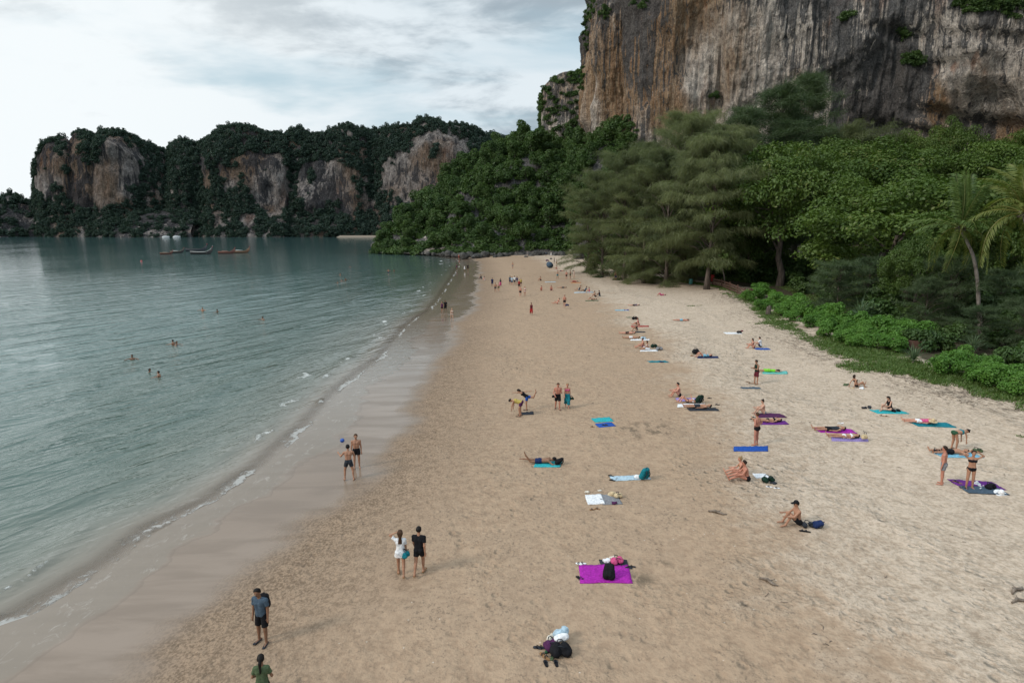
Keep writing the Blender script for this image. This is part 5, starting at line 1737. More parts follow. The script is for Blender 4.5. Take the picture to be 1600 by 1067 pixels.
class Body:
    def __init__(self, pose, sex='m', height=1.75, build=1.0, over=None):
        p = dict(POSE[pose])
        p.update(over or {})
        s = height / 1.75
        fem = sex == 'f'
        sp = nv(*p.get('spine', (0, .02, 1)))
        lat = np.array(p.get('lat', (1, 0, 0)), float)
        lat = lat - sp * (lat @ sp)
        lat /= np.linalg.norm(lat)
        fr_ = np.cross(lat, sp)
        fr_ = -fr_ if False else np.cross(sp, lat) * 1.0
        self.sp, self.lat, self.fr, self.s, self.fem, self.build = sp, lat, fr_, s, fem, build
        J = self.J = {}
        J['pel'] = np.zeros(3)
        hipw, shw = (0.092, 0.155) if fem else (0.088, 0.185)
        curve = p.get('curve', 0.0)
        J['mid'] = sp * 0.22 * s + fr_ * 0.01
        J['chest'] = sp * 0.37 * s + fr_ * 0.005
        J['neck'] = sp * 0.50 * s
        hd = nv(*p['head']) if 'head' in p else sp
        J['skull'] = J['neck'] + (sp * 0.4 + hd * 0.6) * 0.20 * s + fr_ * 0.02 * s
        self.hd = hd
        hf = fr_ - hd * (fr_ @ hd)
        self.hf = hf / np.linalg.norm(hf)
        for i, sd in enumerate((-1, 1)):
            def dr(key):
                v = p[key][i]
                return nv(*(lat * sd * v[0] * (1 if abs(lat[0]) > .9 else 1) + np.array([0, v[1], v[2]])))
            k = 'lr'[i]
            J['hip' + k] = lat * sd * hipw * s - sp * 0.03 * s
            J['kne' + k] = J['hip' + k] + dr('th') * 0.435 * s
            J['ank' + k] = J['kne' + k] + dr('sh') * 0.41 * s
            J['toe' + k] = J['ank' + k] + dr('ft') * 0.17 * s - dr('sh') * -0.035 * s
            J['hee' + k] = J['ank' + k] - dr('ft') * 0.045 * s + dr('sh') * 0.03 * s
            J['sho' + k] = J['neck'] + lat * sd * shw * s - sp * 0.055 * s
            J['elb' + k] = J['sho' + k] + dr('ua') * 0.285 * s
            J['wri' + k] = J['elb' + k] + dr('fa') * 0.25 * s
            J['han' + k] = J['wri' + k] + nv(*(dr('fa') + np.array([0, 0.05, -0.05]))) * 0.085 * s
        prims = self.prims()
        z = min(min(q[0][2] - q[2], q[1][2] - q[3]) for q in prims)
        for kx in J:
            J[kx] = J[kx] - np.array([0, 0, z])
        c = (J['pel'] + J['neck']) / 2 if abs(sp[2]) < 0.5 and pose in ('back', 'backarm', 'backknee', 'prone', 'pronerest', 'side') else None
        if c is not None:
            for kx in J:
                J[kx] = J[kx] - np.array([0, c[1] + 0.05, 0])
        elif pose in ('bend', 'bendlow', 'dancer', 'stand', 'walk', 'stride', 'armup', 'catch', 'tpose', 'phone', 'hips', 'onhead'):
            f0 = J['ankl'] if pose == 'dancer' else (J['ankl'] + J['ankr']) / 2
            for kx in J:
                J[kx] = J[kx] - np.array([f0[0], f0[1], 0])

    def torso(self, o=0.0, cuts=()):
        J, s, b, lat, sp, fr_ = self.J, self.s, self.build, self.lat, self.sp, self.fr
        w = self.fem
        L = []
        hw = 0.055 * s * b
        P = lambda a, c, ra, rb: L.append((a, c, (ra * s * b + o), (rb * s * b + o), list(cuts)))
        for sd in (-1, 1):
            P(J['pel'] + lat * sd * hw - sp * .02, J['mid'] + lat * sd * hw * (0.62 if w else 0.85), 0.106 if w else 0.100, 0.088 if w else 0.098)
            P(J['mid'] + lat * sd * hw * (0.62 if w else 0.85), J['chest'] + lat * sd * 0.068 * s * b, 0.088 if w else 0.098, 0.094 if w else 0.108)
            P(J['chest'] + lat * sd * 0.068 * s * b, J['neck'] + lat * sd * 0.085 * s - sp * .07 * s, 0.094 if w else 0.108, 0.070 if w else 0.080)
            P(J['pel'] + lat * sd * 0.075 * s - fr_ * 0.035 * s - sp * .03, J['pel'] + lat * sd * 0.075 * s - fr_ * 0.035 * s - sp * 0.05 * s, 0.095, 0.092)
            if w:
                P(J['chest'] + lat * sd * 0.075 * s + fr_ * 0.070 * s, J['chest'] + lat * sd * 0.078 * s + fr_ * 0.078 * s - sp * .02, 0.058, 0.058)
        return L

    def shoulder(self, o=0.0, cuts=()):
        J, s = self.J, self.s
        return [(J['neck'] - self.sp * 0.05 * s, J['sho' + k], 0.062 * s + o, (0.054 if self.fem else 0.062) * s + o, list(cuts)) for k in 'lr']

    def seg(self, a, b, ra, rb, t0=0.0, t1=1.0, o=0.0, flare=0.0):
        A, B = self.J[a], self.J[b]
        d = B - A
        s = self.s * (0.5 + 0.5 * self.build)
        p0, p1 = A + d * t0, A + d * t1
        r0, r1 = (ra + (rb - ra) * t0) * s + o, (ra + (rb - ra) * t1) * s + o + flare
        cuts = []
        n = d / np.linalg.norm(d)
        if t1 < 1:
            cuts.append((p1, n))
        if t0 > 0:
            cuts.append((p0, -n))
        return (p0, p1, r0, r1, cuts)

    TH, SHN, UA, FA = (0.084, 0.056), (0.054, 0.037), (0.049, 0.039), (0.041, 0.027)

    def arm_r(self):
        return 0.84 if self.fem else 1.0

    def prims(self):
        J, s = self.J, self.s
        L = self.torso() + self.shoulder()
        ar = self.arm_r()
        L.append((J['neck'] - self.sp * .03 * s, J['skull'] - self.hd * .05 * s, 0.055 * s, 0.050 * s))
        h, f, sk = self.hd, self.hf, J['skull']
        L.append((sk + h * .020 * s - f * .012 * s, sk + h * .045 * s + f * .008 * s, 0.088 * s, 0.080 * s))
        L.append((sk - h * .005 * s + f * .035 * s, sk - h * .075 * s + f * .052 * s, 0.064 * s, 0.043 * s))
        L.append((sk + h * .005 * s + f * .095 * s, sk - h * .022 * s + f * .108 * s, 0.010 * s, 0.015 * s, [], 0.012))
        e = np.cross(h, f)
        for sd in (-1, 1):
            L.append((sk + e * sd * .083 * s + h * .01 * s, sk + e * sd * .086 * s - h * .025 * s, 0.016 * s, 0.012 * s, [], 0.01))
        for k in 'lr':
            L.append(self.seg('hip' + k, 'kne' + k, *self.TH))
            L.append(self.seg('kne' + k, 'ank' + k, *self.SHN))
            kn, an = J['kne' + k], J['ank' + k]
            d = an - kn
            back = J['hee' + k] - J['toe' + k]
            back = back / (np.linalg.norm(back) + 1e-9)
            L.append((kn + d * .18 + back * .018 * s, kn + d * .48 + back * .014 * s, 0.048 * s, 0.040 * s))
            L.append((J['hee' + k], J['toe' + k], 0.034 * s, 0.026 * s))
            L.append(self.seg('sho' + k, 'elb' + k, self.UA[0] * ar, self.UA[1] * ar))
            L.append(self.seg('elb' + k, 'wri' + k, self.FA[0] * ar, self.FA[1] * ar))
            L.append((J['wri' + k], J['han' + k], 0.024 * s, 0.030 * s, [], 0.015))
        return L

    def fingers(self, mb):
        J, s = self.J, self.s
        for k, sd in (('l', -1), ('r', 1)):
            d = unit(J['han' + k] - J['wri' + k])
            a = np.cross(d, self.fr)
            a = a / (np.linalg.norm(a) + 1e-6)
            nrm = np.cross(d, a)
            for i, ln_ in enumerate((0.072, 0.082, 0.076, 0.060)):
                b = J['han' + k] + a * (i - 1.5) * 0.016 * s
                m1 = b + d * ln_ * .55 * s + nrm * .004 * s
                e = m1 + unit(d + nrm * 0.6) * ln_ * .5 * s
                mb.tube([b, m1, e], [.010 * s, .009 * s, .006 * s], 5)
            b = J['wri' + k] + d * .03 * s + a * .02 * s
            m1 = b + unit(d + a * 1.1) * .04 * s
            mb.tube([b, m1, m1 + unit(d + a * .3) * .032 * s], [.012 * s, .010 * s, .007 * s], 5)

    def eyes(self, mb):
        h, f, sk, s = self.hd, self.hf, self.J['skull'], self.s
        e = np.cross(h, f)
        for sd in (-1, 1):
            c = sk + f * .088 * s + e * sd * .033 * s + h * .012 * s
            mb.tube([c - f * .014 * s, c, c + f * .010 * s], [.010 * s, .013 * s, .004 * s], 6, mi=1)
        c = sk + f * .098 * s - h * .055 * s
        mb.tube([c - e * .022 * s, c + f * .003, c + e * .022 * s], [.003 * s, .007 * s, .003 * s], 5, mi=1)

    def wear(self, kind):
        """prims of a garment"""
        J, s, sp, fr_ = self.J, self.s, self.sp, self.fr
        ar = self.arm_r()
        low = (J['pel'] + sp * 0.10 * s, sp)           # cut above the waistband
        L = []

        def legs(t, o=0.016, fl=0.012):
            for k in 'lr':
                L.append(self.seg('hip' + k, 'kne' + k, *self.TH, 0.0, t, o, fl))
        if kind in ('trunks', 'brief', 'shorts'):
            L += self.torso(0.012, [low])[:1] + [q for i, q in enumerate(self.torso(0.012, [low])) if i in (3, 4, 5, 8, 9) and q[2] > 0.09 * s * self.build]
            L = [q for q in self.torso(0.012, [low]) if np.linalg.norm(q[0] - J['pel']) < 0.16 * s]
            legs({'trunks': 0.52, 'brief': 0.13, 'shorts': 0.82}[kind], 0.016, {'trunks': .014, 'brief': 0.0, 'shorts': .02}[kind])
        elif kind == 'bottom':
            cut2 = [(J['pel'] + sp * 0.055 * s, sp)]
            L = [q for q in self.torso(0.009, cut2) if np.linalg.norm(q[0] - J['pel']) < 0.16 * s]
        elif kind == 'top':
            c1, c2 = J['chest'] + sp * 0.045 * s, J['chest'] - sp * 0.07 * s
            L = self.torso(0.009, [(c1, sp), (c2, -sp)])
            for sd in (-1, 1):
                L.append((J['chest'] + self.lat * sd * .07 * s + fr_ * .09 * s, J['neck'] + self.lat * sd * .06 * s + fr_ * .02 * s, .012, .012))
        elif kind in ('tee', 'tank', 'longtee'):
            bot = [(J['pel'] - sp * (0.20 if kind == 'longtee' else 0.05) * s, -sp)]
            L = self.torso(0.016, bot) + ([] if kind == 'tank' else self.shoulder(0.014))
            if kind == 'tank':
                for sd in 'lr':
                    m_ = J['neck'] * .45 + J['sho' + sd] * .55
                    L.append((m_ - sp * .02, J['chest'], .05 * s, .10 * s))
            else:
                for k in 'lr':
                    L.append(self.seg('sho' + k, 'elb' + k, self.UA[0] * ar, self.UA[1] * ar, 0.0, 0.62, 0.016, 0.012))
            if kind == 'longtee':
                for k in 'lr':
                    L.append(self.seg('hip' + k, 'kne' + k, *self.TH, 0.0, 0.38, 0.03, 0.03))
                L.append((J['pel'], (J['hipl'] + J['hipr']) / 2 * .6 + (J['knel'] + J['kner']) / 2 * .4 * 1.0, .14 * s, .16 * s, [((J['hipl'] + J['hipr']) * .31 + (J['knel'] + J['kner']) * .19, -sp)]))
        elif kind in ('skirt', 'dress', 'sarong'):
            t = {'skirt': .75, 'dress': .95, 'sarong': 1.0}[kind]
            for k in 'lr':
                L.append(self.seg('hip' + k, 'kne' + k, *self.TH, 0.0, min(t, .995), 0.022, 0.03))
                if kind == 'sarong':
                    L.append(self.seg('kne' + k, 'ank' + k, .058, .055, 0.0, 0.55, 0.03, 0.03))
            L.append((J['pel'] - sp * .03, (J['knel'] + J['kner']) / 2, .12 * s, .12 * s, [(J['pel'] * (1 - t) + (J['knel'] + J['kner']) / 2 * t, -sp)]))
            L += [q for q in self.torso(0.014, [low] if kind != 'dress' else []) if kind == 'dress' or np.linalg.norm(q[0] - J['pel']) < 0.16 * s]
        return L

    def hair(self, kind):
        h, f, sk, s = self.hd, self.hf, self.J['skull'], self.s
        J = self.J
        face = [(sk + f * .052 * s, f * .8 - h * .6)]
        L = [(sk + h * .020 * s - f * .016 * s, sk + h * .048 * s + f * .004 * s, 0.100 * s, 0.092 * s, [(sk + f * .055 * s + h * .05 * s, nv(*(f * 1.0 - h * 0.75))), (sk - h * .055 * s, -h)], 0.01)]
        if kind in ('long',):
            e = np.cross(h, f)
            for sd in (-1, 0, 1):
                L.append((sk - f * .05 * s + e * sd * .045 * s + h * .02, J['neck'] - self.fr * .085 * s - self.sp * .14 * s + self.lat * sd * .05 * s, .066 * s, .036 * s))
        elif kind == 'pony':
            a = sk - f * .09 * s + h * .03 * s
            m_ = sk - f * .135 * s - h * .05 * s
            L += [(a, m_, .034 * s, .042 * s), (m_, J['neck'] - self.fr * .115 * s - self.sp * .13 * s, .042 * s, .02 * s)]
        elif kind == 'bun':
            a = sk - f * .06 * s + h * .105 * s
            L.append((a, a + h * .02 * s - f * .01, .042 * s, .038 * s))
        elif kind == 'bob':
            e = np.cross(h, f)
            for sd in (-1, 0, 1):
                L.append((sk - f * .04 * s + e * sd * .05 * s, sk - f * .05 * s + e * sd * .06 * s - h * .12 * s, .055 * s, .035 * s))
        return L

    def hat(self, kind):
        h, f, sk, s = self.hd, self.hf, self.J['skull'], self.s
        base = sk + h * .055 * s
        L = [(sk + h * .03 * s, sk + h * .055 * s, .108 * s, .096 * s, [(base - h * .012 * s, -h)], 0)]
        if kind == 'cap':
            e = np.cross(h, f)
            for sd in (-.5, 0, .5):
                L.append((base + f * .08 * s + e * sd * .07 * s, base + f * .165 * s + e * sd * .05 * s - h * .012, .05 * s, .04 * s, [(base + h * .008, h), (base - h * .018 * s, -h)], 0))
        else:
            L.append((base, base + h * .004, .20 * s, .20 * s, [(base + h * .010, h), (base - h * .014 * s, -h)], 0))
        return L


def person(loc, face, pose, label, sex='m', height=None, skin='tan', hair='short', hcol='dark', wear=(), hat=None, res=0.03, group=None, z=None, build=1.0, sandal=None, over=None, sink=0.0, tilt=0.0):
    b = Body(pose, sex, height or (1.64 if sex == 'f' else 1.76), build, over)
    V, F = field_mesh(b.prims(), res, 0.028)
    mb = MB()
    if res < 0.027:
        b.fingers(mb)
        b.eyes(mb)
    if mb.n:
        me0 = np.concatenate(mb.V)
        faces = F.tolist() + [[i + len(V) for i in q] for q in mb.F]
        mi = [0] * len(F) + mb.M
        VV = np.concatenate([V, me0])
    else:
        faces, mi, VV = F.tolist(), [0] * len(F), V
    me = bpy.data.meshes.new('person')
    me.from_pydata(VV.tolist(), [], faces)
    me.materials.append(cmat('skin', skin))
    me.materials.append(MAT['eye'])
    me.polygons.foreach_set('material_index', np.array(mi, np.int32))
    me.polygons.foreach_set('use_smooth', np.ones(len(me.polygons), bool))
    me.update()
    zz = (gzr(loc[0], loc[1]) if z is None else z) - sink
    o = link('person', me, None, (loc[0], loc[1], zz), R(face))
    tag(o, label, {'m': 'man', 'f': 'woman', 'c': 'child'}.get(sex, 'person'), group)

    def part(name, prims, mat, k=0.02, r=res):
        v, f = field_mesh(prims, r, k)
        if len(f):
            m_ = make_mesh(name, v, f, None, True, [mat])
            link(name, m_, o)
    if hair:
        part('hair', b.hair(hair), cmat('hair', hcol), 0.012)
    PN = {'trunks': 'swim_shorts', 'brief': 'swim_briefs', 'shorts': 'shorts', 'bottom': 'bikini_bottom', 'top': 'bikini_top', 'tee': 't_shirt', 'tank': 'tank_top', 'longtee': 'long_shirt', 'skirt': 'skirt', 'dress': 'dress', 'sarong': 'sarong'}
    for kind, col in wear:
        part(PN[kind], b.wear(kind), cmat('cloth', col), 0.018)
    if hat:
        part({'cap': 'cap', 'sunhat': 'sun_hat'}[hat[0]], b.hat(hat[0]), cmat('cloth', hat[1]), 0.0, min(res, 0.022))
    if sandal:
        for k in 'lr':
            a, c = b.J['hee' + k], b.J['toe' + k]
            d = unit(c - a)
            zc = min(a[2], c[2])
            up = np.array([0, 0, 1.0])
            pr = [(a - d * .01 - up * .022, c + d * .03 - up * .012, .048, .052, [(a - up * .008, up), (a - up * .036, -up)], 0)]
            part('sandal', pr, cmat('rubber', sandal), 0.0, 0.014)
    return o


def P(px, py):
    g = ground(px, py)
    return (g.x, g.y)


# ------------------------------------------------------------------ who is on the beach
# the pairs and single figures close by
person(P(411, 1004), 168, 'stand', 'man in slate T-shirt and black shorts with a backpack, looking down the beach', 'm', 1.76, 'brown', 'short', 'black', [('tee', 'slate'), ('shorts', 'black')], res=.016, sandal='charcoal',
       over=dict(head=(.25, .2, 1), th=D2((.1, .12, -1), (.12, -.05, -1)), sh=D2((.02, .02, -1), (.04, -.05, -1))))
person((-6.2, 13.75), 8, 'stand', 'woman in olive T-shirt with a black ponytail, cut off by the bottom of the view', 'f', 1.62, 'brown', 'pony', 'black', [('tee', 'olive'), ('shorts', 'black')], res=.016, over=dict(ua=D2((.35, .1, -1)), fa=D2((-.3, .8, -.5))))
person(P(627, 901), 6, 'armup', 'woman in loose white shirt dress walking away, one hand on her long brown hair', 'f', 1.66, 'tan', 'long', 'brown', [('longtee', 'white')], res=.016, sandal='tanbrown')
person(P(655, 899), -8, 'stride', 'man in black T-shirt and black shorts walking beside the woman in white', 'm', 1.74, 'tan', 'short', 'black', [('tee', 'black'), ('trunks', 'black')], res=.016, sandal='tanbrown')
person(P(546, 750), 15, 'catch', 'shirtless man in dark grey swim shorts seen from behind, reaching for the ball', 'm', 1.78, 'tan', 'short', 'black', [('trunks', 'charcoal')], res=.017)
person(P(558, 731), 195, 'stand', 'shirtless man in black swim shorts facing the other ball player on the wet sand', 'm', 1.82, 'tan', 'short', 'brown', [('trunks', 'black')], res=.017)
person(P(823, 641), 84, 'dancer', 'woman in blue shorts balancing on one leg in a dancer pose, holding her raised foot', 'f', 1.66, 'tan', 'bob', 'black', [('tank', 'black'), ('trunks', 'blue')], res=.018, sandal='black')
person(P(813, 650), 75, 'bendlow', 'man in pale yellow top and dark shorts bending forward beside the balancing woman', 'm', 1.74, 'tan', 'short', 'black', [('tank', 'yellow'), ('trunks', 'plum')], res=.018, sandal='black')
person(P(871, 639), 186, 'phone', 'stocky shirtless man in black shorts walking with a pouch at his hip', 'm', 1.80, 'red', 'short', 'brown', [('shorts', 'black')], res=.018, build=1.1, sandal='black', over=dict(ua=D2((.15, .2, -1), (.35, .05, -1)), fa=D2((-.4, .8, .3), (-.2, .7, -.5)), th=D2((.03, .25, -1), (.03, -.15, -1)), sh=D2((0, 0, -1), (0, -.4, -1))))
person(P(886, 637), 176, 'walk', 'blonde woman in pink bikini top and teal sarong walking beside the stocky man', 'f', 1.66, 'red', 'short', 'blonde', [('top', 'pink'), ('sarong', 'teal')], res=.018)
person(P(850, 723), 82, 'pronerest', 'person in navy swim shorts lying face down on a turquoise towel, feet towards the sea', 'm', 1.76, 'brown', 'short', 'black', [('trunks', 'navy')], res=.018, hat=('cap', 'black'))
person(P(1160, 742), 82, 'legsout', 'blonde woman with a top knot sitting behind the man in black briefs', 'f', 1.66, 'pink', 'bun', 'blonde', [('top', 'tanbrown'), ('bottom', 'tanbrown')], res=.018)
person(P(1167, 751), 80, 'legsout', 'man in black briefs sitting with legs stretched towards the sea beside the blonde woman', 'm', 1.78, 'red', 'short', 'dark', [('brief', 'black')], res=.018)
person(P(1246, 821), 88, 'hug', 'man in black cap and black shorts sitting alone hugging his knees', 'm', 1.78, 'tan', 'short', 'black', [('trunks', 'black')], res=.017, hat=('cap', 'black'))
person(P(1181, 695), 40, 'hips', 'man in black swim briefs standing behind a royal blue towel', 'm', 1.78, 'red', 'short', 'brown', [('brief', 'black')], res=.018, build=1.08)
person(P(1193, 647), 85, 'hug', 'pale woman with dark bun sitting on a plum towel, knees drawn up', 'f', 1.68, 'pale', 'bun', 'dark', [('bottom', 'grey')], res=.02)
person(P(1205, 659), 82, 'backarm', 'woman in black bikini lying on her back behind the standing man in briefs', 'f', 1.66, 'tan', 'long', 'black', [('top', 'black'), ('bottom', 'black')], res=.02)
person(P(1181, 600), 100, 'phone', 'man in dark green sports shirt and maroon shorts standing over a blue-grey mat, looking down', 'm', 1.80, 'tan', 'short', 'black', [('tank', 'darkgreen'), ('shorts', 'maroon')], res=.02, sandal='tanbrown')
person(P(1206, 581), 84, 'prone', 'person under a lime green wrap lying face down on a teal towel', 'f', 1.68, 'tan', 'bob', 'black', [('dress', 'lime')], res=.022)
person(P(1177, 544), 80, 'hug', 'dark-haired woman sitting hunched at the sea side of a bright blue towel', 'f', 1.66, 'pink', 'bob', 'black', [('top', 'maroon'), ('bottom', 'maroon')], res=.024)
person(P(1188, 542), 60, 'hug', 'person in white T-shirt sitting on the bright blue towel behind the hunched woman', 'm', 1.72, 'pale', 'short', 'black', [('tee', 'white'), ('trunks', 'navy')], res=.024)
person(P(1102, 558), 84, 'backknee', 'woman in white and turquoise lying on a navy towel with her knees up', 'f', 1.66, 'pink', 'bob', 'brown', [('tee', 'skyblue'), ('bottom', 'navy')], res=.024)
person(P(1068, 501), 86, 'prone', 'person in pale blue shorts lying face down alone on bare sand', 'm', 1.72, 'red', 'short', 'dark', [('trunks', 'skyblue')], res=.028)
person(P(1061, 620), 85, 'hug', 'man in black briefs sitting at the head of the trio beside the blue towel', 'm', 1.76, 'pink', 'short', 'black', [('brief', 'black')], res=.02)
person(P(1079, 630), 84, 'backknee', 'woman lying with bent knees on a white towel between the two men of the trio', 'f', 1.66, 'pink', 'bob', 'brown', [('top', 'white'), ('bottom', 'black')], res=.02)
person(P(1096, 638), 84, 'back', 'man in black trunks lying flat on a dark towel, lowest of the trio', 'm', 1.78, 'tan', 'short', 'black', [('trunks', 'charcoal')], res=.02)
person(P(1338, 605), -80, 'leanback', 'woman in dark bikini reclining alone on the pale sand with one knee raised', 'f', 1.66, 'tan', 'bob', 'dark', [('top', 'black'), ('bottom', 'black')], res=.022)
person(P(1390, 641), 100, 'cross', 'woman in black swimsuit sitting on a turquoise towel reading, head bowed', 'f', 1.68, 'pale', 'long', 'black', [('tank', 'black'), ('bottom', 'black')], res=.02)
person(P(1444, 661), 76, 'backarm', 'person in white shorts lying on a teal towel, straw hat over the face', 'm', 1.74, 'pink', 'short', 'brown', [('trunks', 'white'), ('tank', 'pink')], res=.02)
person(P(1303, 673), 84, 'backarm', 'man in dark shirt and black shorts lying on a purple towel', 'm', 1.76, 'tan', 'short', 'black', [('tank', 'charcoal'), ('trunks', 'black')], res=.02)
person(P(1325, 684), 80, 'backarm', 'woman in white bikini lying on a lavender towel beside the tan beach bag', 'f', 1.66, 'tan', 'long', 'dark', [('top', 'white'), ('bottom', 'white')], res=.02)
person(P(1471, 757), 50, 'stand', 'shirtless man in pale grey shorts standing and watching the massage', 'm', 1.76, 'red', 'short', 'dark', [('trunks', 'grey')], res=.017)
person(P(1514, 763), 168, 'onhead', 'woman in black bikini standing on a purple mat with both hands on her head', 'f', 1.72, 'tan', 'short', 'dark', [('top', 'black'), ('bottom', 'black')], res=.017, build=1.06)
person(P(1492, 709), 84, 'back', 'man in black shorts lying under the hands of the bending woman', 'm', 1.80, 'tan', 'short', 'dark', [('shorts', 'black')], res=.018, over=dict(ua=D2((.9, -.3, .02), (.42, .9, -.08))))
person(P(1490, 702), -84, 'bendlow', 'woman in teal bikini bending over the lying man', 'f', 1.70, 'tan', 'bun', 'black', [('top', 'teal'), ('bottom', 'green')], res=.018)

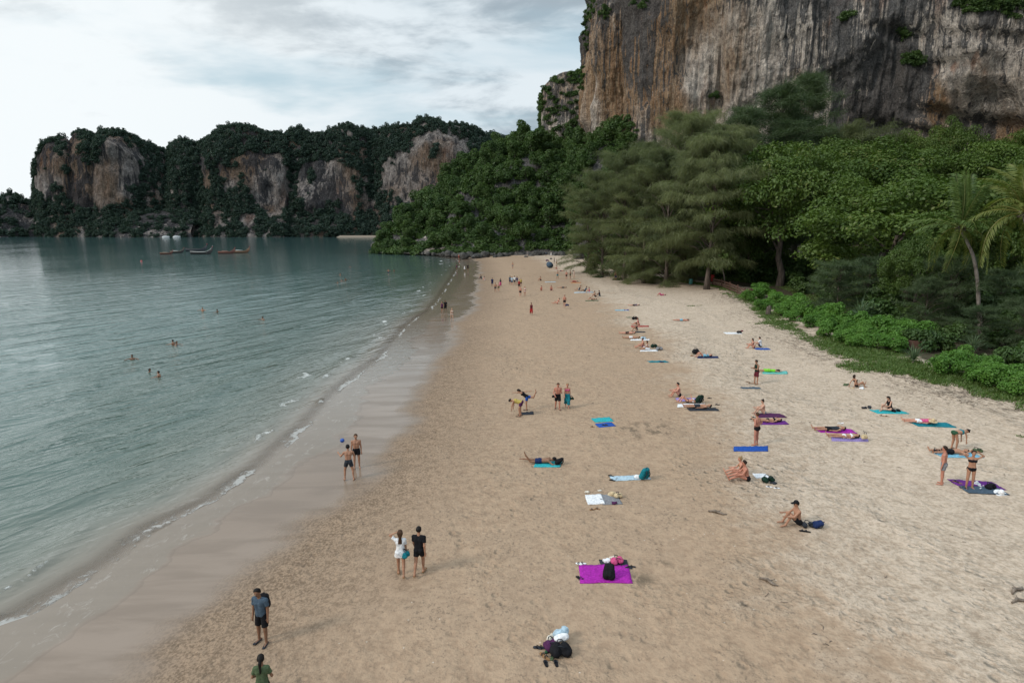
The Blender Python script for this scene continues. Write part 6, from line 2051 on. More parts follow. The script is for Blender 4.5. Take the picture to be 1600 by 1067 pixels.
# groups further along the sand
GF = 'beachgoers far down the beach'
FAR = [
    # px, py, face, pose, sex, skin, hair, hcol, wear, label
    (830, 492, 185, 'walk', 'f', 'brown', 'short', 'black', [('tank', 'maroon'), ('sarong', 'red')], 'woman in maroon top and red sarong walking alone towards the camera'),
    (882, 480, 170, 'walk', 'm', 'red', 'short', 'brown', [('trunks', 'black')], 'shirtless man in black shorts carrying a bag past a reclining woman'),
    (871, 475, 85, 'leanback', 'f', 'pink', 'bob', 'brown', [('top', 'red'), ('bottom', 'red')], 'reclining woman on the sand behind the man carrying a bag'),
    (769, 448, 190, 'walk', 'm', 'brown', 'short', 'black', [('tee', 'navy'), ('shorts', 'navy')], 'walker in navy shirt at the seaward end of the strolling group'),
    (774, 457, 180, 'walk', 'm', 'tan', 'short', 'brown', [('trunks', 'charcoal')], 'shirtless walker in dark grey trunks in front of the pink sarong'),
    (779, 456, 175, 'walk', 'f', 'pink', 'short', 'dark', [('top', 'grey'), ('trunks', 'olive')], 'woman in grey top and olive shorts walking next to the shirtless walker'),
    (782, 448, 185, 'stride', 'f', 'brown', 'bob', 'dark', [('tank', 'charcoal'), ('sarong', 'pink')], 'woman in a pink sarong in the strolling group'),
    (797, 445, 10, 'walk', 'm', 'brown', 'short', 'black', [('tee', 'slate'), ('shorts', 'navy')], 'walker in slate shirt and navy shorts in the middle of the beach'),
    (800, 446, 175, 'walk', 'm', 'pink', 'short', 'dark', [('tee', 'paleblue'), ('shorts', 'slate')], 'walker in pale blue shirt in the middle of the beach'),
    (804, 445, 180, 'stand', 'm', 'brown', 'short', 'black', [('tee', 'white'), ('shorts', 'charcoal')], 'walker in white shirt and charcoal shorts in the middle of the beach'),
    (808, 445, 170, 'stride', 'f', 'tan', 'bob', 'dark', [('tee', 'navy'), ('shorts', 'grey')], 'walker in navy shirt and grey shorts in the middle of the beach'),
    (811, 452, 180, 'walk', 'm', 'tan', 'short', 'dark', [('tank', 'red'), ('shorts', 'black')], 'walker in red vest and black shorts in the middle of the beach'),
    (814, 448, 180, 'stand', 'f', 'tan', 'short', 'dark', [('tee', 'yellow'), ('trunks', 'black')], 'walker in yellow shirt behind the red vest'),
    (813, 464, 180, 'stride', 'm', 'pink', 'short', 'dark', [('trunks', 'black')], 'shirtless walker in black trunks paired with a woman in a white bikini'),
    (820, 463, 178, 'walk', 'f', 'pink', 'short', 'brown', [('top', 'white'), ('bottom', 'white')], 'woman in a white bikini walking beside the shirtless walker'),
    (752, 436, 70, 'hug', 'm', 'brown', 'short', 'black', [('tee', 'charcoal'), ('trunks', 'black')], 'person in charcoal shirt sitting at the edge of the wet sand'),
    (757, 438, 40, 'hug', 'f', 'pink', 'bob', 'brown', [('top', 'white'), ('bottom', 'white')], 'woman sitting beside the charcoal shirt at the edge of the wet sand'),
    (801, 420, 150, 'stand', 'm', 'tan', 'short', 'dark', [('trunks', 'grey')], 'lone man in grey trunks standing on the empty middle sand'),
    (845, 439, 100, 'hug', 'm', 'tan', 'short', 'black', [('trunks', 'black')], 'man sitting beside a pale blue towel'),
    (846, 454, 170, 'hug', 'f', 'red', 'bob', 'dark', [('top', 'red'), ('bottom', 'red')], 'sunburnt woman in red sitting on damp-coloured sand, seaward of her friend'),
    (861, 454, 190, 'hug', 'm', 'red', 'short', 'dark', [('trunks', 'plum')], 'sunburnt man in plum trunks sitting near the woman in red'),
    (871, 436, 170, 'tpose', 'm', 'tan', 'short', 'dark', [('trunks', 'teal')], 'man in teal trunks standing with arms spread in the game'),
    (885, 437, 160, 'hips', 'm', 'red', 'short', 'dark', [('trunks', 'black')], 'man in black trunks standing in the middle of the game'),
    (891, 436, 60, 'stand', 'm', 'tan', 'short', 'brown', [('trunks', 'olive')], 'man in olive trunks standing beside the man in black trunks'),
    (897, 435, 100, 'stand', 'f', 'pale', 'short', 'blonde', [('top', 'white'), ('bottom', 'white')], 'pale woman standing at the landward end of the game'),
    (899, 441, 84, 'prone', 'f', 'red', 'bob', 'dark', [('dress', 'red')], 'person lying on an orange-red towel below the game'),
    (880, 450, 84, 'prone', 'm', 'tan', 'short', 'black', [('tank', 'charcoal')], 'person in charcoal lying on the sand beyond the red pair'),
    (905, 454, 86, 'leanback', 'm', 'tan', 'short', 'black', [('tank', 'charcoal'), ('trunks', 'grey')], 'man in charcoal reclining at the seaward end of the close huddle'),
    (914, 456, 86, 'leanback', 'm', 'brown', 'short', 'black', [('tee', 'slate'), ('trunks', 'charcoal')], 'man in slate shirt reclining in the close huddle'),
    (921, 457, 84, 'hug', 'f', 'pink', 'bob', 'dark', [('tank', 'pink'), ('bottom', 'white')], 'woman in pink sitting in the close huddle'),
    (930, 464, 84, 'hug', 'm', 'tan', 'short', 'black', [('trunks', 'black')], 'shirtless man sitting at the landward end of the huddle'),
    (937, 463, 90, 'hug', 'm', 'brown', 'short', 'black', [('tee', 'charcoal'), ('trunks', 'slate')], 'man in charcoal shirt sitting behind the shirtless man of the huddle'),
    (927, 469, 86, 'backknee', 'f', 'tan', 'bob', 'dark', [('top', 'black'), ('bottom', 'black')], 'woman lying with raised knees in front of the huddle'),
    (923, 424, 84, 'back', 'm', 'tan', 'short', 'black', [('trunks', 'charcoal')], 'person lying on a dark towel under the drooping branch'),
    (962, 438, 170, 'stand', 'm', 'red', 'short', 'black', [('tank', 'maroon'), ('shorts', 'navy')], 'person in maroon vest standing by the dark shrubs'),
    (968, 434, 150, 'stand', 'm', 'tan', 'short', 'black', [('tee', 'darkgreen'), ('shorts', 'black')], 'person in dark green shirt standing in the shade by the dark shrubs'),
    (977, 437, 95, 'leanback', 'f', 'pink', 'bob', 'dark', [('top', 'pink'), ('bottom', 'black')], 'woman leaning against a dark bag by the shrubs'),
    (1012, 437, 84, 'pronerest', 'm', 'tan', 'short', 'black', [('trunks', 'black'), ('tank', 'tanbrown')], 'person lying alone between the huddle and the weeping casuarina'),
    (1035, 462, 84, 'backknee', 'f', 'red', 'bob', 'dark', [('dress', 'pink')], 'person in pink lying with knees up alone on the upper sand'),
    (993, 478, 84, 'backarm', 'f', 'pale', 'bob', 'black', [('tank', 'navy'), ('trunks', 'black')], 'person in navy and black lying beyond the pale blue towel'),
    (998, 508, 84, 'legsout', 'f', 'red', 'bob', 'dark', [('top', 'pink'), ('bottom', 'red')], 'sunburnt woman sitting upright on a red towel'),
    (995, 517, 84, 'hug', 'f', 'tan', 'bun', 'dark', [('tank', 'charcoal'), ('bottom', 'white')], 'woman with a bun sitting on a patterned towel below the red towel'),
    (984, 522, 84, 'back', 'm', 'pink', 'short', 'dark', [('trunks', 'black')], 'man lying on his back in the tight row below the red towel'),
    (990, 529, 84, 'back', 'm', 'tan', 'short', 'dark', [('trunks', 'white')], 'tanned man in white trunks lying lowest in the tight row'),
    (1006, 544, 84, 'legsout', 'm', 'pink', 'short', 'dark', [('trunks', 'plum')], 'man in plum trunks sitting in the couple beside two bags'),
    (1013, 547, 84, 'legsout', 'f', 'tan', 'bob', 'dark', [('top', 'white'), ('skirt', 'white')], 'woman in white sitting in the couple beside two bags'),
    (691, 489, 165, 'stand', 'f', 'tan', 'bob', 'black', [('tank', 'plum'), ('trunks', 'black')], 'woman in plum top wading on the wet sand with a man in black'),
    (696, 488, 190, 'walk', 'm', 'brown', 'short', 'black', [('tee', 'black'), ('shorts', 'black')], 'man in black wading on the wet sand with a woman in plum'),
    (706, 501, 200, 'walk', 'f', 'pale', 'short', 'blonde', [('top', 'cream'), ('bottom', 'cream')], 'pale person in cream walking on the wet sand mirror'),
    (714, 422, 120, 'walk', 'f', 'brown', 'bob', 'black', [('tank', 'plum'), ('trunks', 'plum')], 'small figure in plum at the edge of the foam'),
    (726, 424, 180, 'stand', 'f', 'brown', 'short', 'black', [('tank', 'white'), ('skirt', 'white')], 'woman in white skirt on the shining wet sand'),
    (731, 423, 180, 'stand', 'm', 'brown', 'short', 'black', [('tee', 'black'), ('shorts', 'black')], 'man in black beside the white skirt on the shining wet sand'),
    (717, 405, 180, 'stand', 'm', 'red', 'short', 'dark', [('trunks', 'red')], 'tiny figure in red trunks by the rocks where the sea meets the headland'),
    (729, 404, 180, 'stand', 'f', 'red', 'bob', 'dark', [('tank', 'tanbrown'), ('trunks', 'tanbrown')], 'tiny figure in brown by the rocks at the end of the beach'),
    (824, 401, 180, 'stand', 'm', 'pale', 'short', 'dark', [('tee', 'grey'), ('shorts', 'grey')], 'tiny figure in grey at the foot of the headland bushes'),
    (861, 401, 180, 'stand', 'f', 'pale', 'bob', 'blonde', [('dress', 'white')], 'tiny figure in white dress at the foot of the headland bushes'),
    (853, 401, 180, 'stand', 'm', 'brown', 'short', 'black', [('tee', 'slate'), ('shorts', 'black')], 'tiny figure in slate next to the white dress at the headland bushes'),
    (858, 413, 120, 'hug', 'm', 'brown', 'short', 'black', [('tee', 'plum'), ('trunks', 'black')], 'person in plum sitting near the grey sun umbrella'),
    (866, 412, 90, 'stand', 'm', 'brown', 'short', 'black', [('tee', 'charcoal'), ('shorts', 'black')], 'thin figure in charcoal standing near the grey sun umbrella'),
    (870, 414, 90, 'walk', 'f', 'tan', 'bob', 'dark', [('tank', 'grey'), ('skirt', 'tanbrown')], 'figure in a brown skirt walking near the grey sun umbrella'),
    (870, 421, 85, 'hug', 'f', 'red', 'bob', 'brown', [('top', 'pink'), ('bottom', 'pink')], 'sunburnt woman sitting beside the grey sun umbrella'),
    (878, 424, 85, 'prone', 'm', 'red', 'short', 'black', [('trunks', 'plum')], 'person lying between the umbrella and the game'),
]
for (px, py, fa, po, sx_, sk_, hr, hc, wr, lab) in FAR:
    person(P(px, py), fa, po, lab, sx_, None, sk_, hr, hc, wr, res=0.030 if py > 470 else 0.038, group=GF)

# bathers
GS = 'bathers in the sea'
for (px, py, fa, sk_, hr, hc, up, lab) in (
        (207, 563, 200, 'brown', 'short', 'black', .42, 'bather with short black hair off by himself, seaward of the other near bathers'), (234, 582, 250, 'brown', 'bob', 'black', .36, 'bather with bobbed black hair close to the pair nearest the shore'),
        (249, 589, 100, 'tan', 'short', 'black', .40, 'bather nearest the shore, shoulders out of the water'), (271, 540, 80, 'tan', 'short', 'black', .50, 'bather with back turned in the embracing pair'),
        (276, 540, 260, 'tan', 'bob', 'brown', .46, 'brown-haired bather in the embracing pair'), (411, 500, 150, 'brown', 'short', 'black', .34, 'lone bather far from the others in green water'),
        (317, 487, 180, 'tan', 'short', 'dark', .5, 'sunlit bather standing chest deep in the middle of the bay'), (340, 488, 90, 'brown', 'short', 'black', .34, 'bather beside the chest-deep one in the middle of the bay'),
        (528, 443, 120, 'brown', 'short', 'black', .4, 'lowest of the bathers off the wet sand'), (534, 440, 200, 'tan', 'bob', 'black', .45, 'middle bather of the three off the wet sand'),
        (540, 439, 220, 'brown', 'short', 'black', .55, 'landward bather of the three off the wet sand'), (532, 430, 100, 'tan', 'short', 'dark', .4, 'bather alone beyond the group of three'),
        (547, 418, 180, 'brown', 'bob', 'black', .5, 'bather furthest out towards the headland'), (607, 426, 190, 'tan', 'short', 'black', .8, 'bather standing waist deep off the headland'),
        (616, 424, 90, 'brown', 'short', 'black', .45, 'bather beside the waist-deep one off the headland')):
    r = ray(px, py)
    t = CAM_H / -r[2]
    person((r[0] * t, r[1] * t), fa, 'swim', lab, 'm' if hr == 'short' else 'f', None, sk_, hr, hc, [('trunks', 'navy')] if hr == 'short' else [('top', 'navy'), ('bottom', 'navy')], res=.03 if py > 480 else .04, group=GS, z=up - 1.66)


# ------------------------------------------------------------------ towels, bags, shoes and clothes
def towel(px, py, L, W, rot, col, label, group='towels and mats on the sand', kind='towel', wob=0.035, lift=0.012, seed=None):
    """a cloth lying on the sand: wrinkled, a little uneven along its edges, with a real thickness"""
    rng = np.random.default_rng(seed if seed is not None else int(px * 7 + py))
    x0, y0 = P(px, py)
    nu, nv_ = 16, 10
    u, v = np.meshgrid(np.linspace(-.5, .5, nu), np.linspace(-.5, .5, nv_), indexing='ij')
    sk = rng.normal() * 0.06
    X = u * L + sk * v * L + 0.03 * L * fbm(np.stack([u * 2, v * 2, 0 * u + seed_f(px, py)], -1), 2, 5)
    Y = v * W + 0.05 * W * fbm(np.stack([u * 2 + 9, v * 2, 0 * u + seed_f(px, py)], -1), 2, 6)
    c, s = math.cos(R(rot)), math.sin(R(rot))
    wx, wy = x0 + X * c - Y * s, y0 + X * s + Y * c
    wr = np.abs(fbm(np.stack([u * L * 3.2, v * W * 3.2, 0 * u + seed_f(px, py)], -1), 3, 7)) * wob * 2.4
    zt = beach_h(wx, wy) + lift + wr
    zb = beach_h(wx, wy) + lift - 0.012
    V = np.concatenate([np.stack([wx, wy, zt], -1).reshape(-1, 3), np.stack([wx, wy, zb], -1).reshape(-1, 3)])
    V -= np.array([x0, y0, 0])
    F = grid_faces(nu, nv_).tolist() + (grid_faces(nu, nv_, True) + nu * nv_).tolist()
    ring = [i * nv_ for i in range(nu)] + [(nu - 1) * nv_ + j for j in range(1, nv_)] + [i * nv_ + nv_ - 1 for i in range(nu - 2, -1, -1)] + [j for j in range(nv_ - 2, 0, -1)]
    n = nu * nv_
    for a, b in zip(ring, ring[1:] + ring[:1]):
        F.append([a, a + n, b + n, b])
    o = link(kind, make_mesh(kind, V, np.array(F), None, True, [cmat('cloth', col)]), None, (x0, y0, 0))
    return tag(o, label, 'towel' if kind == 'towel' else 'mat', group)


def seed_f(px, py):
    return (px * 1.37 + py * 0.71) % 50


def on_sand(px, py, dx=0.0, dy=0.0, dz=0.0):
    x, y = P(px, py)
    x, y = x + dx, y + dy
    return (x, y, gzr(x, y) + dz)


def blob_mesh(name, prims, mat, h=0.03, k=0.04, lump=0.0, seed=0):
    V, F = field_mesh(prims, h, k)
    if lump:
        V = V + lump * np.stack([fbm(V * 7 + 3 * i, 3, seed + i) for i in range(3)], 1)
    return make_mesh(name, V, F, None, True, [mat])


def backpack(loc, rotz, col, label, s=1.0, lying=True, group='bags on the beach', lay=0.9):
    t = thing('backpack', label, 'backpack', loc, rotz, group)
    a = lay if lying else 0.0
    up = np.array([0, -math.sin(a), math.cos(a)])
    fw = np.array([0, math.cos(a), math.sin(a)])
    base = np.array([0, 0, 0.13 * s])
    bm_ = blob_mesh('body', [(base + up * .0 + np.array([sx_ * .09 * s, 0, 0]), base + up * .30 * s + np.array([sx_ * .07 * s, 0, 0]), .13 * s, .105 * s) for sx_ in (-1, 1)], cmat('cloth', col), .03, .05, .018, 3)
    link('body', bm_, t)
    link('pocket', blob_mesh('pocket', [(base + fw * .10 * s + up * .02 * s + np.array([sx_ * .06 * s, 0, 0]), base + fw * .09 * s + up * .13 * s + np.array([sx_ * .05 * s, 0, 0]), .07 * s, .06 * s) for sx_ in (-1, 1)], cmat('cloth', col), .025, .03), t)
    for sx_ in (-1, 1):
        q = [base - fw * .10 * s + up * .36 * s + np.array([sx_ * .06 * s, 0, 0]), base - fw * .19 * s + up * .24 * s + np.array([sx_ * .09 * s, 0, 0]), base - fw * .17 * s + up * .08 * s + np.array([sx_ * .11 * s, 0, 0]), base - fw * .09 * s + np.array([sx_ * .12 * s, 0, 0])]
        mb = MB()
        mb.tube(q, [.018 * s, .024 * s, .02 * s, .014 * s], 5)
        mb.build('strap', cmat('cloth', 'charcoal'), t)
    mb = MB()
    mb.tube([base + up * .40 * s + np.array([-.04, 0, 0]), base + up * .46 * s, base + up * .40 * s + np.array([.04, 0, 0])], [.012, .012, .012], 5)
    mb.build('handle', cmat('cloth', 'charcoal'), t)
    return t


def soft_bag(loc, rotz, col, label, L=0.45, W=0.26, H=0.24, group='bags on the beach', handle=True, name='bag'):
    t = thing(name, label, 'bag', loc, rotz, group)
    link('body', blob_mesh('body', [(np.array([sx_ * L * .28, sy_ * W * .2, H * .42]), np.array([sx_ * L * .24, sy_ * W * .15, H * .62]), min(W, H) * .44, min(W, H) * .34) for sx_ in (-1, 1) for sy_ in (-1, 1)], cmat('cloth', col), .03, .07, .03, int(loc[0] * 10)), t)
    if handle:
        for sy_ in (-1, 1):
            mb = MB()
            mb.tube([(-L * .22, sy_ * W * .2, H * .85), (-L * .1, sy_ * W * .42, H * 1.12), (L * .12, sy_ * W * .5, H * 1.02), (L * .22, sy_ * W * .2, H * .82)], [.014] * 4, 5)
            mb.build('handle', cmat('cloth', 'charcoal'), t)
    return t


def garment_pile(loc, rotz, col, label, L=0.4, W=0.25, H=0.12, group='clothes left on the sand', name='crumpled_cloth'):
    rng = np.random.default_rng(int(abs(loc[0] * 100) + abs(loc[1] * 10)))
    pr = []
    for k in range(5):
        a = np.array([rng.uniform(-.36, .36) * L, rng.uniform(-.36, .36) * W, H * rng.uniform(.2, .45)])
        b = a + np.array([rng.uniform(-.3, .3) * L, rng.uniform(-.3, .3) * W, rng.uniform(-.05, .25) * H])
        pr.append((a, b, H * rng.uniform(.35, .6), H * rng.uniform(.25, .5)))
    o = link(name, blob_mesh(name, pr, cmat('cloth', col), max(.02, H * .16), H * .3, H * .25, 9), None, loc, rotz)
    return tag(o, label, 'clothing', group)


_sole = None


def sandal(px, py, rot, col, label, group='sandals left on the sand', s=1.0):
    global _sole
    t = thing('sandal', label, 'sandal', on_sand(px, py, 0, 0, 0.004), R(rot), group, s)
    if _sole is None:
        pr = [((0, -.08, .012), (0, .09, .012), .040, .050, [((0, 0, .026), (0, 0, 1)), ((0, 0, .0), (0, 0, -1))], 0)]
        V, F = field_mesh([(np.array(a), np.array(b), ra, rb, [(np.array(c), np.array(n)) for c, n in cu], k) for a, b, ra, rb, cu, k in pr], .012, 0)
        _sole = (V, F)
    link('sole', make_mesh('sole', _sole[0], _sole[1], None, True, [cmat('rubber', col)]), t)
    mb = MB()
    for sx_ in (-1, 1):
        mb.tube([(sx_ * .046, 0, .022), (sx_ * .035, .035, .058), (0, .075, .03)], [.011, .012, .008], 5)
    mb.build('strap', cmat('rubber', 'charcoal' if col != 'charcoal' else 'black'), t)
    return t


def sun_hat(loc, rotz, col, label, s=1.0, tilt=0.0):
    t = thing('sun_hat', label, 'hat', loc, rotz, 'hats put down on the sand', s)
    z = np.array([0, 0, 1.0])
    link('crown_cap', blob_mesh('crown_cap', [(z * .06, z * .09, .095, .085)], cmat('cloth', col), .02, 0.0, .01), t)
    link('brim', blob_mesh('brim', [(z * .02, z * .024, .19, .19, [(z * .034, z), (z * .008, -z)], 0)], cmat('cloth', col), .02, 0.0, .012), t)
    t.rotation_euler = (tilt, 0, rotz)
    return t


# magenta towel and its things
towel(944, 897, 1.72, 1.15, -3, 'magenta', 'large magenta towel spread on the brown sand with a black backpack on it')
towel(959, 880, 0.98, 0.42, -4, 'charcoal', 'small black mat behind the magenta towel', kind='mat')
backpack(on_sand(951, 906, 0, 0, .015), 2.9, 'black', 'black backpack standing on the magenta towel', 1.0, True, lay=.5)
garment_pile(on_sand(952, 897, 0, .03, .02), .4, 'white', 'white cap lying against the black backpack', .26, .2, .14)
garment_pile(on_sand(946, 880, 0, 0, .02), .2, 'white', 'crumpled white shirt on the small black mat', .26, .2, .15)
soft_bag(on_sand(964, 881, 0, 0, .02), .3, 'pink', 'pink beach bag on the small black mat', .42, .26, .24)
garment_pile(on_sand(958, 873), .1, 'cream', 'cream cloth dropped on the sand behind the black mat', .3, .2, .1)
sandal(905, 882, 60, 'white', 'white shoe at the corner of the magenta towel')
sandal(911, 881, 80, 'white', 'white shoe at the corner of the magenta towel')
sandal(904, 904, 30, 'black', 'black sandal below the magenta towel')
sandal(908, 905, 60, 'black', 'black sandal below the magenta towel')
sandal(983, 888, 70, 'charcoal', 'dark sandal at the landward end of the magenta towel')
sandal(988, 886, 80, 'charcoal', 'dark sandal at the landward end of the magenta towel')
# heap of bags nearest the camera
soft_bag(on_sand(876, 1024), .1, 'black', 'big black holdall under the heap of clothes', .52, .34, .34)
soft_bag(on_sand(862, 1014), .4, 'plum', 'dark bag with a towel on it behind the black holdall', .42, .30, .26)
garment_pile(on_sand(876, 1013, 0, 0, .24), .3, 'white', 'white shirt thrown over the black holdall', .44, .28, .16)
garment_pile(on_sand(877, 1002, 0, 0, .16), .5, 'paleblue', 'pale blue shirt at the top of the heap of clothes', .42, .3, .22)
garment_pile(on_sand(862, 1005, 0, 0, .12), .9, 'cream', 'cream top on the heap of clothes', .28, .2, .12)
garment_pile(on_sand(858, 1020, 0, 0, .0), .3, 'green', 'green cloth poking from under the dark bag', .3, .2, .1)
for (x, y, r_, c_, l_) in ((841, 1014, 75, 'charcoal', 'charcoal sandal off to the side of the heap of clothes'), (847, 1014, 80, 'charcoal', 'charcoal sandal off to the side of the heap of clothes'), (849, 1026, 30, 'tanbrown', 'brown sandal in front of the heap of clothes'),
                           (854, 1030, 40, 'tanbrown', 'brown sandal in front of the heap of clothes'), (863, 1029, -20, 'olive', 'olive sandal touching the black holdall'), (853, 1039, 12, 'black', 'black sandal lowest in front of the heap'), (869, 1039, 10, 'black', 'black sandal lowest in front of the heap')):
    sandal(x, y, r_, c_, l_, s=1.1)
# white towel and neighbours
towel(929, 781, 0.72, 0.98, 0, 'white', 'bright white towel beside the grey-white sheet', lift=.016)
towel(953, 781, 0.86, 1.02, 0, 'grey', 'pale grey-white sheet with a straw hat on its corner')
sun_hat(on_sand(957, 775, 0, 0, .02), 0, 'straw', 'straw hat on the corner of the grey-white sheet', 1.15, .3)
soft_bag(on_sand(966, 778, 0, 0, .02), .2, 'straw', 'small straw bag beside the straw hat', .34, .24, .2)
garment_pile(on_sand(959, 788, 0, 0, .02), .2, 'plum', 'plum swimsuit on the grey-white sheet', .3, .22, .1)
garment_pile(on_sand(917, 771, 0, 0, .01), .2, 'cream', 'cream cloth at the upper corner of the white towel', .2, .15, .09)
garment_pile(on_sand(936, 768, 0, 0, .0), .2, 'cream', 'cream cloth on the sand above the white towel', .22, .12, .07)
sandal(926, 797, 100, 'tanbrown', 'brown sandal below the white towel')
sandal(934, 796, 60, 'tanbrown', 'brown sandal below the white towel')
towel(984, 747, 1.75, 0.55, 2, 'paleblue', 'long pale grey-blue mat with a teal backpack at one end', kind='mat')
backpack(on_sand(1006, 749, 0, 0, .012), .5, 'teal', 'teal backpack on the long pale mat', 1.15, True, lay=.35)
garment_pile(on_sand(996, 748, 0, 0, .02), .2, 'white', 'white cloth against the teal backpack', .3, .2, .16)
sandal(955, 744, 60, 'black', 'black sandal at the seaward end of the long pale mat', s=1.15)
sandal(957, 751, 60, 'black', 'black sandal at the seaward end of the long pale mat', s=1.15)
towel(941, 656, 1.15, 0.85, 6, 'turquoise', 'turquoise towel behind the blue one, nobody on it')
towel(946, 664, 1.05, 0.75, 8, 'blue', 'blue towel with dark clothes, nobody on it')
garment_pile(on_sand(944, 665, 0, 0, .02), .2, 'charcoal', 'dark clothes on the empty blue towel', .4, .2, .08)
sandal(926, 667, 80, 'tanbrown', 'brown sandal beside the empty blue towel')
towel(856, 725, 1.35, 0.8, -4, 'turquoise', 'turquoise towel under the person lying face down in navy shorts')
backpack(on_sand(871, 725, 0, 0, .0), 1.2, 'black', 'black backpack at the head of the person lying in navy shorts', .9)
towel(824, 646, 0.8, 0.55, 4, 'charcoal', 'dark mat under the balancing woman', kind='mat')
# further right
towel(1173, 701, 1.75, 0.75, -3, 'blue', 'royal blue towel in front of the man standing in black briefs')
towel(1189, 744, 0.62, 0.5, 0, 'white', 'small white towel beside the seated pair')
soft_bag(on_sand(1200, 753), .3, 'darkgreen', 'dark green bag beside the seated pair', .62, .36, .26)
garment_pile(on_sand(1207, 757), .3, 'charcoal', 'charcoal clothes against the dark green bag', .35, .2, .1)
sandal(1202, 762, 70, 'white', 'white sandal in front of the dark green bag', s=1.1)
sandal(1214, 764, 80, 'white', 'white sandal in front of the dark green bag', s=1.1)
soft_bag(on_sand(1262, 824), .1, 'charcoal', 'charcoal shoulder bag behind the man in the black cap', .5, .3, .2)
backpack(on_sand(1273, 825), 1.5, 'navy', 'navy backpack lying flat behind the man in the black cap', .8, True, lay=1.2)
sandal(1255, 831, 80, 'black', 'black sandal beside the man in the black cap', s=1.1)
sandal(1261, 832, 70, 'black', 'black sandal beside the man in the black cap', s=1.1)
towel(1203, 649, 1.6, 0.8, -4, 'plum', 'plum towel under the seated pale woman')
towel(1206, 660, 1.75, 0.7, -4, 'purple', 'purple towel under the woman in black lying on her back')
sandal(1178, 652, 60, 'charcoal', 'charcoal sandal near the feet of the pale woman')
sandal(1175, 655, 60, 'charcoal', 'charcoal sandal near the feet of the pale woman')
towel(1173, 606, 1.35, 0.42, -3, 'slate', 'blue-grey mat at the feet of the man in maroon shorts', kind='mat')
sandal(1168, 597, 70, 'tanbrown', 'brown sandal behind the blue-grey mat')
sandal(1172, 599, 70, 'tanbrown', 'brown sandal behind the blue-grey mat')
towel(1211, 582, 1.9, 1.0, -5, 'seafoam', 'seafoam green towel under the lime green wrap')
towel(1191, 545, 1.3, 0.8, -8, 'blue', 'bright blue towel under the two hunched sitters')
towel(1106, 558, 1.8, 0.85, -4, 'navy', 'navy towel under the woman with raised knees')
soft_bag(on_sand(1087, 553), .2, 'black', 'tall black bag at the feet of the woman with raised knees', .5, .4, .5)
garment_pile(on_sand(1082, 556), .1, 'tanbrown', 'brown clothes next to the tall black bag', .4, .2, .1)
towel(1028, 565, 1.6, 0.6, -2, 'teal', 'teal towel lying empty below the couple with two bags')
garment_pile(on_sand(1034, 566, 0, 0, .02), 0, 'navy', 'navy shirt on the empty teal towel', .6, .25, .09)
towel(1145, 521, 1.7, 0.95, -3, 'white', 'white towel lying on the upper sand')
soft_bag(on_sand(1155, 521, 0, 0, .02), .2, 'black', 'black bag on the white towel', .55, .35, .25)
garment_pile(on_sand(1161, 518, 0, 0, .0), .2, 'maroon', 'maroon cloth beside the white towel', .35, .25, .14)
towel(1075, 625, 1.5, 0.75, -6, 'lavender', 'blue-lavender towel behind the trio')
towel(1080, 634, 1.75, 0.75, -6, 'white', 'white towel under the woman of the trio')
towel(1098, 640, 1.8, 0.65, -4, 'charcoal', 'dark towel under the man lying in the trio')
backpack(on_sand(1091, 630), .4, 'darkgreen', 'dark green backpack behind the heads of the trio', 1.25, True, lay=.6)
sandal(1109, 623, 80, 'black', 'black sandal near the trio', s=1.2)
sandal(1121, 633, 80, 'black', 'black sandal near the trio', s=1.2)
garment_pile(on_sand(1322, 602), .2, 'olive', 'olive clothes on the sand beside the woman reclining alone', .5, .25, .14)
garment_pile(on_sand(1331, 607), .2, 'straw', 'straw coloured cloth near the woman reclining alone', .35, .2, .08)
garment_pile(on_sand(1347, 608), .2, 'white', 'white towel bundle in front of the woman reclining alone', .35, .25, .16)
towel(1389, 643, 1.85, 0.75, -5, 'turquoise', 'turquoise towel under the reading woman')
soft_bag(on_sand(1400, 643, 0, 0, .02), .2, 'black', 'black bag beside the reading woman', .6, .3, .18)
garment_pile(on_sand(1357, 637), .4, 'charcoal', 'charcoal clothes lying apart seaward of the reading woman', .7, .35, .15)
sandal(1378, 649, 60, 'tanbrown', 'brown sandal in front of the turquoise towel')
sandal(1386, 650, 70, 'tanbrown', 'brown sandal in front of the turquoise towel')
towel(1457, 663, 2.0, 0.9, -12, 'teal', 'dark teal towel under the person with the straw hat')
sun_hat(on_sand(1457, 664, 0, 0, .22), 0, 'straw', 'straw hat laid over the face of the person on the dark teal towel', 1.2, .2)
towel(1306, 673, 1.95, 0.75, -9, 'magenta', 'magenta-purple towel under the man in a dark shirt')
towel(1328, 686, 1.9, 0.65, -5, 'lavender', 'lavender towel under the woman in a white bikini')
soft_bag(on_sand(1350, 688), .1, 'straw', 'upright tan beach bag at the head of the lavender towel', .26, .2, .48)
garment_pile(on_sand(1313, 668, .0, 0, .26), 0, 'white', 'white book held against the chest of the man in a dark shirt', .28, .2, .06)
towel(1525, 757, 1.75, 0.85, -14, 'purple', 'purple mat under the woman with hands on her head', kind='mat')
towel(1537, 767, 1.55, 0.72, -10, 'slate', 'dark slate towel overlapping the purple mat', lift=.03)
sun_hat(on_sand(1563, 772), 0, 'white', 'white sun hat at the end of the dark slate towel', 1.35, .35)
sun_hat(on_sand(1526, 757, 0, 0, .04), 0, 'white', 'white hat on the purple mat', .8)
garment_pile(on_sand(1534, 762, 0, 0, .04), .2, 'white', 'folded white cloth on the purple mat', .42, .25, .06)
soft_bag(on_sand(1547, 764, 0, 0, .03), .4, 'black', 'black bag on the corner of the purple mat', .42, .3, .24)
sandal(1494, 753, 50, 'tanbrown', 'brown sandal at the seaward corner of the purple mat', s=1.2)
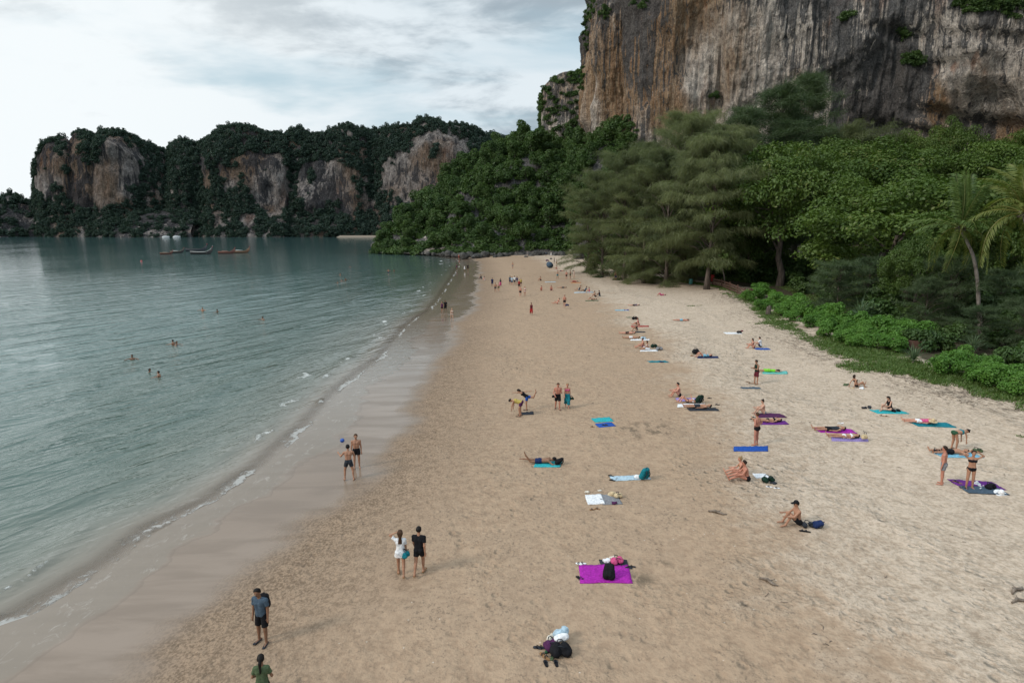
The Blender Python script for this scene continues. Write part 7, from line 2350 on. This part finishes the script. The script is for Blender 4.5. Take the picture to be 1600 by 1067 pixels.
sandal(1498, 755, 40, 'tanbrown', 'brown sandal at the seaward corner of the purple mat', s=1.2)
sandal(1506, 763, 60, 'plum', 'plum sandal below the purple mat', s=1.2)
sandal(1510, 764, 80, 'plum', 'plum sandal below the purple mat', s=1.2)
towel(1497, 711, 1.9, 0.7, -5, 'skyblue', 'pale blue towel under the man being massaged')
soft_bag(on_sand(1527, 706), .2, 'olive', 'olive bag at the head of the man being massaged', .55, .3, .2)
soft_bag(on_sand(1463, 707), .2, 'black', 'black bag near the feet of the man being massaged', .4, .28, .2)
# small ones far off
for (x, y, L, W, c_, l_) in ((972, 485, 1.8, .8, 'skyblue', 'pale blue towel with a purple cloth on the upper sand'), (860, 441, 2.2, .9, 'paleblue', 'pale blue towel beside the sitting man in the middle sand'), (900, 442, 2.0, .8, 'orange', 'orange-red towel below the group at play'),
                              (1000, 510, 2.0, .7, 'red', 'red towel under the sunburnt woman sitting upright'), (995, 519, 1.8, .7, 'charcoal', 'patterned dark towel under the woman with a bun'), (1000, 531, 1.9, .7, 'white', 'white towel under the lowest of the tight row'),
                              (1014, 548, 1.6, .6, 'white', 'white towel under the couple with two bags'), (912, 457, 3.2, 1.0, 'paleblue', 'wide pale towel under the close huddle'), (925, 470, 2.0, .8, 'olive', 'olive towel in front of the huddle'),
                              (924, 425, 2.0, .9, 'charcoal', 'dark towel under the drooping branch'), (979, 439, 1.8, .8, 'charcoal', 'dark blanket beside the shrubs'), (1013, 438, 1.9, .8, 'black', 'black towel under the person between huddle and casuarina'), (985, 496, .9, .5, 'olive', 'olive cloth seaward of the black bag')):
    towel(x, y, L, W, -4, c_, l_)
garment_pile(on_sand(979, 485, 0, 0, .02), 0, 'purple', 'purple cloth on the pale blue towel', .7, .3, .12)
for (x, y, c_, L, l_) in ((992, 499, 'black', .7, 'black bag alone on the sand above the red towel'), (1022, 543, 'darkgreen', .6, 'dark green bag beside the seated couple'), (1030, 547, 'grey', .6, 'grey patterned bag beside the seated couple'), (855, 408, 'plum', .9, 'dark bundle near the end of the beach'),
                       (861, 405, 'charcoal', .8, 'charcoal bundle near the end of the beach'), (981, 438, 'black', .7, 'black bag by the dark shrubs'), (1064, 437, 'navy', .8, 'navy blue bag in the shade near the weeping casuarina'), (940, 434, 'charcoal', .6, 'small dark bag on the upper sand by the drooping branch'),
                       (1005, 530, 'paleblue', .5, 'pale bag at the heads of the tight row'), (886, 483, 'navy', .5, 'navy bag hanging from the hand of the man in black shorts'), (896, 424, 'charcoal', .5, 'small bag beside the person lying near the umbrella')):
    z = 0.0 if 'hanging' not in l_ else 0.45
    soft_bag(on_sand(x, y, 0, 0, z), .2, c_, l_, L, L * .6, L * .55)


# carried things
def hung(px, py, D_like, dx, dy, z):
    x, y = P(px, py)
    return (x + dx, y + dy, gzr(x, y) + z)


backpack(hung(411, 1004, 0, .06, .19, 1.02), R(168) + math.pi, 'black', 'black backpack on the back of the man in the slate T-shirt', .85, False, 'carried bags')
soft_bag(hung(627, 901, 0, .20, -.05, .68), 1.3, 'teal', 'teal shoulder bag at the hip of the woman in the white dress', .34, .16, .36, 'carried bags')
soft_bag(hung(871, 639, 0, -.24, -.06, .78), .2, 'black', 'black pouch at the hip of the stocky man', .24, .14, .2, 'carried bags', False, 'pouch')
soft_bag(hung(886, 637, 0, .28, -.05, .50), .2, 'darkgreen', 'dark bag carried by the blonde woman in the teal sarong', .32, .16, .3, 'carried bags')
x, y = P(546, 750)
mb = MB()
n = 10
V, F = field_mesh([(np.zeros(3), np.array([0, 0, .001]), .11, .11)], .025, 0)
D_ball = y + 0.4
o = link('ball', make_mesh('ball', V, F, None, True, [cmat('plastic', 'blue')]), None, (at_depth(538, D_ball), D_ball, z_at(688, D_ball)))
tag(o, 'blue ball in the air beside the two men on the wet sand', 'ball')

# grey sun umbrella lying tilted far down the beach
x, y, z = on_sand(859, 419)
t = thing('sun_umbrella', 'grey sun umbrella lying tilted on the sand far down the beach', 'umbrella', (x, y, z + .1), 0.3)
mb = MB()
ringv = [(math.cos(a) * 1.0, math.sin(a) * 1.0, 0) for a in np.linspace(0, 2 * math.pi, 12, endpoint=False)]
mb.add(ringv + [(0, 0, .42)] + [(p[0] * .97, p[1] * .97, -.015) for p in ringv] + [(0, 0, .39)], [(i, (i + 1) % 12, 12, 12) for i in range(12)] + [((i + 1) % 12 + 13, i + 13, 25, 25) for i in range(12)] + [(i, i + 13, (i + 1) % 12 + 13, (i + 1) % 12) for i in range(12)])
o = mb.build('canopy', cmat('cloth', 'slate'), t)
o.rotation_euler = (R(58), 0, 0)
o.location = (0, 0, .72)
mb = MB()
mb.tube([(0, 0, .55), (0, 1.15, .02)], [.025, .02], 6)
mb.build('pole', cmat('plastic', 'grey'), t)


# ------------------------------------------------------------------ wooden things by the trees
m, nt, bs, out = new_mat('red_brown_wood')
Pn = nt.n('ShaderNodeTexCoord').outputs['Object']
nz = nt.noise(nt.vmul(Pn, (1, 1, 6)), 4.0, 4, .6)
nt.set(bs.inputs['Base Color'], nt.mix(nz, (0.06, 0.03, 0.02), (0.12, 0.058, 0.038)))
bs.inputs['Roughness'].default_value = .85
MAT['wood'] = m
fpts = [ground(x, y) for x, y in ((1114, 446), (1127, 449), (1140, 454), (1152, 459), (1163, 465), (1172, 470))]
t = thing('wooden_fence', 'low red-brown wooden rail fence beside the weeping casuarina', 'fence', fpts[0])
for i, g in enumerate(fpts):
    q = g - fpts[0]
    h = 1.45 if i < 5 else 1.75
    wd = .09 if i < 5 else .24
    mb = MB()
    mb.box((-wd, -wd, -.3), (wd, wd, h), at=q)
    mb.build('post', MAT['wood'], t, False)
    if i:
        p = fpts[i - 1] - fpts[0]
        for zr in (.35, .75, 1.15):
            d = Vector((q.x - p.x, q.y - p.y, 0))
            nrm = Vector((-d.y, d.x, 0)).normalized() * -.10
            v = []
            for (a, zz0) in ((p, 0), (q, 0)):
                for off_ in (-.03, .03):
                    for zz1 in (-.11, .11):
                        v.append((a.x + nrm.x + nrm.normalized().x * off_, a.y + nrm.y + nrm.normalized().y * off_, a.z + zr + zz1))
            mb = MB()
            mb.add(v, [(0, 1, 5, 4), (2, 6, 7, 3), (0, 4, 6, 2), (1, 3, 7, 5), (0, 2, 3, 1), (4, 5, 7, 6)])
            mb.build('rail', MAT['wood'], t, False)
g = ground(1420, 552)
t = thing('planter_wall', 'low red-brown planter wall half hidden between the shrubs', 'wall', (g.x + .6, g.y + .8, g.z), -.35)
for k in range(3):
    mb = MB()
    mb.box((-1.3, -.09, .0 + k * .33), (1.3, .09, .31 + k * .33), at=(0, .004 * k, 0))
    mb.build('board', MAT['wood'], t, False)
for xx in (-1.3, 1.3):
    mb = MB()
    mb.box((-.11, -.13, -.2), (.11, .13, 1.12), at=(xx, 0, 0))
    mb.build('post', MAT['wood'], t, False)
g = ground(1200, 492)
mb = MB()
mb.tube([(0, 0, -.2), (0, 0, .25), (.03, .02, .7), (.05, 0, 1.0)], [.36, .30, .27, .25], 9)
t = thing('tree_stump', 'dark tree stump with a pale broken top at the edge of the shrubs', 'stump', g, 0)
mb.build('stump_bark', MAT['bark'], t)
mb = MB()
mb.tube([(.05, 0, .98), (.06, 0, 1.03), (.22, .02, 1.12)], [.22, .20, .05], 8)
mb.build('broken_top', MAT['driftwood'], t)
# notice boards by the path into the trees
for (px, py, col, hh, lab) in ((1108, 448, 'seafoam', 1.9, 'narrow pale green board on a post beside the casuarina trunk'), (1116, 447, 'red', 1.9, 'narrow red board on a post near the rail fence')):
    g = ground(px, py)
    t = thing('notice_board', lab, 'sign', (g.x, g.y + 1.2, g.z), .1)
    mb = MB()
    mb.tube([(0, .05, -.2), (0, .05, hh)], [.05, .05], 6)
    mb.build('post', MAT['wood'], t)
    mb = MB()
    mb.box((-.28, -.04, hh - 1.15), (.28, .0, hh))
    mb.build('board', cmat('plastic', col), t, False)
g = ground(1079, 444)
t = thing('litter_bin', 'sea-green litter bin in the shade near the casuarina trunk', 'bin', g, 0)
mb = MB()
mb.tube([(0, 0, 0), (0, 0, .1), (0, 0, .95), (0, 0, 1.0)], [.28, .33, .36, .3], 10)
mb.build('barrel', cmat('plastic', 'seafoam'), t)
mb = MB()
mb.tube([(0, 0, .98), (0, 0, 1.04)], [.39, .36], 10)
mb.build('lid', cmat('plastic', 'charcoal'), t)
p = at_px(1127, 112)
t = thing('leaning_tree', 'thin pale leaning trunk beside the weeping casuarina', 'tree', p, 0)
mb = MB()
mb.tube([(0.6, 0, -.2), (.25, 0, 2.0), (-.5, 0, 4.6), (-1.1, 0, 6.6)], [.13, .11, .09, .06], 7)
mb.build('trunk', MAT['palm_bark'], t)
link('crown', dk_crown[0], t, (-1.2, 0, 7.0), 0, (1.1, 1.1, .8))
# driftwood
for (px, py, r_, L, lab) in ((1590, 925, .5, .7, 'brown driftwood branch at the frame edge on pale sand'), (1593, 942, .2, .6, 'shorter driftwood branch in front of the other one on pale sand'), (1120, 803, -.5, .7, 'small dark stick lying on the brown sand'), (1200, 910, -.9, .6, 'thin dark stick on the sand inland of the magenta towel')):
    mb = MB()
    mb.tube([(-L * .5, 0, .03), (-L * .1, .06, .07), (L * .3, -.03, .05), (L * .55, .05, .03)], [.03, .055, .045, .015], 6)
    mb.tube([(0, .02, .06), (L * .18, .22, .09)], [.03, .01], 5)
    o = mb.build('driftwood', MAT['driftwood'], None, True, on_sand(px, py), r_)
    tag(o, lab, 'driftwood', 'driftwood and sticks')

# ------------------------------------------------------------------ boulders where the headland meets the sand and the sea
m, nt, bs, out = new_mat('boulder_rock')
Pn = nt.n('ShaderNodeNewGeometry').outputs['Position']
nz, nz2 = nt.noise(Pn, .8, 5, .65), nt.noise(Pn, 3.0, 4, .6)
c = nt.mix(nt.ss(nz, .35, .65), (0.024, 0.023, 0.021), (0.095, 0.088, 0.078))
c = nt.mix(nt.ss(nz2, .5, .7, 0, .6), c, (0.15, 0.14, 0.125))
nt.set(bs.inputs['Base Color'], c)
bs.inputs['Roughness'].default_value = .9
nt.set(bs.inputs['Normal'], nt.bump(nt.math('ADD', nz, nz2), 1.0, .4))
MAT['boulder'] = m


def boulder_mesh(seed, sx_=1, sy_=1, sz_=1):
    th, ph_ = np.meshgrid(np.linspace(0, 2 * math.pi, 25)[:-1], np.linspace(0.02, math.pi - .02, 13), indexing='ij')
    d = np.stack([np.cos(th) * np.sin(ph_), np.sin(th) * np.sin(ph_), np.cos(ph_)], -1)
    r = 1 + 0.5 * fbm(d * 1.3 + seed * 7.1, 4, seed) + 0.25 * fbm(d * 3.5 + seed, 3, seed + 3)
    V = (d * r[..., None] * np.array([sx_, sy_, sz_])).reshape(-1, 3)
    F = []
    for i in range(24):
        for j in range(12):
            F.append([i * 13 + j, i * 13 + j + 1, ((i + 1) % 24) * 13 + j + 1, ((i + 1) % 24) * 13 + j])
    return make_mesh('boulder', V, np.array(F), None, True, [MAT['boulder']])


bmesh_ = [boulder_mesh(k) for k in range(5)]
GB = 'boulders along the foot of the headland'
BL = [(600, 391, 22, 12, 'low dark ledge at the seaward tip of the headland'), (622, 393, 20, 9, 'dark undercut rock just landward of the tip ledge'), (661, 397, 13, 18, 'big pale grey boulder standing in the shallows of the headland'), (684, 399, 14, 8, 'low dark boulder between the pale boulder and the sand'),
      (744, 404, 9, 6, 'dark boulder alone on the sand below the headland'), (905, 405, 9, 11, 'squarish dark boulder on the pale sand under the bushes')]
for (px, py, hw, hh, lab) in BL:
    r = ray(px, py)
    if px < 700:
        tt = CAM_H / -r[2]
        g = Vector((r[0] * tt, r[1] * tt, -.1))
    else:
        g = ground(px, py)
    s = hw * (g.y / 980)
    o = link('boulder', bmesh_[px % 5], None, (g.x, g.y + s * .6, g.z + hh * g.y / 980 * .35), px * .37, (s, s * .9, hh * g.y / 980 * .8))
    tag(o, lab, 'boulder', GB)
rb = np.random.default_rng(17)
for i, px in enumerate(np.linspace(636, 1000, 46)):
    y = 402 + rb.normal() * 1.0 if px > 720 else np.interp(px, [590, 650, 720], [392, 397, 402])
    r = ray(px, y)
    tt = (CAM_H - .5) / -r[2]
    s = rb.uniform(.9, 2.3)
    o = link('boulder', bmesh_[i % 5], None, (r[0] * tt, r[1] * tt + 2.0, .5 + s * .3), rb.uniform(0, 6), (s, s * .8, s * rb.uniform(.5, 1.0)))
    tag(o, 'dark weathered rock in the line under the headland bushes', 'boulder', GB)


# ------------------------------------------------------------------ long-tail boats at anchor
m, nt, bs, out = new_mat('boat_hull')
MAT['hulls'] = {}


def paint(name, rgb, rough=.6):
    if name in MAT['hulls']:
        return MAT['hulls'][name]
    m, nt, bs, out = new_mat(name)
    n_ = nt.noise(nt.n('ShaderNodeTexCoord').outputs['Object'], 3.0, 4, .6)
    nt.set(bs.inputs['Base Color'], nt.mix(n_, tuple(x * .7 for x in rgb), tuple(min(1, x * 1.2) for x in rgb)))
    bs.inputs['Roughness'].default_value = rough
    MAT['hulls'][name] = m
    return m


def longtail(px, py, len_px, hull, trim, label, canopy=True, turn=0.0, flip=False):
    r = ray(px, py)
    tt = CAM_H / -r[2]
    D = r[1] * tt
    L = len_px / 980 * D / max(math.cos(turn), .3) * 1.2
    k = L / 9.0
    t = thing('longtail_boat', label, 'boat', (r[0] * tt, D, 0), turn + (math.pi if flip else 0), 'long-tail boats anchored in the bay')
    n = 22
    T = np.linspace(0, 1, n)
    X = (T - .48) * 9.0 * k
    hb = 1.1 * k * np.clip(np.sin(np.clip(T * .92 + .22, 0, 1) * math.pi) ** .7, 0.02, 1) * np.where(T > .8, np.clip(1 - (T - .8) / .2, 0, 1) ** .8, 1)
    sheer = k * (1.05 + 0.25 * np.clip((.25 - T) / .25, 0, 1) + 2.1 * np.clip((T - .62) / .38, 0, 1) ** 2.0)
    keel = k * (-.3 + 1.9 * np.clip((T - .78) / .22, 0, 1) ** 1.7 + .15 * np.clip((.15 - T) / .15, 0, 1))
    V, F = [], []
    for i in range(n):
        b, s, kz = max(hb[i], .03), sheer[i], min(keel[i], sheer[i] - .18 * k)
        for (fy, fz) in ((0, 0), (.55, .18), (.92, .62), (1, 1), (.88, 1), (.8, .55), (0, .42), (-.8, .55), (-.88, 1), (-1, 1), (-.92, .62), (-.55, .18)):
            V.append((X[i], b * fy, kz + (s - kz) * fz))
    for i in range(n - 1):
        for j in range(12):
            F.append((i * 12 + j, i * 12 + (j + 1) % 12, (i + 1) * 12 + (j + 1) % 12, (i + 1) * 12 + j))
    mb = MB()
    mb.add(V, F)
    mb.add([V[j] for j in range(12)], [(0, 11, 10, 1), (1, 10, 9, 2), (2, 9, 8, 3), (3, 8, 7, 4), (4, 7, 6, 5)])
    mb.build('hull', hull, t)
    for sd in (-1, 1):
        mb = MB()
        mb.tube([(X[i], sd * hb[i] * .97, sheer[i] + .02) for i in range(0, n, 2)], [.07 * k] * len(range(0, n, 2)), 5)
        mb.build('gunwale', trim, t)
    mb = MB()
    mb.tube([(X[-1] - .25 * k, 0, sheer[-1] - .35 * k), (X[-1], 0, sheer[-1]), (X[-1] + .10 * k, 0, sheer[-1] + .55 * k)], [.12 * k, .10 * k, .07 * k], 6)
    mb.build('prow', trim, t)
    mb = MB()
    mb.tube([(X[-1] - .12 * k, 0, sheer[-1] - .25 * k), (X[-1] - .02 * k, 0, sheer[-1] + .05 * k), (X[-1] + .03 * k, 0, sheer[-1] + .25 * k)], [.16 * k, .20 * k, .14 * k], 6)
    mb.build('prow_sash', paint('red_sash', (.30, .03, .04)), t)
    if canopy:
        for xx in (-1.9, .6):
            for sd in (-1, 1):
                mb = MB()
                mb.tube([(xx * k, sd * .62 * k, .45 * k), (xx * k, sd * .6 * k, 1.35 * k)], [.035 * k] * 2, 5)
                mb.build('canopy_post', trim, t)
        mb = MB()
        ys = np.linspace(-.8, .8, 7)
        v = [(xx * k, y * k, (1.38 + .16 * math.cos(y * 1.8)) * k + dz) for dz in (0, .04) for xx in (-2.3, 1.0) for y in ys]
        f = [(i, i + 7, i + 8, i + 1) for i in range(6)] + [(14 + i, 15 + i, 22 + i, 21 + i) for i in range(6)] + [(i, i + 1, i + 15, i + 14) for i in range(6)] + [(7 + i, 21 + i, 22 + i, 8 + i) for i in range(6)] + [(0, 14, 21, 7), (6, 13, 27, 20)]
        mb.add(v, f)
        mb.build('canopy', trim if len_px % 2 else paint('canvas', (.42, .42, .40)), t)
    for xx in (-.4, 1.4, 2.2):
        mb = MB()
        mb.box((xx * k - .14 * k, -.62 * k, .42 * k), (xx * k + .14 * k, .62 * k, .50 * k))
        mb.build('thwart', trim, t, False)
    mb = MB()
    mb.box((-.3 * k, -.22 * k, 0), (.3 * k, .22 * k, .5 * k), at=(X[0] + .3 * k, 0, sheer[0] + .05))
    eng = mb.build('engine', paint('engine_iron', (.04, .042, .045)), t, False)
    mb = MB()
    mb.tube([(X[0] + .1 * k, 0, sheer[0] + .3 * k), (X[0] - 2.2 * k, .2 * k, .35 * k)], [.04 * k, .03 * k], 5)
    mb.build('propeller_shaft', paint('engine_iron', (.04, .042, .045)), t)
    return t


dk, wd_, rd, bl = paint('dark_hull', (.045, .04, .04)), paint('varnished_hull', (.20, .10, .055)), paint('red_brown_hull', (.15, .055, .04)), paint('slate_hull', (.04, .05, .06))
tn = paint('tan_trim', (.25, .17, .10))
longtail(260, 397.5, 15, rd, tn, 'small brown long-tail boat at the seaward end of the moored line', True, .25)
longtail(276, 395.5, 18, dk, tn, 'dark long-tail boat second from the seaward end, tall prow', True, .15)
longtail(307, 393.0, 26, bl, paint('dark_trim', (.05, .04, .035)), 'slate long-tail boat behind the white-striped one in the middle pair', False, .15)
longtail(315, 397.5, 27, dk, paint('white_trim', (.55, .55, .52)), 'dark long-tail boat with a white rail in front of the slate one', False, .12)
longtail(354, 396.5, 21, rd, paint('rust_trim', (.22, .08, .04)), 'red-brown long-tail boat next to the landward one', True, .1)
longtail(376, 395.5, 22, wd_, tn, 'varnished wooden long-tail boat at the landward end of the moored line', True, .12)
for (px, py, lab) in ((259, 371.2, 'tiny white boat drawn up under the far hills, seaward one of two'), (276, 371.0, 'tiny white boat drawn up under the far hills, landward one of two')):
    r = ray(px, py)
    tt = CAM_H / -r[2]
    t = thing('small_boat', lab, 'boat', (r[0] * tt, r[1] * tt, 0), .1, 'white boats under the far hills')
    mb = MB()
    mb.tube([(-3.4, 0, .35), (-2.6, 0, .35), (0, 0, .35), (2.6, 0, .45), (4.0, 0, .9)], [.5, .9, 1.0, .8, .08], 8)
    mb.build('hull', paint('white_hull', (.55, .56, .56)), t)
    mb = MB()
    mb.box((-1.6, -.7, 1.1), (1.0, .7, 1.9))
    mb.build('cabin', paint('white_hull', (.55, .56, .56)), t, False)
r = ray(221, 408.5)
tt = CAM_H / -r[2]
V, F = field_mesh([(np.array([0, 0, -.1]), np.array([0, 0, .25]), .42, .22)], .08, 0)
tag(link('buoy', make_mesh('buoy', V, F, None, True, [cmat('plastic', 'red')]), None, (r[0] * tt, r[1] * tt, 0)), 'small red buoy floating seaward of the boats', 'buoy')
